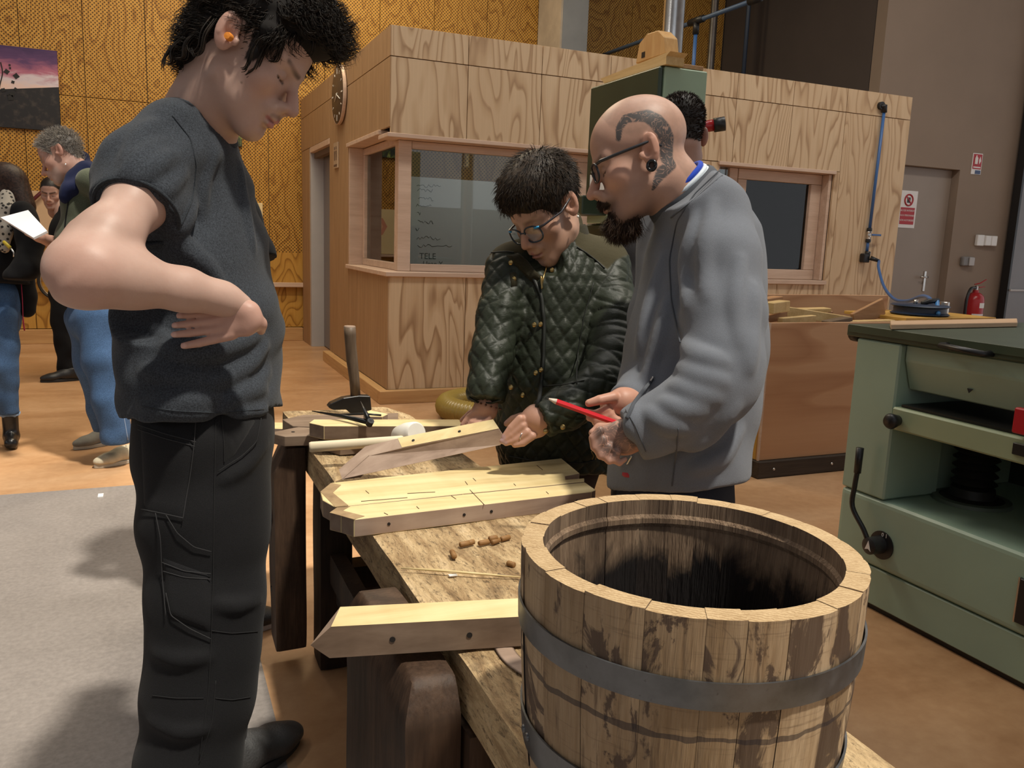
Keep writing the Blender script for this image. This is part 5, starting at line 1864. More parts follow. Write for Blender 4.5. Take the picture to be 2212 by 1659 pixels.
class Surf:
    """picks points on a garment's camera-side surface so seams and pockets can follow it"""

    def __init__(s, V, F):
        s.V, s.N = V, vnormals(V, F)
        s.u, s.v, s.d = to_px(V)
        s.front = ((CAM - V) * s.N).sum(1) > 0

    def at(s, u, v, lift=.0015, rad=9):
        k = (abs(s.u - u) < rad) & (abs(s.v - v) < rad) & s.front
        if not k.any():
            k = (abs(s.u - u) < rad * 3) & (abs(s.v - v) < rad * 3)
            if not k.any():
                return None
        i = np.flatnonzero(k)
        near = s.d[i] < s.d[i].min() + .03
        i = i[near]
        w = np.exp(-((s.u[i] - u) ** 2 + (s.v[i] - v) ** 2) / (rad * .4) ** 2) + 1e-9
        d = (s.d[i] * w).sum() / w.sum()
        n = nrm((s.N[i] * w[:, None]).sum(0))
        return pd(u, v, d) + n * lift

    def line(s, pl, lift=.0012, n=10):
        out = []
        for i in range(len(pl) - 1):
            for k in range(n):
                t = k / n
                q = s.at(pl[i][0] * (1 - t) + pl[i + 1][0] * t, pl[i][1] * (1 - t) + pl[i + 1][1] * t, lift)
                if q is not None:
                    out.append(q)
        q = s.at(*pl[-1], lift)
        if q is not None:
            out.append(q)
        for _ in range(2):
            if len(out) > 4:
                out = [out[0]] + [(out[i - 1] + 2 * out[i] + out[i + 1]) / 4 for i in range(1, len(out) - 1)] + [out[-1]]
        return out

    def seam(s, name, pl, r, mat, parent, lift=.0008, n=10):
        p = s.line(pl, lift, n)
        if len(p) > 2:
            return tube(name, p, r, mat, parent, 5)

    def patch(s, name, quad, mat, parent, th=.003, nu=12, nv=12):
        """panel draped over the garment between four pixel corners (a b along the top, d c along the bottom)"""
        a, b, c, d = [np.array(q, float) for q in quad]
        V, F = [], []
        for j in range(nv + 1):
            for i in range(nu + 1):
                t, w = i / nu, j / nv
                q = (a * (1 - t) + b * t) * (1 - w) + (d * (1 - t) + c * t) * w
                e = 0 if (i in (0, nu) or j in (0, nv)) else th
                p = s.at(q[0], q[1], e, 12)
                V.append(p if p is not None else (V[-1] if V else pd(q[0], q[1], 1.5)))
        for j in range(nv):
            for i in range(nu):
                k = j * (nu + 1) + i
                F.append((k, k + nu + 1, k + nu + 2, k + 1))
        return mesh(name, V, F, mat, parent, True)


def w2l(p, R, o, sc=1.0):
    return ((np.asarray(p) - o) @ R) / sc


def hair_mesh(name, Vl, Nl, mask, n, R, o, sc, mat, parent, length, wid, flow, mixn=.5, curl=.0, freq=60., grav=None, seed=1, seg=6, jitter=.25, sub=-.001, clump=0.0):
    rng = np.random.default_rng(seed)
    w = mask(Vl)
    pr = w / w.sum()
    i = rng.choice(len(Vl), n, p=pr)
    root = Vl[i] + rng.normal(size=(n, 3)) * .0012
    N = Nl[i]
    fl = flow(root) if callable(flow) else np.tile(np.array(flow, float), (n, 1))
    d = N * mixn + fl * (1 - mixn) + rng.normal(size=(n, 3)) * jitter
    d /= np.linalg.norm(d, axis=1)[:, None]
    L = (length(root) if callable(length) else np.full(n, length)) * rng.uniform(.7, 1.2, n)
    V, F = strands(root + N * sub, d, L, wid * rng.uniform(.7, 1.2, n), curl, freq, grav, seg, rng, 3, clump)
    ob = fast_mesh(name, place(V, R, o, sc), F, mat, parent)
    ob['kind'] = 'stuff'
    return ob


def glasses(R, o, sc, frame_m, lens_m, parent, x=.101, z=.0, lw=.0245, lh=.019, temple_m=None, rim=.0019, accent=None):
    L = lambda p: place(np.array([p], float), R, o, sc)[0]
    g = None
    for sg in (-1, 1):
        ring = []
        for t in np.linspace(0, 2 * math.pi, 33)[:-1]:
            c, s_ = math.cos(t), math.sin(t)
            sx = abs(c) ** .8 * (1 if c > 0 else -1)
            sz = abs(s_) ** .85 * (1 if s_ > 0 else -1)
            yy = sg * .0325 + lw * sx
            ring.append(L((x - .22 * max(0, abs(yy) - .02), yy, z + lh * sz - .003)))
        tube('glasses_rim', ring, rim * sc, frame_m, parent, 6, True)
        mesh('lens', ring, [tuple(range(len(ring)))], lens_m, parent)
        e = L((x - .010, sg * .058, z + .010))
        tube('glasses_temple', [e, L((x - .018, sg * .067, z + .0105)), L((.03, sg * .0785, z + .012)), L((-.012, sg * .081, .018)), L((-.035, sg * .079, .002))], [rim * 1.5 * sc, rim * 1.4 * sc, rim * 1.3 * sc, rim * 1.3 * sc, rim * sc], temple_m or frame_m, parent, 6)
        if accent is not None:
            tube('hinge_accent', [L((x - .004, sg * .045, z + .0125)), L((x - .009, sg * .0575, z + .0115))], rim * 1.5 * sc, accent, parent, 6)
    tube('bridge', [L((x - .001, -.0095, z + .003)), L((x + .002, 0, z + .0055)), L((x - .001, .0095, z + .003))], rim * sc, frame_m, parent, 6)


def m_lens(name, tint=(0.9, 0.92, 0.93)):
    g = G(name)
    t = g.t
    t.nodes.remove(g.b)
    tr = t.nodes.new('ShaderNodeBsdfTransparent')
    tr.inputs[0].default_value = (*tint, 1)
    gl = t.nodes.new('ShaderNodeBsdfGlossy')
    gl.inputs['Roughness'].default_value = .03
    mx = t.nodes.new('ShaderNodeMixShader')
    mx.inputs[0].default_value = .10
    t.links.new(tr.outputs[0], mx.inputs[1])
    t.links.new(gl.outputs[0], mx.inputs[2])
    t.links.new(mx.outputs[0], t.nodes['Material Output'].inputs[0])
    return g.m


M_LENS = m_lens('spectacle_lens')

# ================================================================== student in the grey T-shirt
SK1 = (.52, .345, .28)
stu = thing('person', 'young person with dark curly hair, grey T-shirt and work trousers, hand on hip', 'person', (0.13, 1.6, 0), 'people around the bench')
M_TEE = m_cloth('grey_melange_tee', (.040, .046, .056), .5, 420, .95, .3, .06, 6)
M_WORK = m_cloth('black_work_cloth', (.0125, .0125, .0138), .25, 700, .85, .3, .04, 5)
M_SEAM = m_plain('grey_thread', (.028, .028, .030), .9)
M_SEAMD = m_plain('dark_seam', (.009, .009, .010), .9)

# head
a_ = math.radians(-35)
FW = math.cos(a_) * RR + math.sin(a_) * UU
UP = -math.sin(a_) * RR + math.cos(a_) * UU
HR = rot_frame(FW + TT * -.05, UP)
HO = pd(531, 118, 1.42)
nk = [((-.022, 0, -.035), .054)] + [(tuple(w2l(pd(u, v, d), HR, HO)), r) for u, v, d, r in ((452, 216, 1.44, .0530), (430, 268, 1.46, .058), (415, 330, 1.47, .075))]


def p_student(p, mixc, nz):
    h = hair_mask_s(p)
    mixc(h, (.02, .014, .011))
    mo = caps_mask(p, (.106, .004, -.0565), (.100, .018, -.060), .003, .007) + caps_mask(p, (.106, -.004, -.0565), (.100, -.018, -.060), .003, .007)
    mixc(.5 * mo, (.12, .08, .065))
    for c, r in (((.045, -.060, -.050), .0022), ((.012, -.062, -.036), .0013), ((.075, -.045, -.035), .0012)):
        mixc(.8 * caps_mask(p, c, np.array(c) + 1e-4, r, r + .0016), (.10, .05, .035))


ZB = ([-.13, -.075, -.055, -.036, -.026, .018, .027, .044, .056, .070, .098], [-.088, -.088, -.07, -.02, .030, .034, -.018, -.014, .028, .062, .088])


def hair_mask_s(p):
    zb = np.interp(p[:, 0], *ZB)
    return sstep(-.002, .006, p[:, 2] - zb)


PS = dict(skin=SK1, hairc=(.022, .015, .012), neck=nk, paint=p_student, brow=.9, brow_w=.0026, lip=(.50, .20, .20), chin=.0165, nose=1.02, jaw=.9)
s_ = head_field(.0022, PS)
hv, hf = s_.net(1)
ht = head_tint(hv, PS)
hn = vnormals(hv, hf)
parts_ = [(place(hv, HR, HO), hf, ht)]

# near arm and hand
A, Ar = pts([(352, 318, 1.36, 66), (300, 430, 1.27, 58), (236, 512, 1.19, 58), (188, 575, 1.15, 59)])
B, Br = pts([(188, 582, 1.15, 60), (215, 594, 1.155, 59), (290, 606, 1.19, 53), (400, 626, 1.24, 40), (480, 645, 1.275, 29), (522, 663, 1.29, 25)])
lo, hi = bounds(A + B, Ar + Br, .05)
s = SDF(lo, hi, .0034)
s.chain(A, Ar, .03)
s.chain(B, Br, .03)
s.cap(pd(140, 592, 1.135), pd(158, 610, 1.14), rpx(32, 1.14), rpx(44, 1.14), k=.035)
s.cap(pd(165, 500, 1.21), pd(150, 560, 1.16), rpx(14, 1.2), rpx(20, 1.16), k=.05)
V1, F1 = s.net(2)
elb = pd(150, 600, 1.10)


def arm_tint(V, sk):
    T = np.tile(np.array(sk), (len(V), 1))
    return T


T1 = arm_tint(V1, SK1)
m = (1 - sstep(.02, .09, np.linalg.norm(V1 - elb, axis=1)))[:, None] * .35
T1 = T1 * (1 - m) + np.array(SK1) * np.array([1.05, .82, .78]) * m
parts_.append((V1, F1, T1))
D = 1.285
def hp2(u, v, r, d=D): return (pd(u, v, d), rpx(r, d))
palm = [hp2(500, 654, 24, 1.285), hp2(535, 674, 21, 1.287), hp2(547, 694, 16, 1.292)]
s = SDF(pd(360, 760, D) - .07, pd(585, 630, D) + .07, .0024)
FL = (TT, .62)
for i in range(len(palm) - 1):
    s.cap(palm[i][0], palm[i + 1][0], palm[i][1], palm[i + 1][1], k=.014)
s.cap(pd(536, 690, D), pd(492, 682, D), rpx(27, D), rpx(22, D), k=.014, sq=FL)
s.cap(pd(528, 705, D), pd(502, 708, D), rpx(22, D), rpx(21, D), k=.012, sq=FL)
fing = [[hp2(474, 674, 10), hp2(436, 678, 9.5), hp2(408, 680, 8.5), hp2(387, 682, 7)], [hp2(480, 691, 11), hp2(440, 696, 9.5), hp2(405, 700, 8.8), hp2(377, 703, 7)],
        [hp2(490, 708, 11), hp2(448, 714, 9.8), hp2(410, 719.5, 9), hp2(376, 723, 7.2)], [hp2(502, 724, 11), hp2(462, 733, 10.2), hp2(430, 741, 9.4), hp2(397, 747, 7.6)]]
hand_sdf(s, [], fing, .0012)
s.chain([pd(545, 690, 1.288), pd(561, 700, 1.30), pd(564, 714, 1.31)], [rpx(17, D), rpx(14, D), rpx(10, D)], .008)
V2, F2 = s.net(1)
T2 = np.tile(np.array(SK1) * (1.0, .90, .88), (len(V2), 1))
for f in fing:
    tip = f[-1][0] + TT * rpx(7, D)
    m = (1 - sstep(.004, .007, np.linalg.norm(V2 - tip, axis=1)))[:, None] * .6
    T2 = T2 * (1 - m) + np.array((.72, .47, .42)) * m
parts_.append((V2, F2, T2))
# hidden rest of the body under the clothes
s = SDF((-.25, 1.2, .02), (.5, 2.1, 1.45), .014)
s.cap(pd(420, 380, 1.5), pd(440, 860, 1.5), .07, .085, k=.05, sq=(TT, 1.5))
s.chain([pd(443, 960, 1.44), pd(446, 1290, 1.44), pd(412, 1640, 1.44), np.array((.03, 1.42, .06))], [.06, .05, .04, .035], .04)
s.chain([pd(447, 960, 1.60), pd(440, 1280, 1.74), np.array([.085, 1.84, .33]), np.array([.085, 1.85, .08])], [.06, .05, .045, .035], .04)
V3, F3_ = s.net(1)
parts_.append((V3, F3_, np.tile(np.array(SK1), (len(V3), 1))))
V, F, T = join(parts_)
fast_mesh('body', V, F, M_SKIN, stu, T, {'ink': np.zeros(len(V))})

# curly hair
rngh = np.random.default_rng(4)
s = SDF((-.16, -.13, -.12), (.17, .13, .20), .004)
lump = [((-.012, 0, .074), (.100, .086, .090)), ((.045, 0, .102), (.066, .072, .056)), ((.086, 0, .102), (.032, .056, .034)), ((-.062, 0, .0), (.046, .070, .060)), ((-.060, 0, -.045), (.030, .052, .035))]
for c, r in lump:
    s.ell(c, r, k=.02)
for k in range(110):
    d = nrm(rngh.normal(size=3))
    d[2] = abs(d[2]) * 1.0 - .25
    c = np.array((-.005, 0, .055)) + d * np.array((.104, .086, .094))
    if c[2] > np.interp(c[0], *ZB) + .02:
        s.ell(c, np.array((.019, .019, .017)) * rngh.uniform(.6, 1.1), k=.006)
# carve away the face and the ears
s.ell((.16, 0, -.03), (.085, .12, .105), k=.008, op='sub')
for sg in (-1, 1):
    s.ell((-.006, sg * .10, .002), (.030, .045, .040), k=.006, op='sub')
s.ell((.04, 0, -.09), (.075, .15, .075), k=.008, op='sub')
vh, fh = s.net(1)
nh = vnormals(vh, fh)
M_HAIR1 = m_hair('dark_brown_hair', (.008, .006, .005), (.030, .020, .013), .42)
fast_mesh('hair', place(vh, HR, HO), fh, m_plain('hair_shade', (.007, .005, .004), .95), stu)


def flow_s(p):
    f = np.zeros_like(p)
    f[:, 0] = np.where(p[:, 0] > .03, .9, -.35)
    f[:, 2] = np.where(p[:, 2] > .07, .15, -.9)
    f[:, 1] = p[:, 1] * 2
    return f / np.linalg.norm(f, axis=1)[:, None]


hair_mesh('curls', vh, nh, lambda p: sstep(0, .01, p[:, 2] - np.interp(p[:, 0], *ZB) + .012) + 1e-9, 6500, HR, HO, 1.0, M_HAIR1, stu, lambda p: np.where(p[:, 2] > .06, .036, .028), .00095, flow_s, .12, .0070, 190., None, 8, 12, .10, -.003, 45.)
# loose locks: sideburn, behind the ear, nape
loose = [[(.045, -.071, .045), (.050, -.074, .012), (.054, -.070, -.018), (.047, -.066, -.034)], [(.036, -.074, .04), (.040, -.078, .005), (.046, -.072, -.022), (.040, -.068, -.030)], [(.06, -.066, .05), (.068, -.067, .028), (.070, -.062, .012), (.062, -.060, .006)], [(-.040, -.074, .01), (-.036, -.083, -.02), (-.028, -.079, -.045), (-.036, -.074, -.058), (-.047, -.072, -.052)],
         [(-.055, -.066, -.02), (-.060, -.070, -.05), (-.052, -.066, -.072), (-.062, -.062, -.080)], [(-.07, -.055, -.04), (-.075, -.058, -.07), (-.066, -.054, -.088), (-.078, -.05, -.094)], [(-.085, -.04, -.05), (-.09, -.042, -.08), (-.082, -.040, -.10)], [(.085, -.045, .085), (.10, -.05, .075), (.105, -.045, .06), (.098, -.04, .055)]]
VV, FF, kk = [], [], 0
for l in loose:
    for q in range(7):
        off = rngh.normal(size=3) * .0028
        P_ = [place(np.array([np.array(x) + off]), HR, HO)[0] for x in l]
        b_ = bez(P_, 5)
        v, f = tube_vf(b_, [.0016 * (1 - .8 * i / len(b_)) for i in range(len(b_))], 4, False, False)
        VV += v
        FF += [tuple(np.array(x) + kk) for x in f]
        kk += len(v)
lk = mesh('loose_locks', VV, FF, M_HAIR1, stu, True)
lk['kind'] = 'stuff'
ear = place(np.array([(.001, -.084, -.004)]), HR, HO)[0]
lathe('ear_plug', [(0, 0), (.0062, 0), (.0066, .006), (.0055, .010), (0, .0105)], ear, nrm(TT * 1.0 - RR * .2), m_plain('orange_foam', (.85, .28, .03), .8), stu, 16)

# T-shirt
s = SDF((-.30, 1.05, .86), (.45, 1.95, 1.56), .0048)
SQ = (TT, 1.55)
s.chain(*pts([(415, 330, 1.5, 98), (408, 430, 1.5, 112), (428, 560, 1.5, 131), (441, 700, 1.5, 143), (443, 845, 1.5, 143), (443, 960, 1.5, 140)]), k=.05, sq=SQ)
s.cap(pd(395, 300, 1.42), pd(425, 300, 1.6), rpx(60, 1.45), rpx(60, 1.6), k=.05)
SA, SAr = pts([(368, 300, 1.39, 76), (318, 385, 1.33, 84), (302, 428, 1.29, 86), (284, 462, 1.265, 86)])
s.chain(SA, SAr, .04)
SAf, SAfr = pts([(430, 330, 1.66, 62), (470, 440, 1.72, 58)])
s.chain(SAf, SAfr, .04)
# open ends: neck, sleeve, hem
dsl = nrm(pd(262, 490, 1.25) - SA[1])
psl = pd(294, 462, 1.262)
# sleeve cut acts only near the sleeve
gx, gy, gz = s.ax[0][:, None, None], s.ax[1][None, :, None], s.ax[2][None, None, :]
cutd = (gx - psl[0]) * dsl[0] + (gy - psl[1]) * dsl[1] + (gz - psl[2]) * dsl[2]
ds_ = np.sqrt((gx - psl[0]) ** 2 + (gy - psl[1]) ** 2 + (gz - psl[2]) ** 2)
tr_ = (gx - psl[0]) * TT[0] + (gy - psl[1]) * TT[1] + (gz - psl[2]) * TT[2]
s.f = np.where((ds_ < .20) & (cutd > -.03) & (tr_ > -.085), np.maximum(s.f, cutd), s.f).astype(np.float32)
s.plane(pd(443, 893, 1.45), nrm(-UU + RR * .08))
# collar hollow
s.cap(pd(452, 216, 1.44), pd(426, 285, 1.46), .055, .062, k=.004, op='sub')
# folds
def folds(x, y, z):
    u = x * RR[0] + y * RR[1] + z * RR[2]
    v = x * UU[0] + y * UU[1] + z * UU[2]
    w = x * TT[0] + y * TT[1] + z * TT[2]
    f = .0042 * np.sin(26 * v + 10 * u + 2.2 * np.sin(9 * u + 4 * w)) + .0030 * np.sin(48 * u - 22 * v + 2 * np.sin(14 * v)) + .0018 * np.sin(80 * v + 30 * w + 2 * np.sin(30 * u))
    return f
s.add(folds)
TV, TF = s.net(1)
TV, TF = ridge(s, TV, TF, [([(560, 722), (520, 742), (450, 762), (360, 760)], .011), ([(575, 745), (540, 790), (480, 822), (400, 838)], .011), ([(325, 700), (360, 735), (420, 755)], .009), ([(310, 800), (370, 815), (440, 812)], .009), ([(580, 800), (548, 838), (500, 858)], .010),
    ([(385, 500), (420, 560), (470, 610)], .010), ([(365, 520), (390, 590), (440, 640)], .009), ([(345, 300), (310, 330), (272, 372)], .008), ([(372, 330), (330, 365), (292, 400)], .008), ([(400, 375), (360, 410), (320, 425)], .008), ([(330, 262), (300, 300), (268, 350)], .008), ([(420, 440), (400, 480), (380, 500)], .010), ([(470, 330), (440, 400), (432, 470)], .006),
    ([(305, 872), (380, 893), (470, 900), (575, 893)], .010), ([(520, 360), (530, 450), (548, 540)], .006), ([(480, 880), (520, 850), (570, 840)], .009), ([(330, 860), (400, 868), (470, 860)], .008)])
tee = fast_mesh('tshirt', TV, TF, M_TEE, stu)
ST = Surf(TV, TF)
M_TEED = m_cloth('grey_tee_rib', (.028, .033, .040), .4, 420, .95, .3, .06, 6)
xs_, ys_ = frame_of(dsl)
tube('sleeve_hem', [psl - dsl * .003 + .0622 * (math.cos(t) * xs_ + math.sin(t) * ys_) for t in np.linspace(0, 2 * math.pi, 37)[:-1]], .0034, M_TEED, tee, 6, True)
ST.seam('armhole_seam', [(372, 250), (412, 300), (424, 360), (416, 430), (390, 488)], .0016, M_TEED, tee, .0004)
ST.seam('hem_stitch', [(305, 878), (380, 888), (470, 892), (570, 884)], .0014, M_TEED, tee, .0004)
ring = []
nb = (pd(426, 285, 1.46) - pd(452, 216, 1.44))
cN = pd(435, 262, 1.455)
x_, y_ = frame_of(nb)
for t in np.linspace(0, 2 * math.pi, 41)[:-1]:
    ring.append(cN + .0635 * (math.cos(t) * x_ + math.sin(t) * y_) + nrm(nb) * (.012 + .012 * 0))
tube('collar', ring, .0068, M_TEED, tee, 8, True)

# work trousers
s = SDF((-.32, 1.05, .03), (.50, 2.2, 1.02), .0058)
s.chain(*pts([(442, 850, 1.5, 134), (443, 960, 1.5, 139)]), k=.04, sq=(TT, 1.35))
NL, NLr = pts([(443, 960, 1.44, 138), (445, 1120, 1.44, 131), (446, 1290, 1.44, 116), (440, 1400, 1.44, 110), (428, 1500, 1.44, 112), (412, 1640, 1.44, 104), (398, 1780, 1.44, 92), (392, 1900, 1.44, 84)])
s.chain(NL, NLr, .03)
FLg = [pd(447, 960, 1.60), pd(440, 1280, 1.74), np.array([.085, 1.84, .33]), np.array([.085, 1.85, .12]), np.array([.085, 1.85, .075])]
s.chain(FLg, [.105, .09, .080, .074, .072], .03)
def tf_(x, y, z):
    u = x * RR[0] + y * RR[1] + z * RR[2]
    v = x * UU[0] + y * UU[1] + z * UU[2]
    return .0022 * np.sin(16 * v + 8 * u + 2 * np.sin(10 * u)) + .0012 * np.sin(38 * v - 22 * u + 2 * np.sin(12 * v))
s.add(tf_)
s.plane((0, 0, .07), (0, 0, -1))
QV, QF = s.net(1)
QV, QF = ridge(s, QV, QF, [([(560, 1295), (510, 1312), (466, 1305)], .006), ([(335, 1412), (390, 1428), (450, 1420)], .006), ([(325, 1560), (390, 1585), (445, 1575)], .006), ([(575, 960), (530, 1010), (480, 1040)], .006)])
tro = fast_mesh('trousers', QV, QF, M_WORK, stu)
SQt = Surf(QV, QF)
M_WORK2 = m_cloth('black_work_cloth_panel', (.0150, .0150, .0165), .25, 700, .85, .3, .04, 5)
SQt.patch('side_pocket', [(302, 900), (424, 935), (397, 1130), (312, 1105)], M_WORK2, tro, .0035)
SQt.patch('leg_pocket', [(352, 1205), (455, 1243), (455, 1365), (362, 1330)], M_WORK2, tro, .004)
SQt.patch('hip_pocket_opening', [(478, 895), (556, 905), (505, 985), (484, 1000)], m_cloth('pocket_lining', (.010, .010, .011), .2, 700), tro, .001)
for nm, l in (('pocket_stitch', [(303, 918), (360, 938), (424, 955)]), ('pocket_stitch', [(303, 928), (360, 948), (422, 964)]), ('pocket_edge', [(424, 905), (420, 960), (410, 1040), (396, 1125)]), ('pocket_edge', [(310, 1100), (350, 1108), (397, 1118)]),
              ('outseam', [(466, 905), (464, 1000), (462, 1120), (460, 1260), (456, 1380), (450, 1500), (430, 1640)]), ('outseam', [(478, 898), (484, 960), (484, 1000)]), ('pocket_welt', [(560, 905), (550, 955), (520, 985), (470, 1018)]), ('tool_pocket_edge', [(362, 1112), (385, 1150), (420, 1180), (456, 1190)]),
              ('tool_pocket_edge', [(340, 1108), (350, 1160), (354, 1240), (362, 1330)]), ('tool_pocket_edge', [(354, 1213), (400, 1232), (455, 1238)]), ('tool_pocket_edge', [(356, 1232), (400, 1246), (455, 1250)]), ('tool_pocket_edge', [(362, 1280), (372, 1328), (410, 1355), (455, 1378)]), ('knee_seam', [(456, 1362), (500, 1368), (556, 1364)]), ('knee_seam', [(330, 1502), (380, 1508), (440, 1508)]), ('knee_seam', [(465, 1508), (500, 1512), (540, 1506)]), ('knee_seam', [(466, 1470), (458, 1560), (430, 1650)])):
    SQt.seam(nm, l, .0008, M_SEAM if 'stitch' in nm or 'edge' in nm else M_SEAMD, tro, .0042 if 'pocket' in nm else .0008)
M_BOOT = m_plain('black_leather', (.016, .016, .017), .42, 0, .3, 30, .3)
M_SOLE = m_plain('black_sole', (.02, .02, .02), .7)
M_BOOTG = m_plain('scuffed_leather', (.045, .045, .046), .5, 0, .45, 18, .4)
tp = pz(648, 1585, .02)
shoe('shoe', (tp[0] - .005, tp[1] + .01, .0), (tp[0] - .245, tp[1] - .145, 0), .105, .10, M_BOOTG, M_SOLE, stu, .005, M_BOOT)
shoe('shoe', (.20, 1.40, 0), (-.09, 1.44, 0), .105, .10, M_BOOTG, M_SOLE, stu, .006, M_BOOT)


# ================================================================== man in the grey fleece
SK2 = (.50, .30, .225)
man = thing('person', 'bald bearded person with glasses, head tattoo and grey fleece, holding a pencil', 'person', (1.08, 1.5, 0), 'people around the bench')
M_FLEECE = m_cloth('grey_fleece', (.155, .168, .195), .16, 900, 1.0, .5, .15, 5)
M_FLEECED = m_cloth('dark_grey_fleece', (.085, .092, .108), .16, 900, 1.0, .5, .1, 5)
a_ = math.radians(17)
FW = -math.cos(a_) * RR - math.sin(a_) * UU
UP = -math.sin(a_) * RR + math.cos(a_) * UU
GR = rot_frame(FW - TT * .10, UP)
GO = pd(1388, 350, 1.80)
GS = 1.05
nk = [((-.020, 0, -.035), .056)] + [(tuple(w2l(pd(u, v, d), GR, GO, GS)), r) for u, v, d, r in ((1445, 395, 1.81, .056), (1488, 450, 1.83, .062), (1510, 500, 1.83, .075))]


def p_man(p, mixc, nz):
    zb = np.interp(p[:, 0], [-.13, -.07, -.05, -.03, .02, .035, .05, .06, .1], [-.075, -.07, -.02, .03, .04, .055, .075, .12, .2])
    st = sstep(-.004, .012, p[:, 2] - zb)
    mixc(.42 * st * (.7 + .3 * nz), (.16, .11, .085))
    bd = sstep(-.05, -.068, p[:, 2]) * sstep(.028, .05, p[:, 0]) * sstep(.045, .028, abs(p[:, 1]))
    mixc(.75 * bd * (p[:, 0] < .098), (.055, .032, .022))
    mixc(.30 * sstep(-.03, -.055, p[:, 2]) * sstep(-.01, .02, p[:, 0]), (.16, .10, .075))
    mo = caps_mask(p, (.108, .004, -.0555), (.098, .024, -.066), .004, .009) + caps_mask(p, (.108, -.004, -.0555), (.098, -.024, -.066), .004, .009)
    mixc(.85 * mo, (.06, .035, .025))


PM = dict(skin=SK2, hairc=(.06, .04, .03), neck=nk, paint=p_man, brow=.6, brow_w=.0035, lip=(.40, .17, .15), nose=1.04, chin=.018, face_w=.97)
s_ = head_field(.0023, PM)
hv, hf = s_.net(1)
ht = head_tint(hv, PM)
hn = vnormals(hv, hf)
HV = place(hv, GR, GO, GS)
ink = np.zeros(len(HV))
SH = Surf(HV, hf)
tat = [((1336, 300), 6), ((1338, 275), 9), ((1352, 256), 12), ((1375, 252), 13), ((1398, 250), 17), ((1418, 262), 20), ((1432, 280), 21), ((1441, 300), 20), ((1440, 322), 19), ((1440, 342), 16), ((1450, 356), 13), ((1430, 372), 15), ((1418, 392), 9), ((1411, 408), 4)]
P3 = [(SH.at(u, v, 0), rpx(w, 1.72)) for (u, v), w in tat]
for (p, w), (q, w2) in zip(P3[:-1], P3[1:]):
    if p is None or q is None:
        continue
    ab = q - p
    t = np.clip(((HV - p) @ ab) / (ab @ ab + 1e-9), 0, 1)
    d = np.linalg.norm(HV - p - t[:, None] * ab, axis=1)
    r = w + (w2 - w) * t
    ink = np.maximum(ink, 1 - sstep(r * .80, r * 1.0, d))
ink *= (((HV - GO) @ TT) > 0)
gp = [(HV, hf, ht)]
gi = [ink]

# near (left) hand, tattooed fist
D = 1.56
def q_(u, v, r, d=D - .022): return (pd(u, v, d), rpx(r, d))
s = SDF(pd(1255, 1015, D) - .09, pd(1400, 880, D) + .09, .0024)
s.cap(pd(1400, 935, D + .01), pd(1352, 942, D), rpx(36, D), rpx(31, D), k=0)
s.cap(pd(1352, 938, D), pd(1312, 942, D), rpx(32, D), rpx(24, D), k=.02, sq=(TT, .72))
s.cap(pd(1348, 955, D), pd(1326, 962, D), rpx(25, D), rpx(20, D), k=.02, sq=(TT, .72))
fs_ = [[q_(1296, 930, 10.7), q_(1281, 946, 9.4), q_(1283, 966, 8.2), q_(1296, 972, 6.6)], [q_(1303, 950, 10.7), q_(1289, 968, 9.4), q_(1297, 985, 8.2), q_(1312, 984, 6.6)], [q_(1315, 966, 10.7), q_(1304, 984, 9.0), q_(1316, 996, 7.8), q_(1330, 990, 6.6)], [q_(1333, 976, 9.8), q_(1326, 993, 8.2), q_(1338, 1000, 7.0), q_(1350, 992, 5.7)]]
hand_sdf(s, [], fs_, .0012)
s.chain([pd(1320, 925, D + .03), pd(1295, 925, D + .04), pd(1280, 935, D + .035)], [rpx(13, D), rpx(11, D), rpx(9, D)], .006)
V1, F1 = s.net(1)
gp.append((V1, F1, np.tile(np.array(SK2) * (1, .92, .9), (len(V1), 1))))
kn_ = pd(1335, 940, D - .03)
i1 = 1 - sstep(.034, .055, np.linalg.norm((V1 - kn_), axis=1))
gi.append(i1 * (.75 + .25 * noise3(V1, 120)) * 1.0)
# far (right) hand with the pencil
D2 = 1.66
s = SDF(pd(1250, 935, D2) - .08, pd(1380, 835, D2) + .08, .0024)
q2 = lambda u, v, r, d=D2 - .016: (pd(u, v, d), rpx(r, d))
s.cap(pd(1400, 862, D2 + .03), pd(1345, 868, D2), rpx(29, D2), rpx(26, D2), k=0)
s.cap(pd(1345, 868, D2), pd(1318, 876, D2), rpx(27, D2), rpx(22, D2), k=.02, sq=(TT, .75))
hand_sdf(s, [], [[q2(1325, 858, 12.3, D2 - .02), q2(1295, 864, 10.7, D2 - .03), q2(1272, 871, 8.6, D2 - .03)], [q2(1312, 884, 9.8), q2(1285, 895, 9.0), q2(1266, 890, 7.4)], [q2(1318, 895, 9.8), q2(1294, 908, 8.6), q2(1273, 903, 7.4)], [q2(1325, 904, 9.8), q2(1303, 917, 8.2), q2(1286, 914, 7.0)], [q2(1335, 908, 9.0), q2(1315, 924, 7.4), q2(1300, 922, 6.6)]], .0012)
V1, F1 = s.net(1)
gp.append((V1, F1, np.tile(np.array(SK2) * (1.05, .92, .88), (len(V1), 1))))
gi.append(np.zeros(len(V1)))
s = SDF((.7, 1.1, .03), (1.6, 2.0, 1.4), .014)
s.cap(pd(1490, 560, 1.85), pd(1470, 980, 1.80), .08, .085, k=.04)
for f in ((.98, 1.38, .08), (1.12, 1.62, .08)):
    s.chain([pd(1465, 1000, 1.8), (pd(1465, 1000, 1.8) + np.array(f)) / 2, np.array(f)], [.07, .055, .04], .04)
V1, F1 = s.net(1)
gp.append((V1, F1, np.tile(np.array(SK2), (len(V1), 1))))
gi.append(np.zeros(len(V1)))
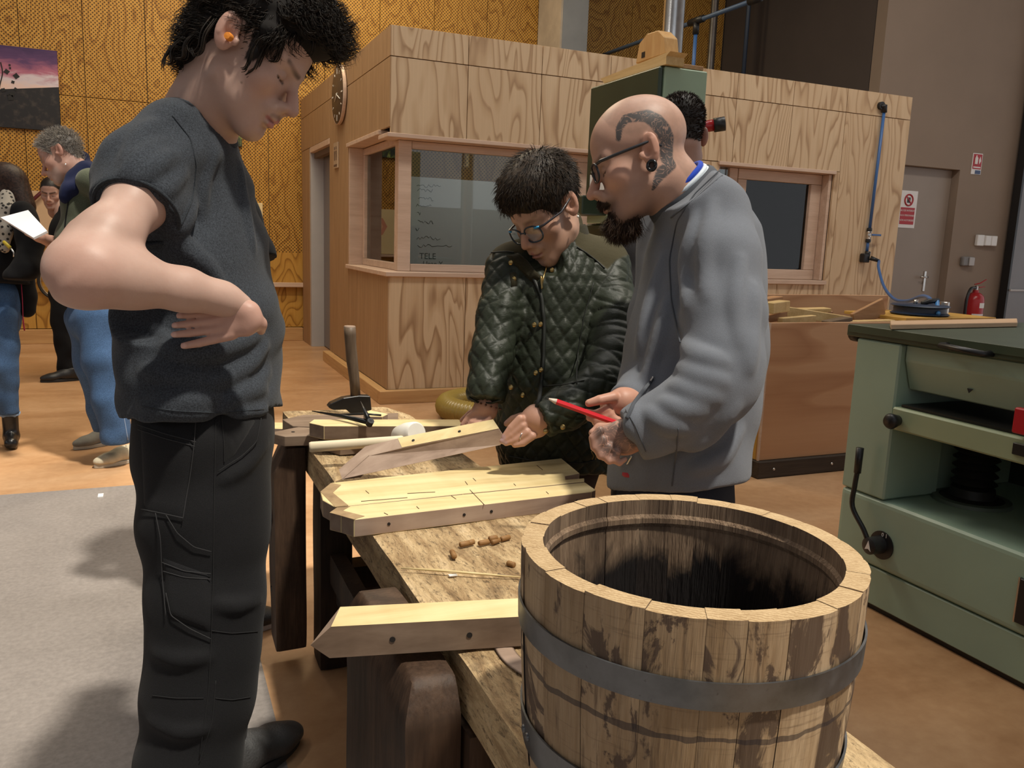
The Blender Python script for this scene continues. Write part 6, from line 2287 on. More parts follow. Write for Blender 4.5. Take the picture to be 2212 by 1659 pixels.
V, F, T = join(gp)
fast_mesh('body', V, F, M_SKIN, man, T, {'ink': np.concatenate(gi)})

M_BEARD = m_hair('brown_beard', (.022, .012, .008), (.075, .040, .022), .5)
hair_mesh('beard', hv, hn, lambda p: sstep(-.078, -.088, p[:, 2]) * sstep(.035, .055, p[:, 0]) * sstep(.036, .022, abs(p[:, 1])) + 1e-9, 2000, GR, GO, GS, M_BEARD, man, .034, .0007, (.35, 0, -.95), .25, .003, 150., None, 3, 5, .2)
hair_mesh('moustache', hv, hn, lambda p: (caps_mask(p, (.108, .004, -.0545), (.096, .027, -.068), .004, .008) + caps_mask(p, (.108, -.004, -.0545), (.096, -.027, -.068), .004, .008)) * (p[:, 2] > -.068) + 1e-9, 500, GR, GO, GS, M_BEARD, man, .011, .0006, (.4, 0, -.9), .3, .001, 100., None, 4, 4, .2)
glasses(GR, GO, GS, m_plain('dark_glasses_frame', (.02, .022, .028), .35), M_LENS, man, .1045, .004, .0235, .018, None, .0024)
er = place(np.array([(-.004, .087, -.030)]), GR, GO, GS)[0]
ea = nrm(TT * .9 - RR * .35)
x_, y_ = frame_of(ea)
tube('ear_tunnel', [er + .0098 * (math.cos(t) * x_ * .85 + math.sin(t) * y_) for t in np.linspace(0, 2 * math.pi, 25)[:-1]], .0036, m_plain('black_ear_ring', (.006, .006, .007), .2), man, 8, True)
lathe('ear_lobe_hole', [(0, 0), (.0075, 0), (.0075, .001), (0, .001)], er - ea * .002, ea, m_plain('lobe_shadow', (.06, .03, .022), .7), man, 16)
rg = pd(1310, 985, D - .006)
tube('finger_ring', [rg + .0105 * (math.cos(t) * nrm(RR + UU * .2) + .8 * math.sin(t) * UU) for t in np.linspace(0, 2 * math.pi, 21)[:-1]], .0014, M_CHROME, man, 6, True)

# fleece jacket
s = SDF((.62, .95, .62), (1.75, 2.15, 1.52), .0052)
s.chain(*pts([(1510, 470, 1.84, 78), (1520, 520, 1.84, 105), (1514, 620, 1.83, 124), (1500, 760, 1.81, 138), (1478, 900, 1.80, 142), (1462, 1010, 1.79, 136), (1458, 1120, 1.79, 132)]), k=.05, sq=(TT, 1.25))
s.cap(pd(1520, 440, 1.70), pd(1500, 440, 1.96), rpx(68, 1.7), rpx(62, 1.96), k=.05)
s.chain(*pts([(1550, 455, 1.70, 66), (1560, 560, 1.65, 78), (1563, 680, 1.61, 82), (1560, 780, 1.58, 84), (1545, 838, 1.56, 82), (1470, 895, 1.555, 66), (1400, 928, 1.56, 55), (1360, 945, 1.56, 52)]), k=.03)
s.chain(*pts([(1440, 480, 1.97, 62), (1420, 680, 1.95, 58), (1425, 800, 1.88, 56), (1385, 855, 1.74, 44), (1355, 866, 1.69, 40)]), k=.03)
# stand-up collar
s.cap(pd(1462, 405, 1.82), pd(1500, 450, 1.83), rpx(76, 1.82), rpx(84, 1.83), k=.02)
pc, nc = pd(1470, 412, 1.82), nrm(pd(1440, 390, 1.81) - pd(1500, 470, 1.83))
gx, gy, gz = s.ax[0][:, None, None], s.ax[1][None, :, None], s.ax[2][None, None, :]
cd = (gx - pc[0]) * nc[0] + (gy - pc[1]) * nc[1] + (gz - pc[2]) * nc[2]
s.f = np.maximum(s.f, cd.astype(np.float32))
s.cap(pd(1430, 375, 1.81), pd(1485, 445, 1.83), .064, .066, k=.003, op='sub')
# cuffs and hem
for pc, nc, rad in ((pd(1362, 934, 1.56), nrm(pd(1340, 945, 1.56) - pd(1470, 890, 1.555)), .12), (pd(1340, 868, 1.68), nrm(pd(1340, 868, 1.68) - pd(1400, 850, 1.76)), .085)):
    cd = (gx - pc[0]) * nc[0] + (gy - pc[1]) * nc[1] + (gz - pc[2]) * nc[2]
    dd = np.sqrt((gx - pc[0]) ** 2 + (gy - pc[1]) ** 2 + (gz - pc[2]) ** 2)
    s.f = np.where((dd < rad) & (cd > -.02), np.maximum(s.f, cd), s.f).astype(np.float32)
s.plane(pd(1460, 1050, 1.70), nrm(-UU + RR * .10))
def ff_(x, y, z):
    u = x * RR[0] + y * RR[1] + z * RR[2]
    v = x * UU[0] + y * UU[1] + z * UU[2]
    w = x * TT[0] + y * TT[1] + z * TT[2]
    return .0030 * np.sin(20 * u + 8 * v + 2 * np.sin(7 * v + 5 * w)) + .0020 * np.sin(34 * v + 12 * u + 2.4 * np.sin(13 * u))
s.add(ff_)
JV, JF = s.net(1)
JV, JF = ridge(s, JV, JF, [([(1475, 745), (1510, 775), (1560, 785)], .013), ([(1468, 790), (1505, 818), (1560, 825)], .013), ([(1455, 830), (1500, 855), (1545, 858)], .011), ([(1430, 870), (1470, 888), (1520, 885)], .010), ([(1400, 890), (1435, 918), (1480, 925)], .009), ([(1500, 470), (1478, 560), (1480, 660)], .010), ([(1540, 440), (1520, 540), (1525, 640)], .009), ([(1600, 560), (1590, 650), (1600, 740)], .009), ([(1630, 620), (1625, 720), (1618, 800)], .009), ([(1590, 880), (1540, 940), (1490, 970)], .010), ([(1600, 930), (1560, 990), (1500, 1015)], .009), ([(1430, 560), (1400, 660), (1380, 760)], .010), ([(1440, 650), (1420, 740), (1395, 820)], .009), ([(1370, 880), (1360, 940), (1345, 1000)], .008)], .02)
jac = fast_mesh('fleece_jacket', JV, JF, M_FLEECE, man)
SJ = Surf(JV, JF)
SJ.seam('armhole_seam', [(1555, 368), (1500, 420), (1462, 480), (1446, 560), (1450, 650), (1470, 740)], .0016, M_FLEECED, jac)
SJ.seam('side_seam', [(1465, 925), (1460, 985), (1452, 1050)], .0014, M_FLEECED, jac)
SJ.seam('yoke_seam', [(1560, 380), (1500, 432), (1450, 470)], .002, M_FLEECED, jac)
SJ.seam('cuff_stitch', [(1352, 885), (1372, 920), (1395, 975)], .0012, M_FLEECED, jac)
SJ.seam('pocket_zip', [(1410, 818), (1390, 845), (1370, 872), (1355, 905)], .004, M_FLEECED, jac, .001)
SJ.seam('zip_puller', [(1412, 815), (1406, 824)], .0026, M_CHROME, jac, .004)
SJ.seam('zip_puller', [(1368, 985), (1358, 1003)], .0020, M_CHROME, jac, .004)
SJ.patch('brand_tab', [(1344, 1020), (1360, 1022), (1359, 1032), (1343, 1030)], m_plain('tab_red', (.35, .01, .03), .6), jac, .002, 3, 3)
# polo collar inside the fleece collar
M_POLOB = m_cloth('polo_blue', (.015, .055, .42), .1, 600, .8, .2, .1)
M_POLOW = m_cloth('polo_white', (.62, .68, .74), .06, 600, .8, .2, .1)
nv = nrm(pd(1430, 375, 1.81) - pd(1485, 445, 1.83))
x_, y_ = frame_of(nv)
c0 = pd(1466, 404, 1.82)
for off, r_, mm, th in ((.010, .0655, M_POLOB, .0062), (.000, .069, M_POLOW, .0055), (-.009, .0715, M_POLOW, .0055)):
    tube('polo_collar', [c0 + nv * off + r_ * (math.cos(t) * x_ + math.sin(t) * y_) for t in np.linspace(0, 2 * math.pi, 41)[:-1]], th, mm, man, 8, True)

nv2 = nrm(pd(1440, 385, 1.81) - pd(1500, 462, 1.83))
lathe('fleece_collar', [(.083, -.030), (.090, -.028), (.086, .012), (.081, .020), (.075, .016), (.073, -.020)], pd(1478, 424, 1.825), nv2, M_FLEECED, jac, 40, True)
M_NAVYT = m_cloth('navy_work_cloth', (.022, .025, .036), .2, 700, .9, .3, .05)
s = SDF((.75, 1.1, .03), (1.5, 2.0, .85), .008)
s.chain(*pts([(1458, 1000, 1.80, 122), (1458, 1080, 1.80, 126)]), k=.04)
for f, dd in (((.97, 1.36, .08), 1.72), ((1.16, 1.62, .08), 1.90)):
    h_ = pd(1458, 1080, dd)
    s.chain([h_, (h_ + np.array(f)) / 2, np.array(f)], [.10, .085, .075], .03)
s.plane((0, 0, .075), (0, 0, -1))
V1, F1 = s.net(2)
fast_mesh('trousers', V1, F1, M_NAVYT, man)
shoe('shoe', (.80, 1.42, 0), (1.06, 1.34, 0), .10, .10, M_BOOT, M_SOLE, man, .007, M_BOOTG)
shoe('shoe', (.99, 1.68, 0), (1.25, 1.60, 0), .10, .10, M_BOOT, M_SOLE, man, .007, M_BOOTG)

# red carpenter pencil in his hand
pe = thing('carpenter_pencil', 'red carpenter pencil held by the bald person', 'pencil', pd(1310, 905, 1.645))
p0, p1 = pd(1181, 860, 1.615), pd(1335, 915, 1.626)
dp = nrm(p1 - p0)
L_ = np.linalg.norm(p1 - p0)
tube('shaft', [p0 + dp * .020, p0 + dp * .021, p1], [.0052, .0060, .0060], m_plain('pencil_red', (.62, .008, .02), .3), pe, 6, smooth=False)
tube('wood_tip', [p0 + dp * .004, p0 + dp * .020], [.0016, .0056], m_plain('pencil_wood', (.70, .60, .50), .7), pe, 8)
tube('lead', [p0 - dp * .001, p0 + dp * .005], [.0008, .0017], M_BLACK, pe, 6)

# ================================================================== woman in the quilted jacket
SK3 = (.47, .285, .205)
wom = thing('person', 'short-haired person in glasses and dark green quilted jacket, holding a stave', 'person', (.98, 2.1, 0), 'people around the bench')
ps, pt = math.radians(52), math.radians(37)
hz = -math.sin(ps) * RR + math.cos(ps) * TT
FW = math.cos(pt) * hz - math.sin(pt) * UU + RR * .0
UP = math.sin(pt) * hz + math.cos(pt) * UU
UP = nrm(UP + RR * .07)
WR = rot_frame(FW, UP)
WO = pd(1184, 456, 2.16)
WS = 1.02
nk = [((-.020, 0, -.035), .048)] + [(tuple(w2l(pd(u, v, d), WR, WO, WS)), r) for u, v, d, r in ((1205, 500, 2.20, .050), (1212, 560, 2.24, .056))]
ZBW = ([-.13, -.075, -.05, -.034, -.026, .018, .03, .045, .058, .070, .098], [-.06, -.06, -.045, -.01, .030, .034, -.005, .005, .035, .055, .066])


def p_wom(p, mixc, nz):
    zb = np.interp(p[:, 0], *ZBW)
    mixc(sstep(-.002, .005, p[:, 2] - zb), (.022, .014, .010))
    for sg in (-1, 1):
        mixc(.45 * caps_mask(p, (.100, sg * .018, -.044), (.088, sg * .034, -.068), .0008, .004), np.array(SK3) * .6)
        mixc(.4 * caps_mask(p, (.098, sg * .004, .03), (.097, sg * .005, .018), .0006, .003), np.array(SK3) * .6)


PW = dict(skin=SK3, hairc=(.10, .065, .045), neck=nk, paint=p_wom, brow=.45, brow_w=.0025, lip=(.38, .165, .15), nose=.98, chin=.016, face_w=.97, jaw=.95)
s_ = head_field(.0024, PW)
hv, hf = s_.net(1)
ht = head_tint(hv, PW)
hn = vnormals(hv, hf)
wp_ = [(place(hv, WR, WO, WS), hf, ht)]
# right hand (image left) on the long stave
D = 2.06
q_ = lambda u, v, r, d=D - .014: (pd(u, v, d), rpx(r, d))
s = SDF(pd(985, 945, D) - .07, pd(1085, 850, D) + .07, .0025)
s.cap(pd(1055, 860, D + .02), pd(1048, 884, D), rpx(24, D), rpx(24, D), k=0)
s.cap(pd(1048, 886, D), pd(1034, 896, D - .005), rpx(24, D), rpx(18, D), k=.015, sq=(TT, .7))
hand_sdf(s, [], [[q_(1028, 890, 8.2), q_(1012, 902, 7.4), q_(1000, 918, 6.1)], [q_(1036, 900, 8.2), q_(1020, 913, 7.4, D - .02), q_(1010, 925, 6.1, D - .02)], [q_(1046, 905, 8.2), q_(1030, 918, 7.4, D - .025), q_(1022, 928, 6.1, D - .025)], [q_(1055, 905, 7.4), q_(1043, 918, 6.6, D - .02), q_(1038, 926, 5.7, D - .02)], [q_(1040, 882, 8.2, D + .02), q_(1015, 893, 7.0, D + .03), q_(998, 908, 5.7, D + .03)]], .0012)
V1, F1 = s.net(1)
wp_.append((V1, F1, np.tile(np.array(SK3) * (1.08, .98, .98), (len(V1), 1))))
# left hand at the stave's end
D = 1.97
q_ = lambda u, v, r, d=D - .020: (pd(u, v, d), rpx(r, d))
s = SDF(pd(1070, 985, D) - .07, pd(1200, 870, D) + .07, .0025)
s.cap(pd(1185, 898, D + .01), pd(1158, 905, D), rpx(31, D), rpx(29, D), k=0)
s.cap(pd(1158, 908, D), pd(1138, 916, D), rpx(30, D), rpx(22, D), k=.02, sq=(TT, .70))
s.cap(pd(1155, 925, D), pd(1146, 932, D), rpx(23, D), rpx(19, D), k=.015, sq=(TT, .70))
wf = [[q_(1124, 905, 9.8), q_(1104, 925, 8.6), q_(1089, 944, 6.6)], [q_(1128, 920, 9.8), q_(1104, 940, 8.6), q_(1085, 953, 6.6)], [q_(1138, 934, 9.8), q_(1114, 949, 8.6), q_(1093, 957, 6.6)], [q_(1150, 942, 9.0), q_(1130, 957, 7.8), q_(1112, 961, 6.6)], [q_(1128, 900, 9.8, D + .03), q_(1108, 905, 8.2, D + .04), q_(1094, 915, 6.6, D + .045)]]
hand_sdf(s, [], wf, .0012)
V1, F1 = s.net(1)
T1 = np.tile(np.array(SK3) * (1.06, .98, .98), (len(V1), 1))
for f in wf[:3]:
    m = (1 - sstep(.005, .009, np.linalg.norm(V1 - (f[-1][0] + TT * .006 - RR * .003), axis=1)))[:, None] * .6
    T1 = T1 * (1 - m) + np.array((.42, .30, .33)) * m
wp_.append((V1, F1, T1))
s = SDF((.55, 1.7, .03), (1.5, 2.8, 1.3), .014)
s.cap(pd(1210, 620, 2.27), pd(1205, 940, 2.36), .07, .07, k=.03)
for f, hq in (((.95, 2.14, .08), pd(1150, 1000, 2.34)), ((1.13, 2.30, .08), pd(1245, 1000, 2.38))):
    s.chain([hq, (hq + np.array(f)) / 2, np.array(f)], [.05, .045, .035], .03)
V1, F1 = s.net(1)
wp_.append((V1, F1, np.tile(np.array(SK3), (len(V1), 1))))
V, F, T = join(wp_)
fast_mesh('body', V, F, M_SKIN, wom, T, {'ink': np.zeros(len(V))})

M_HAIR3 = m_hair('dark_highlighted_hair', (.010, .007, .005), (.055, .036, .022), .5)
s = SDF((-.14, -.11, -.09), (.13, .11, .17), .004)
s.ell((-.008, 0, .062), (.108, .086, .094), k=0)
s.ell((.045, 0, .082), (.058, .070, .055), k=.02)
s.ell((.14, 0, -.03), (.075, .12, .094), k=.006, op='sub')
for sg in (-1, 1):
    s.ell((-.004, sg * .10, .000), (.028, .045, .036), k=.006, op='sub')
s.ell((.03, 0, -.09), (.10, .15, .080), k=.008, op='sub')
vh, fh = s.net(1)
nh = vnormals(vh, fh)
fast_mesh('hair', place(vh, WR, WO, WS), fh, M_HAIR3, wom)


def flow_w(p):
    c = np.array([-.045, 0, .135])
    d = p - c
    d = d - nrm_rows(p - np.array([0, 0, .05])) * (d * nrm_rows(p - np.array([0, 0, .05]))).sum(1)[:, None]
    return nrm_rows(d)


def nrm_rows(a):
    return a / (np.linalg.norm(a, axis=1)[:, None] + 1e-9)


hair_mesh('hair_tufts', vh, nh, lambda p: sstep(0, .01, p[:, 2] - np.interp(p[:, 0], *ZBW) + .01) + 1e-9, 4200, WR, WO, WS, M_HAIR3, wom, lambda p: np.where(p[:, 2] > .07, .032, .024), .0010, flow_w, .20, .0022, 130., None, 5, 6, .16, -.004, 60.)
gl_b = m_plain('teal_glasses', (.012, .025, .04), .25)
glasses(WR, WO, WS, gl_b, M_LENS, wom, .1065, -.008, .0265, .0208, m_plain('dark_temple', (.03, .028, .035), .3), .0021, m_plain('blue_glasses_corner', (.03, .28, .55), .25))
pe_ = place(np.array([(-.004, .088, -.030)]), WR, WO, WS)[0]
lathe('ear_stud', [(0, -.0035), (.0030, -.002), (.0030, .002), (0, .0035)], pe_, TT, m_plain('pearl', (.75, .72, .68), .2), wom, 10)
rg = pd(1128, 942, 1.948)
tube('finger_ring', [rg + .0095 * (math.cos(t) * nrm(RR * .3 + UU) + math.sin(t) * nrm(TT - RR * .5)) for t in np.linspace(0, 2 * math.pi, 21)[:-1]], .0014, M_CHROME, wom, 6, True)
bc_ = pd(1056, 876, 2.06)
for k in range(14):
    t = 2 * math.pi * k / 14
    lathe('bracelet_bead', [(0, -.0035), (.0035, 0), (0, .0035)], bc_ + .031 * (math.cos(t) * nrm(RR + UU * -.3) + math.sin(t) * TT), UU, m_plain('brown_bead', (.10, .04, .03), .3), wom, 6)


def m_quilt():
    g = G('green_quilt', 0.5, 0, 0.3)
    t = g.n('Attribute', attribute_name='tint')
    n = g.noise(g.objc(), 26, 5, .65, .8)
    n2 = g.noise(g.mapv(g.objc(), (60, 60, 140)), 1.0, 3, .6, 1.0)
    g.bump(g.math('ADD', n, g.math('MULTIPLY', n2, .5)),   .22, .006)
    a = g.n('Attribute', out=2, attribute_name='cord')
    g.set(g.b, {'Roughness': g.math('ADD', .50, g.math('MULTIPLY', a, .4))})
    return g.col(t)


M_QUILT = m_quilt()
CW = pd(1195, 760, 2.24)
s = SDF((.55, 1.65, .58), (1.6, 2.85, 1.42), .0042)
s.chain(*pts([(1205, 560, 2.24, 70), (1203, 620, 2.25, 100), (1195, 720, 2.25, 104), (1190, 820, 2.24, 102), (1200, 920, 2.29, 114), (1208, 1030, 2.34, 118)]), k=.05, sq=(RR, 1.08))
s.cap(pd(1105, 575, 2.22), pd(1300, 572, 2.27), rpx(52, 2.2), rpx(60, 2.27), k=.05)
RA, RAr = pts([(1098, 590, 2.20, 50), (1080, 680, 2.15, 48), (1062, 770, 2.10, 45), (1052, 840, 2.06, 40), (1049, 875, 2.05, 38)])
s.chain(RA, RAr, .02)
LA, LAr = pts([(1306, 592, 2.24, 56), (1325, 680, 2.18, 54), (1322, 770, 2.10, 53), (1295, 835, 2.03, 52), (1225, 880, 1.985, 46), (1172, 905, 1.97, 42)])
s.chain(LA, LAr, .02)
# raised collar
s.cap(pd(1212, 520, 2.22), pd(1210, 560, 2.24), rpx(52, 2.2), rpx(64, 2.2), k=.02)
s.cap(pd(1228, 480, 2.23), pd(1215, 540, 2.24), rpx(30, 2.2), rpx(48, 2.2), k=.02)
s.cap(pd(1196, 470, 2.19), pd(1198, 545, 2.20), .052, .050, k=.003, op='sub')
s.cap(pd(1160, 545, 2.12), pd(1190, 565, 2.12), .045, .035, k=.01, op='sub')
gx, gy, gz = s.ax[0][:, None, None], s.ax[1][None, :, None], s.ax[2][None, None, :]
for pc, nc, rad in ((pd(1049, 866, 2.055), nrm(RA[4] - RA[3] + np.array([0, 0, 0])), .085), (pd(1170, 906, 1.97), nrm(LA[5] - LA[4]), .085)):
    cd = (gx - pc[0]) * nc[0] + (gy - pc[1]) * nc[1] + (gz - pc[2]) * nc[2]
    dd = np.sqrt((gx - pc[0]) ** 2 + (gy - pc[1]) ** 2 + (gz - pc[2]) ** 2)
    s.f = np.where((dd < rad) & (cd > -.02), np.maximum(s.f, cd), s.f).astype(np.float32)
s.plane(pd(1205, 1016, 2.26), nrm(-UU + RR * -.06))
KV, KF = s.net(2)
KN = vnormals(KV, KF)


def seg_par(V, P):
    best = np.full(len(V), 9.0)
    L0 = np.zeros(len(V))
    acc = 0.0
    nrm_d = np.zeros((len(V), 3))
    for a, b in zip(P[:-1], P[1:]):
        ab = b - a
        l = np.linalg.norm(ab)
        t = np.clip(((V - a) @ ab) / l ** 2, 0, 1)
        v = V - a - t[:, None] * ab
        d = np.linalg.norm(v, axis=1)
        k = d < best
        best[k] = d[k]
        L0[k] = acc + t[k] * l
        nrm_d[k] = v[k]
        acc += l
    return best, L0, nrm_d


dR, lR, vR = seg_par(KV, RA)
dL, lL, vL = seg_par(KV, LA)
isR = dR < .062
isL = (dL < .068) & ~isR
face = nrm(TT * .8 - RR * .6)
side = np.cross(face, (0, 0, 1.0))
rel = KV - CW
ang = np.arctan2(rel @ side, rel @ face)
A_ = ang * .135
B_ = KV[:, 2].copy()
ar = np.arctan2(vR @ TT, vR @ RR) * .048
A_ = np.where(isR, ar, A_)
B_ = np.where(isR, lR, B_)
al = np.arctan2(vL @ TT, vL @ UU) * .052
A_ = np.where(isL, al, A_)
B_ = np.where(isL, lL, B_)
pq = .052
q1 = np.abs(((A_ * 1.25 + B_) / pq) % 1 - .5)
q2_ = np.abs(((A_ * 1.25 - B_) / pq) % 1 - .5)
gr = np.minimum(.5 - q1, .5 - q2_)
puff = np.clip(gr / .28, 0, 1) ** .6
u_, v_, d_ = to_px(KV)
# corduroy yokes on the shoulders
yoke = np.zeros(len(KV))
yl = np.interp(u_, [1050, 1095, 1130, 1165], [548, 545, 546, 500])
yoke = np.maximum(yoke, sstep(3, -3, v_ - yl) * (u_ < 1140))
yr = np.interp(u_, [1225, 1245, 1262, 1292, 1312, 1330, 1380], [480, 530, 545, 566, 582, 562, 540])
yoke = np.maximum(yoke, sstep(3, -3, v_ - yr) * (u_ > 1243))
yoke *= ((KV - pd(1200, 540, 2.35)) @ TT > -.2)
amp = np.where(isR | isL, .0042, .0042) * (1 - yoke)
KV = KV + KN * (amp * (puff - .6))[:, None]
KV = KV + KN * (.0018 * noise3(KV, 70))[:, None] * (1 - yoke)[:, None]
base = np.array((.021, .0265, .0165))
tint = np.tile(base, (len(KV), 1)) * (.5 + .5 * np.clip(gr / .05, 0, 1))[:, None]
cord = np.array((.050, .042, .020))
tint = tint * (1 - yoke[:, None]) + cord * yoke[:, None]
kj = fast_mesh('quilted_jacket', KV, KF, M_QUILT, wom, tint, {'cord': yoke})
SK = Surf(KV, KF)
M_CORD = m_cloth('olive_corduroy', (.030, .026, .014), .3, 500, .95, .4, .1)
M_GOLD = m_plain('brass_snap', (.42, .30, .12), .3, 1.0)
M_DKG = m_plain('dark_green_piping', (.008, .010, .007), .6)
SK.seam('placket', [(1150, 595), (1170, 640), (1176, 700), (1174, 780), (1166, 860), (1152, 910)], .006, M_DKG, kj, .001)
SK.seam('zip', [(1186, 550), (1176, 590), (1170, 620)], .0026, M_GOLD, kj, .005)
SK.seam('zip_puller', [(1170, 600), (1171, 625)], .003, M_GOLD, kj, .008)
SK.seam('princess_seam', [(1282, 610), (1262, 680), (1248, 760), (1246, 830)], .0016, M_DKG, kj, .0012)
SK.seam('waist_seam', [(1170, 835), (1220, 832), (1262, 822)], .0018, M_DKG, kj, .0012)
SK.seam('hem_seam', [(1100, 985), (1180, 1000), (1260, 1000), (1320, 985)], .0018, M_DKG, kj, .0012)
SK.seam('yoke_piping', [(1062, 546), (1095, 544), (1110, 546)], .0022, M_DKG, kj, .0012)
SK.seam('yoke_piping', [(1246, 534), (1265, 546), (1290, 565), (1306, 580)], .0022, M_DKG, kj, .0012)
SK.seam('cuff_binding', [(1014, 858), (1032, 868), (1060, 870), (1084, 862)], .003, M_DKG, kj, .0015)
SK.seam('cuff_binding', [(1150, 878), (1160, 905), (1176, 940)], .003, M_DKG, kj, .0015)
SK.patch('collar_flap', [(1092, 552), (1120, 546), (1172, 600), (1150, 612)], M_CORD, kj, .010, 8, 8)
SK.patch('pocket_flap', [(1100, 590), (1116, 586), (1118, 618), (1104, 620)], M_CORD, kj, .006, 5, 5)
for u, v in ((1103, 568), (1109, 604), (1193, 586), (1155, 702), (1168, 701), (1158, 806), (1170, 799), (1100, 837), (1182, 929), (1215, 920), (1130, 852)):
    c = SK.at(u, v, .004)
    if c is not None:
        k = np.argmin((SK.u - u) ** 2 + (SK.v - v) ** 2 + (SK.d - SK.d.min()) * 0)
        lathe('snap_button', [(0, 0), (.0062, 0), (.0062, .002), (.004, .003), (0, .003)], c, nrm(CAM - c), M_GOLD, kj, 12)
hp_l = [(1276, 990), (1279, 983), (1275, 975), (1281, 968), (1279, 975), (1285, 981), (1283, 991)]
lp = [SK.at(u, v, .006) for u, v in hp_l]
if all(x is not None for x in lp):
    tube('gold_emblem', lp, .0016, M_GOLD, kj, 5)
lathe('stand_collar', [(.070, -.035), (.078, -.033), (.070, .028), (.065, .034), (.060, .030), (.062, -.02)], pd(1216, 520, 2.235), nrm(pd(1206, 470, 2.235) - pd(1216, 530, 2.235) + TT * .012), M_CORD, kj, 40, True)
# trousers, shoes
M_BRT = m_cloth('brown_trousers', (.045, .030, .026), .2, 700, .9, .3, .05)
s = SDF((.65, 1.75, .03), (1.45, 2.6, .80), .008)
s.chain(*pts([(1195, 930, 2.33, 80), (1200, 1010, 2.35, 82)]), k=.04)
for f, hpx, hd_ in (((.95, 2.14, .08), 1140, 2.30), ((1.13, 2.30, .08), 1245, 2.36)):
    h_ = pd(hpx, 1010, hd_)
    s.chain([h_, (h_ + np.array(f)) / 2, np.array(f)], [.068, .060, .052], .02)
s.plane((0, 0, .07), (0, 0, -1))
V1, F1 = s.net(2)
fast_mesh('trousers', V1, F1, M_BRT, wom)
shoe('shoe', (.82, 2.08, 0), (1.03, 2.18, 0), .085, .09, M_BOOT, M_SOLE, wom, .007)
shoe('shoe', (1.0, 2.24, 0), (1.21, 2.34, 0), .085, .09, M_BOOT, M_SOLE, wom, .007)


# ================================================================== people at the back
def bg_head(per, R, O, sc, P, hair_c, hair_c2, zb, hair_len, h=.0035, n=1500, flow=(-.3, 0, -.9), mixn=.3, curl=.002, extra_hair=None):
    s = head_field(h, P)
    v, f = s.net(1)
    old = P.get('paint')

    def paint(p, mixc, nz):
        if zb is not None:
            mixc(sstep(-.002, .006, p[:, 2] - np.interp(p[:, 0], *zb)), hair_c)
        if old:
            old(p, mixc, nz)
    P2 = dict(P)
    P2['paint'] = paint
    t = head_tint(v, P2)
    nn = vnormals(v, f)
    if zb is not None and hair_len:
        hair_mesh('hair', v, nn, lambda p: sstep(-.002, .006, p[:, 2] - np.interp(p[:, 0], *zb)) * (abs(p[:, 1]) < .083) + 1e-9, n, R, O, sc, m_hair('hair_tone', hair_c, hair_c2, .5), per, hair_len, .0016, flow, mixn, curl, 100., None, 7, 5, .18, -.001, 50.)
    return place(v, R, O, sc), f, t


def cut_near(s, pc, nc, rad):
    gx, gy, gz = s.ax[0][:, None, None], s.ax[1][None, :, None], s.ax[2][None, None, :]
    cd = (gx - pc[0]) * nc[0] + (gy - pc[1]) * nc[1] + (gz - pc[2]) * nc[2]
    dd = np.sqrt((gx - pc[0]) ** 2 + (gy - pc[1]) ** 2 + (gz - pc[2]) ** 2)
    s.f = np.where((dd < rad) & (cd > -.03), np.maximum(s.f, cd), s.f).astype(np.float32)


def wrinkle(a=.004, sx=18., sz=30.):
    def fn(x, y, z):
        u = x * RR[0] + y * RR[1] + z * RR[2]
        v = x * UU[0] + y * UU[1] + z * UU[2]
        return a * np.sin(sz * v + 8 * u + 2 * np.sin(sx * u)) + .5 * a * np.sin(sz * 1.7 * u - 14 * v + 2 * np.sin(11 * v))
    return fn


def grid_of(chains, h, m=.05):
    P, R_ = [], []
    for p, r in chains:
        P += list(p)
        R_ += list(r)
    lo, hi = bounds(P, R_, m)
    return SDF(lo, hi, h)


def garment(name, chains, mat, parent, h=.008, k=.03, cuts=(), planes=(), wr=None, sqs=None):
    s = grid_of(chains, h)
    for i, (p, r) in enumerate(chains):
        s.chain(p, r, k, sqs[i] if sqs else None)
    if wr:
        s.add(wr)
    for c in cuts:
        cut_near(s, *c)
    for p, n in planes:
        s.plane(p, n)
    V, F = s.net(2)
    return fast_mesh(name, V, F, mat, parent), V, F


GB = 'people in the background'
M_JEANS = m_cloth('blue_jeans', (.060, .115, .225), .35, 300, .9, .3, .03, 9)
M_BLKC = m_cloth('black_cloth', (.0085, .0085, .0095), .25, 500, .9, .3, .03, 6)

# ---- older man with the notebook
SKO = (.47, .27, .205)
old_ = thing('person', 'grey-haired person in olive vest and blue jeans reading a notepad', 'person', (-.3, 4.8, 0), GB)
a_ = math.radians(30)
OR = rot_frame(-math.cos(a_) * RR - math.sin(a_) * UU + TT * .18, -math.sin(a_) * RR + math.cos(a_) * UU)
OO = pd(137, 340, 4.30)
PO = dict(skin=SKO, hairc=(.22, .19, .16), neck=[((-.02, 0, -.035), .052)] + [(tuple(w2l(pd(u, v, 4.32), OR, OO, 1.05)), r) for u, v, r in ((165, 368, .055), (182, 400, .06))], lip=(.36, .17, .15), nose=1.06,
          paint=lambda p, mixc, nz: mixc(.35 * sstep(-.045, -.06, p[:, 2]) * sstep(.03, .05, p[:, 0]), (.42, .37, .33)))
ZBO = ([-.13, -.06, -.036, -.026, .02, .03, .045, .06, .075, .1], [-.05, -.05, -.01, .03, .035, .0, .02, .05, .085, .10])
op = [bg_head(old_, OR, OO, 1.05, PO, (.20, .18, .155), (.46, .42, .37), ZBO, .026, .0035, 1600, (.35, 0, .2), .5)]
s = SDF(pd(40, 570, 4.2) - .12, pd(215, 455, 4.2) + .15, .005)
s.chain(*pts([(200, 520, 4.22, 17), (165, 512, 4.15, 15), (143, 506, 4.10, 13), (120, 500, 4.08, 13)]), k=.01)
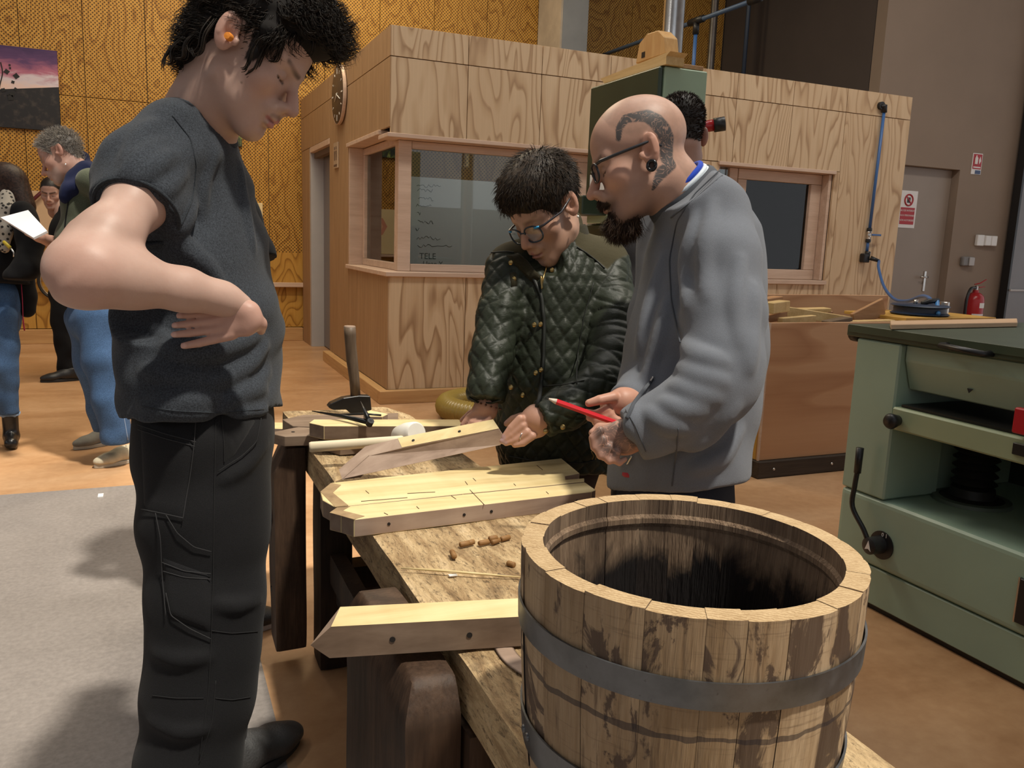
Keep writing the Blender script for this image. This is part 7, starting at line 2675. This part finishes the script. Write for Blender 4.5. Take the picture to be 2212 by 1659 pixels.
hand_sdf(s, [], [[(pd(128, 494, 4.07), .011), (pd(105, 488, 4.05), .0095), (pd(78, 489, 4.04), .008)], [(pd(126, 500, 4.06), .011), (pd(100, 496, 4.04), .0095), (pd(72, 500, 4.03), .008)], [(pd(124, 507, 4.06), .011), (pd(105, 506, 4.04), .0095), (pd(86, 510, 4.03), .008)], [(pd(130, 513, 4.06), .011), (pd(112, 518, 4.05), .009), (pd(98, 518, 4.04), .008)]], .004)
V1, F1 = s.net(1)
op.append((V1, F1, np.tile(np.array(SKO), (len(V1), 1))))
s = SDF(pd(60, 560, 4.2) - .15, pd(140, 490, 4.3) + .12, .006)
s.chain(*pts([(150, 530, 4.42, 14), (110, 522, 4.30, 13), (85, 512, 4.20, 11), (60, 502, 4.16, 8)]), k=.01)
V1, F1 = s.net(1)
op.append((V1, F1, np.tile(np.array(SKO), (len(V1), 1))))
s = SDF(pd(260, 690, 4.5) - .2, pd(150, 400, 4.2) + .2, .02)
s.chain(*pts([(188, 420, 4.35, 22), (200, 640, 4.4, 28)]), k=.03)
V1, F1 = s.net(0)
op.append((V1, F1, np.tile(np.array(SKO), (len(V1), 1))))
V, F, T = join(op)
fast_mesh('body', V, F, M_SKIN, old_, T, {'ink': np.zeros(len(V))})
M_OLIVE = m_cloth('olive_vest', (.075, .085, .055), .25, 300, .85, .3, .15, 6)
vest, VV_, VF_ = garment('vest', [pts([(200, 400, 4.35, 32), (195, 440, 4.35, 55), (190, 520, 4.36, 58), (195, 600, 4.38, 60), (200, 660, 4.38, 62)]), pts([(195, 395, 4.22, 30), (210, 395, 4.50, 30)]), pts([(222, 405, 4.22, 30), (240, 450, 4.18, 29), (238, 495, 4.16, 27), (200, 520, 4.17, 22)])], M_OLIVE, old_, .008, .04, (), [(pd(200, 655, 4.3), -UU)], wrinkle(.004, 14, 22))
SV = Surf(VV_, VF_)
SV.patch('shoulder_strap', [(203, 372), (222, 378), (212, 430), (198, 425)], m_plain('blue_strap', (.06, .11, .26), .7), vest, .006, 5, 8)
SV.seam('zip', [(150, 425), (143, 470), (138, 520)], .004, M_BLKC, vest, .002)
M_SCARF = m_cloth('navy_scarf', (.010, .014, .045), .2, 400, .9, .3, .05, 8)
garment('scarf', [pts([(176, 348, 4.38, 20), (183, 372, 4.36, 24), (170, 395, 4.28, 22), (150, 412, 4.22, 18), (143, 428, 4.21, 12)]), pts([(183, 372, 4.30, 24), (160, 405, 4.22, 16)])], M_SCARF, old_, .007, .03, (), (), wrinkle(.005, 30, 50))
jn, JV_, JF_ = garment('jeans', [pts([(200, 640, 4.38, 52), (205, 690, 4.38, 54)]), pts([(212, 690, 4.32, 46), (222, 780, 4.31, 40), (236, 860, 4.32, 34), (250, 940, 4.34, 29), (258, 972, 4.36, 27)]), pts([(190, 690, 4.46, 44), (205, 790, 4.52, 38), (222, 880, 4.58, 31), (235, 945, 4.62, 26)])], M_JEANS, old_, .008, .02, (), [(pd(258, 962, 4.3), (0, 0, -1))], wrinkle(.005, 16, 26))
Surf(JV_, JF_).seam('side_seam', [(240, 700), (246, 790), (262, 870), (276, 950)], .003, m_plain('jeans_thread', (.22, .30, .45), .9), jn, .001)
M_CANV = m_plain('beige_canvas', (.50, .44, .32), .9, 0, .1, 30)
M_CANVG = m_plain('grey_canvas', (.20, .19, .16), .9, 0, .1, 30)
M_SOLEW = m_plain('pale_sole', (.46, .42, .34), .7)
t_, h_ = pz(205, 1012), pz(300, 985)
shoe('shoe', (t_[0], t_[1], 0), (t_[0] + .24, t_[1] + .16, 0), .095, .085, M_CANV, M_SOLEW, old_, .006, M_SOLEW)
t_ = pz(160, 972)
shoe('shoe', (t_[0], t_[1], 0), (t_[0] + .24, t_[1] + .16, 0), .095, .085, M_CANVG, M_SOLEW, old_, .006, M_CANVG)
lathe('ear_stud', [(0, -.005), (.005, 0), (0, .005)], pd(141, 355, 4.20), TT, M_CHROME, old_, 8)
bag = thing('shoulder_bag', 'bright blue cloth bag hanging at the grey-haired person\'s hip', 'bag', pd(280, 745, 4.5))
s = SDF(pd(300, 750, 4.5) - .12, pd(255, 680, 4.5) + .12, .007)
s.chain(*pts([(272, 690, 4.48, 22), (283, 715, 4.48, 27), (285, 728, 4.48, 20)]), k=.02)
s.add(wrinkle(.005, 30, 40))
V1, F1 = s.net(1)
bo = fast_mesh('bag_body', V1, F1, m_cloth('bag_blue', (.035, .085, .33), .15, 300), bag)
tube('strap', bez([pd(212, 425, 4.15), pd(245, 540, 4.2), pd(262, 640, 4.35), pd(270, 690, 4.45)], 6), .012, m_plain('bag_strap', (.05, .09, .24), .8), bag, 6, flat=.3)
nb_ = thing('notepad', 'white spiral notepad held open by the grey-haired person', 'notepad', pd(60, 505, 4.06))
NP = [pd(3, 474, 4.16), pd(63, 458, 4.20), pd(104, 503, 4.02), pd(74, 518, 3.98)]
nn_ = nrm(np.cross(NP[1] - NP[0], NP[2] - NP[0]))
nn_ = nn_ if nn_[2] < 0 else -nn_
M_PAPER2 = m_plain('notepad_paper', (.66, .66, .68), .7)
prism('pages', NP, -nn_ * .012, M_PAPER2, nb_, .001)
for k in range(12):
    c = NP[1] + (NP[0] - NP[1]) * (k + .5) / 12
    tube('spiral_ring', [c + .007 * (math.cos(t) * nn_ + math.sin(t) * nrm(NP[1] - NP[2])) for t in np.linspace(0, 2 * math.pi, 9)[:-1]], .0012, M_CHROME, nb_, 4, True)

# ---- woman at the left edge
SKL = (.48, .30, .24)
lw_ = thing('person', 'dark-haired person in black coat, leopard scarf and jeans at the left edge', 'person', (-.95, 5.1, 0), GB)
LR = rot_frame(nrm(-RR * .9 + TT * .1 - UU * .3), UU - RR * .25)
LO = pd(8, 410, 4.68)
PL = dict(skin=SKL, hairc=(.03, .015, .012), neck=[((-.02, 0, -.035), .05), ((-.05, 0, -.16), .055)])
lp_ = [bg_head(lw_, LR, LO, 1.0, PL, (.016, .009, .007), (.05, .026, .018), None, 0)]
s = SDF(pd(45, 700, 4.75) - .3, pd(-60, 440, 4.6) + .3, .02)
s.chain(*pts([(-5, 460, 4.7, 25), (-10, 660, 4.7, 35)]), k=.03)
V1, F1 = s.net(0)
lp_.append((V1, F1, np.tile(np.array(SKL), (len(V1), 1))))
V, F, T = join(lp_)
fast_mesh('body', V, F, M_SKIN, lw_, T, {'ink': np.zeros(len(V))})
M_HAIRL = m_hair('dark_bob', (.014, .008, .006), (.06, .03, .02), .35)
s = SDF((-.16, -.13, -.16), (.13, .13, .17), .005)
s.ell((-.012, 0, .055), (.115, .094, .098), k=0)
s.cap((-.05, 0, .02), (-.055, 0, -.115), .088, .080, k=.03)
for sg in (-1, 1):
    s.cap((.0, sg * .07, .03), (-.005, sg * .072, -.10), .032, .026, k=.02)
s.ell((.125, 0, -.03), (.075, .075, .11), k=.008, op='sub')
s.add(lambda x, y, z: .0007 * np.sin(200 * y + 5 * np.sin(40 * x) + 6 * np.sin(14 * z)))
vh, fh = s.net(1)
fast_mesh('hair', place(vh, LR, LO), fh, M_HAIRL, lw_)
coat, CV, CF = garment('coat', [pts([(10, 450, 4.7, 34), (8, 500, 4.7, 58), (0, 580, 4.7, 62), (0, 640, 4.7, 66), (2, 680, 4.7, 66)]), pts([(50, 460, 4.6, 26), (66, 520, 4.55, 26), (58, 580, 4.5, 25), (30, 600, 4.46, 22)])], M_BLKC, lw_, .008, .03, (), [(pd(20, 612, 4.62), nrm(-UU - RR * .0))], wrinkle(.003))
garment('coat_tail', [pts([(50, 590, 4.72, 22), (56, 640, 4.74, 20), (58, 668, 4.74, 18)])], M_BLKC, lw_, .008)


def m_leopard():
    g = G('leopard_scarf', .85)
    v = g.n('TexVoronoi', {'Vector': g.objc(), 'Scale': 46}, 0)
    return g.col(g.ramp(v, [(.30, (.02, .018, .016)), (.40, (.42, .38, .32))]))


garment('scarf', [pts([(18, 425, 4.62, 16), (10, 455, 4.58, 18), (8, 500, 4.56, 15), (12, 535, 4.55, 11)])], m_leopard(), lw_, .007, .02, (), (), wrinkle(.004, 30, 40))
lj, _, _ = garment('jeans', [pts([(5, 640, 4.7, 42), (2, 690, 4.7, 40)]), pts([(8, 690, 4.62, 30), (12, 790, 4.62, 26), (16, 860, 4.66, 22), (18, 900, 4.68, 20)]), pts([(-12, 690, 4.8, 32), (-14, 800, 4.85, 28), (-14, 900, 4.9, 22)])], M_JEANS, lw_, .008, .02, (), [(pd(20, 900, 4.62), (0, 0, -1))], wrinkle(.004))
bt = pz(22, 976)
s = SDF(np.array([bt[0] - .15, bt[1] - .1, 0]), np.array([bt[0] + .15, bt[1] + .35, .32]), .006)
ank = pd(22, 905, 4.70)
s.cap(ank + (0, 0, .04), (ank[0], ank[1], .06), .042, .040, k=0)
s.cap((ank[0], ank[1], .045), (bt[0] + .0, bt[1] + .05, .035), .040, .034, k=.02)
s.plane((0, 0, .006), (0, 0, -1))
s.plane(ank + np.array((0, 0, .03)), (0, 0, 1))
V1, F1 = s.net(1)
fast_mesh('ankle_boot', V1, F1, m_plain('black_boot', (.012, .012, .013), .3), lw_)
s = SDF(np.array([-1.25, bt[1] - .05, 0]), np.array([-.75, bt[1] + .6, .32]), .008)
s.cap((-1.0, 5.35, .2), (-1.0, 5.35, .05), .042, .04, k=0)
s.cap((-1.0, 5.35, .045), (-1.02, 5.22, .035), .04, .034, k=.02)
s.plane((0, 0, .006), (0, 0, -1))
V1, F1 = s.net(1)
fast_mesh('ankle_boot', V1, F1, m_plain('black_boot', (.012, .012, .013), .3), lw_)
box('cuff_band', (ank[0] - .052, ank[1] - .052, ank[2] + .015), (ank[0] + .05, ank[1] + .05, ank[2] + .045), m_cloth('jeans_cuff', (.22, .32, .48), .15), lw_, .02)
tube('key_tag', [pd(8, 522, 4.46), pd(22, 535, 4.45)], .009, m_plain('yellow_tag', (.65, .50, .04), .5), lw_, 6)
tube('key_ring', [pd(22, 535, 4.45), pd(30, 545, 4.45), pd(30, 555, 4.45)], .005, M_CHROME, lw_, 6)
tube('red_ribbon', bez([pd(44, 590, 4.68), pd(48, 640, 4.66), pd(50, 690, 4.65), pd(53, 714, 4.65)], 5), [.006] * 10 + [.012] * 6, m_plain('red_ribbon_cloth', (.35, .01, .05), .7), lw_, 6, flat=.3)

# ---- person in black behind the older man
bk = thing('person', 'person in black trousers and safety shoes behind the grey-haired one', 'person', (-.6, 7.4, 0), GB)
SKB = (.45, .28, .22)
BR = rot_frame(nrm(RR * .2 + TT * .8 - UU * .35), UU)
BO = pd(112, 418, 6.7)
PB = dict(skin=SKB, hairc=(.02, .014, .012), neck=[((-.02, 0, -.035), .052), ((-.05, 0, -.16), .058)])
ZBB = ([-.13, -.06, -.036, -.026, .02, .04, .06, .08, .1], [-.05, -.05, -.01, .03, .035, .03, .05, .07, .075])
bp2 = [bg_head(bk, BR, BO, 1.0, PB, (.014, .010, .009), (.03, .02, .015), ZBB, .02, .005, 500)]
s = SDF(pd(80, 620, 6.7) - .15, pd(150, 530, 6.7) + .15, .01)
s.chain(*pts([(135, 560, 6.65, 13), (105, 552, 6.55, 11), (90, 553, 6.52, 9)]), k=.02)
V1, F1 = s.net(1)
bp2.append((V1, F1, np.tile(np.array(SKB), (len(V1), 1))))
s = SDF(pd(110, 640, 6.75) - .3, pd(170, 430, 6.6) + .3, .02)
s.chain(*pts([(125, 440, 6.72, 14), (150, 480, 6.75, 26), (148, 600, 6.75, 28)]), k=.03)
s.chain(*pts([(165, 475, 6.7, 12), (172, 530, 6.65, 11), (140, 562, 6.64, 10)]), k=.03)
V1, F1 = s.net(0)
bp2.append((V1, F1, np.tile(np.array(SKB), (len(V1), 1))))
V, F, T = join(bp2)
fast_mesh('body', V, F, M_SKIN, bk, T, {'ink': np.zeros(len(V))})
garment('sweater', [pts([(150, 460, 6.75, 26), (150, 500, 6.75, 38), (148, 600, 6.75, 38), (148, 640, 6.75, 38)]), pts([(165, 475, 6.7, 18), (172, 530, 6.65, 16), (140, 562, 6.62, 13)])], M_BLKC, bk, .012, .03)
garment('trousers', [pts([(148, 600, 6.75, 34), (146, 640, 6.75, 34)]), pts([(140, 640, 6.72, 30), (138, 700, 6.72, 25), (146, 760, 6.74, 22), (148, 815, 6.76, 20)]), pts([(155, 640, 6.8, 28), (156, 740, 6.9, 24), (158, 800, 7.0, 20)])], M_BLKC, bk, .010, .02, (), [(pd(146, 812, 6.7), (0, 0, -1))], wrinkle(.005))
t_ = pz(88, 826)
shoe('shoe', (t_[0], t_[1], 0), (t_[0] + .29, t_[1] + .06, 0), .10, .11, M_BOOT, M_SOLE, bk, .008, M_JAMB)
shoe('shoe', (t_[0] + .12, t_[1] + .28, 0), (t_[0] + .40, t_[1] + .34, 0), .10, .11, M_BOOT, M_SOLE, bk, .010)

# ---- person in a black T-shirt standing behind the student
bt8 = thing('person', 'person in black T-shirt standing hidden behind the curly-haired one', 'person', (.2, 2.65, 0), GB)
R8 = rot_frame(nrm(RR * .8 - TT * .3 - UU * .4), UU)
O8 = pd(452, 205, 2.72)
P8 = dict(skin=SKB, hairc=(.03, .02, .015), neck=[((-.02, 0, -.035), .05), ((-.05, 0, -.16), .058)])
p8 = [bg_head(bt8, R8, O8, .92, P8, (.014, .010, .009), (.03, .02, .015), ZBB, .015, .005, 400)]
s = SDF(pd(240, 730, 2.7) - .15, pd(330, 560, 2.7) + .15, .007)
s.chain(*pts([(345, 560, 2.72, 30), (296, 640, 2.66, 34), (284, 680, 2.65, 32), (330, 700, 2.62, 26), (400, 705, 2.6, 22)]), k=.02)
V1, F1 = s.net(1)
p8.append((V1, F1, np.tile(np.array(SKB) * 1.08, (len(V1), 1))))
s = SDF(pd(440, 720, 2.7) - .15, pd(590, 540, 2.7) + .15, .007)
s.chain(*pts([(548, 540, 2.66, 22), (552, 600, 2.64, 22), (500, 650, 2.62, 22)]), k=.02)
V1, F1 = s.net(1)
p8.append((V1, F1, np.tile(np.array(SKB) * 1.08, (len(V1), 1))))
V, F, T = join(p8)
fast_mesh('body', V, F, M_SKIN, bt8, T, {'ink': np.zeros(len(V))})
garment('tshirt', [pts([(448, 330, 2.74, 40), (446, 400, 2.74, 80), (448, 560, 2.74, 88), (448, 760, 2.74, 90)]), pts([(500, 390, 2.68, 36), (525, 470, 2.66, 38), (552, 545, 2.65, 38), (560, 575, 2.65, 38)]), pts([(390, 400, 2.78, 38), (350, 500, 2.76, 42), (335, 560, 2.74, 42)])], M_BLKC, bt8, .007, .03, [(pd(557, 562, 2.65), nrm(pd(560, 585, 2.65) - pd(530, 510, 2.66) + RR * -.02), .13), (pd(335, 560, 2.74), nrm(pd(335, 560, 2.74) - pd(355, 500, 2.76)), .13)], (), wrinkle(.003))
garment('trousers', [pts([(450, 760, 2.74, 84), (452, 850, 2.74, 86)]), pts([(480, 860, 2.66, 60), (500, 1060, 2.64, 52), (512, 1200, 2.64, 44), (516, 1285, 2.66, 38)]), pts([(425, 860, 2.86, 58), (425, 1060, 2.88, 50), (430, 1250, 2.92, 40)])], M_WORK, bt8, .010, .03, (), [(pd(515, 1285, 2.62), (0, 0, -1))], wrinkle(.003))
t_ = pz(600, 1342, .01)
shoe('shoe', (t_[0], t_[1], 0), (t_[0] - .28, t_[1] + .0, 0), .105, .10, M_BOOT, M_JAMB, bt8, .006)
shoe('shoe', (t_[0] - .10, t_[1] + .15, 0), (t_[0] - .36, t_[1] + .15, 0), .105, .10, M_BOOT, M_JAMB, bt8, .008)

# ---- dark-clothed person between the bald man and the bandsaw
bs_ = thing('person', 'dark-haired person in black seen from behind, beyond the bald one', 'person', (1.55, 2.25, 0), GB)
RB = rot_frame(nrm(RR * -.25 - TT * .95 - UU * .3), UU)
OB = pd(1468, 298, 2.62)
PBS = dict(skin=(.45, .27, .21), hairc=(.03, .02, .016), neck=[((-.02, 0, -.035), .052)] + [(tuple(w2l(pd(u, v, 2.62), RB, OB)), r) for u, v, r in ((1470, 350, .054), (1462, 400, .065))])
ZBS = ([-.13, -.06, -.036, -.026, .02, .04, .06, .08, .1], [-.055, -.05, -.01, .03, .035, .03, .05, .075, .09])
pb = [bg_head(bs_, RB, OB, 1.0, PBS, (.020, .014, .011), (.045, .030, .022), ZBS, .009, .003, 2600, (0, 0, 0), .85, 0.0)]
s = SDF(pd(1350, 800, 2.7) - .25, pd(1480, 420, 2.6) + .25, .02)
s.chain(*pts([(1450, 430, 2.6, 40), (1420, 800, 2.62, 60)]), k=.03)
V1, F1 = s.net(0)
pb.append((V1, F1, np.tile(np.array(SKB), (len(V1), 1))))
V, F, T = join(pb)
fast_mesh('body', V, F, M_SKIN, bs_, T, {'ink': np.zeros(len(V))})
M_CHAR = m_cloth('charcoal_cloth', (.020, .018, .019), .2, 500, .9, .3, .05, 5)
garment('jacket', [pts([(1455, 400, 2.64, 40), (1440, 440, 2.62, 72), (1428, 560, 2.6, 92), (1425, 720, 2.6, 95), (1425, 830, 2.6, 92)]), pts([(1385, 470, 2.52, 44), (1368, 560, 2.48, 42), (1368, 640, 2.42, 38), (1400, 690, 2.36, 32)]), pts([(1495, 450, 2.7, 46), (1510, 560, 2.72, 44), (1500, 660, 2.7, 40)])], M_CHAR, bs_, .008, .04, (), (), wrinkle(.004, 16, 24))
garment('trousers', [pts([(1425, 800, 2.6, 80), (1425, 860, 2.6, 82)]), ([pd(1395, 870, 2.56), np.array([1.42, 2.22, .45]), np.array([1.42, 2.24, .08])], [.085, .07, .06]), ([pd(1450, 870, 2.66), np.array([1.62, 2.26, .45]), np.array([1.64, 2.30, .08])], [.085, .07, .06])], M_BLKC, bs_, .010, .03, (), [((0, 0, .075), (0, 0, -1))], wrinkle(.003))
shoe('shoe', (1.50, 2.40, 0), (1.38, 2.15, 0), .10, .10, M_BOOT, M_SOLE, bs_, .009)
shoe('shoe', (1.72, 2.46, 0), (1.60, 2.21, 0), .10, .10, M_BOOT, M_SOLE, bs_, .009)
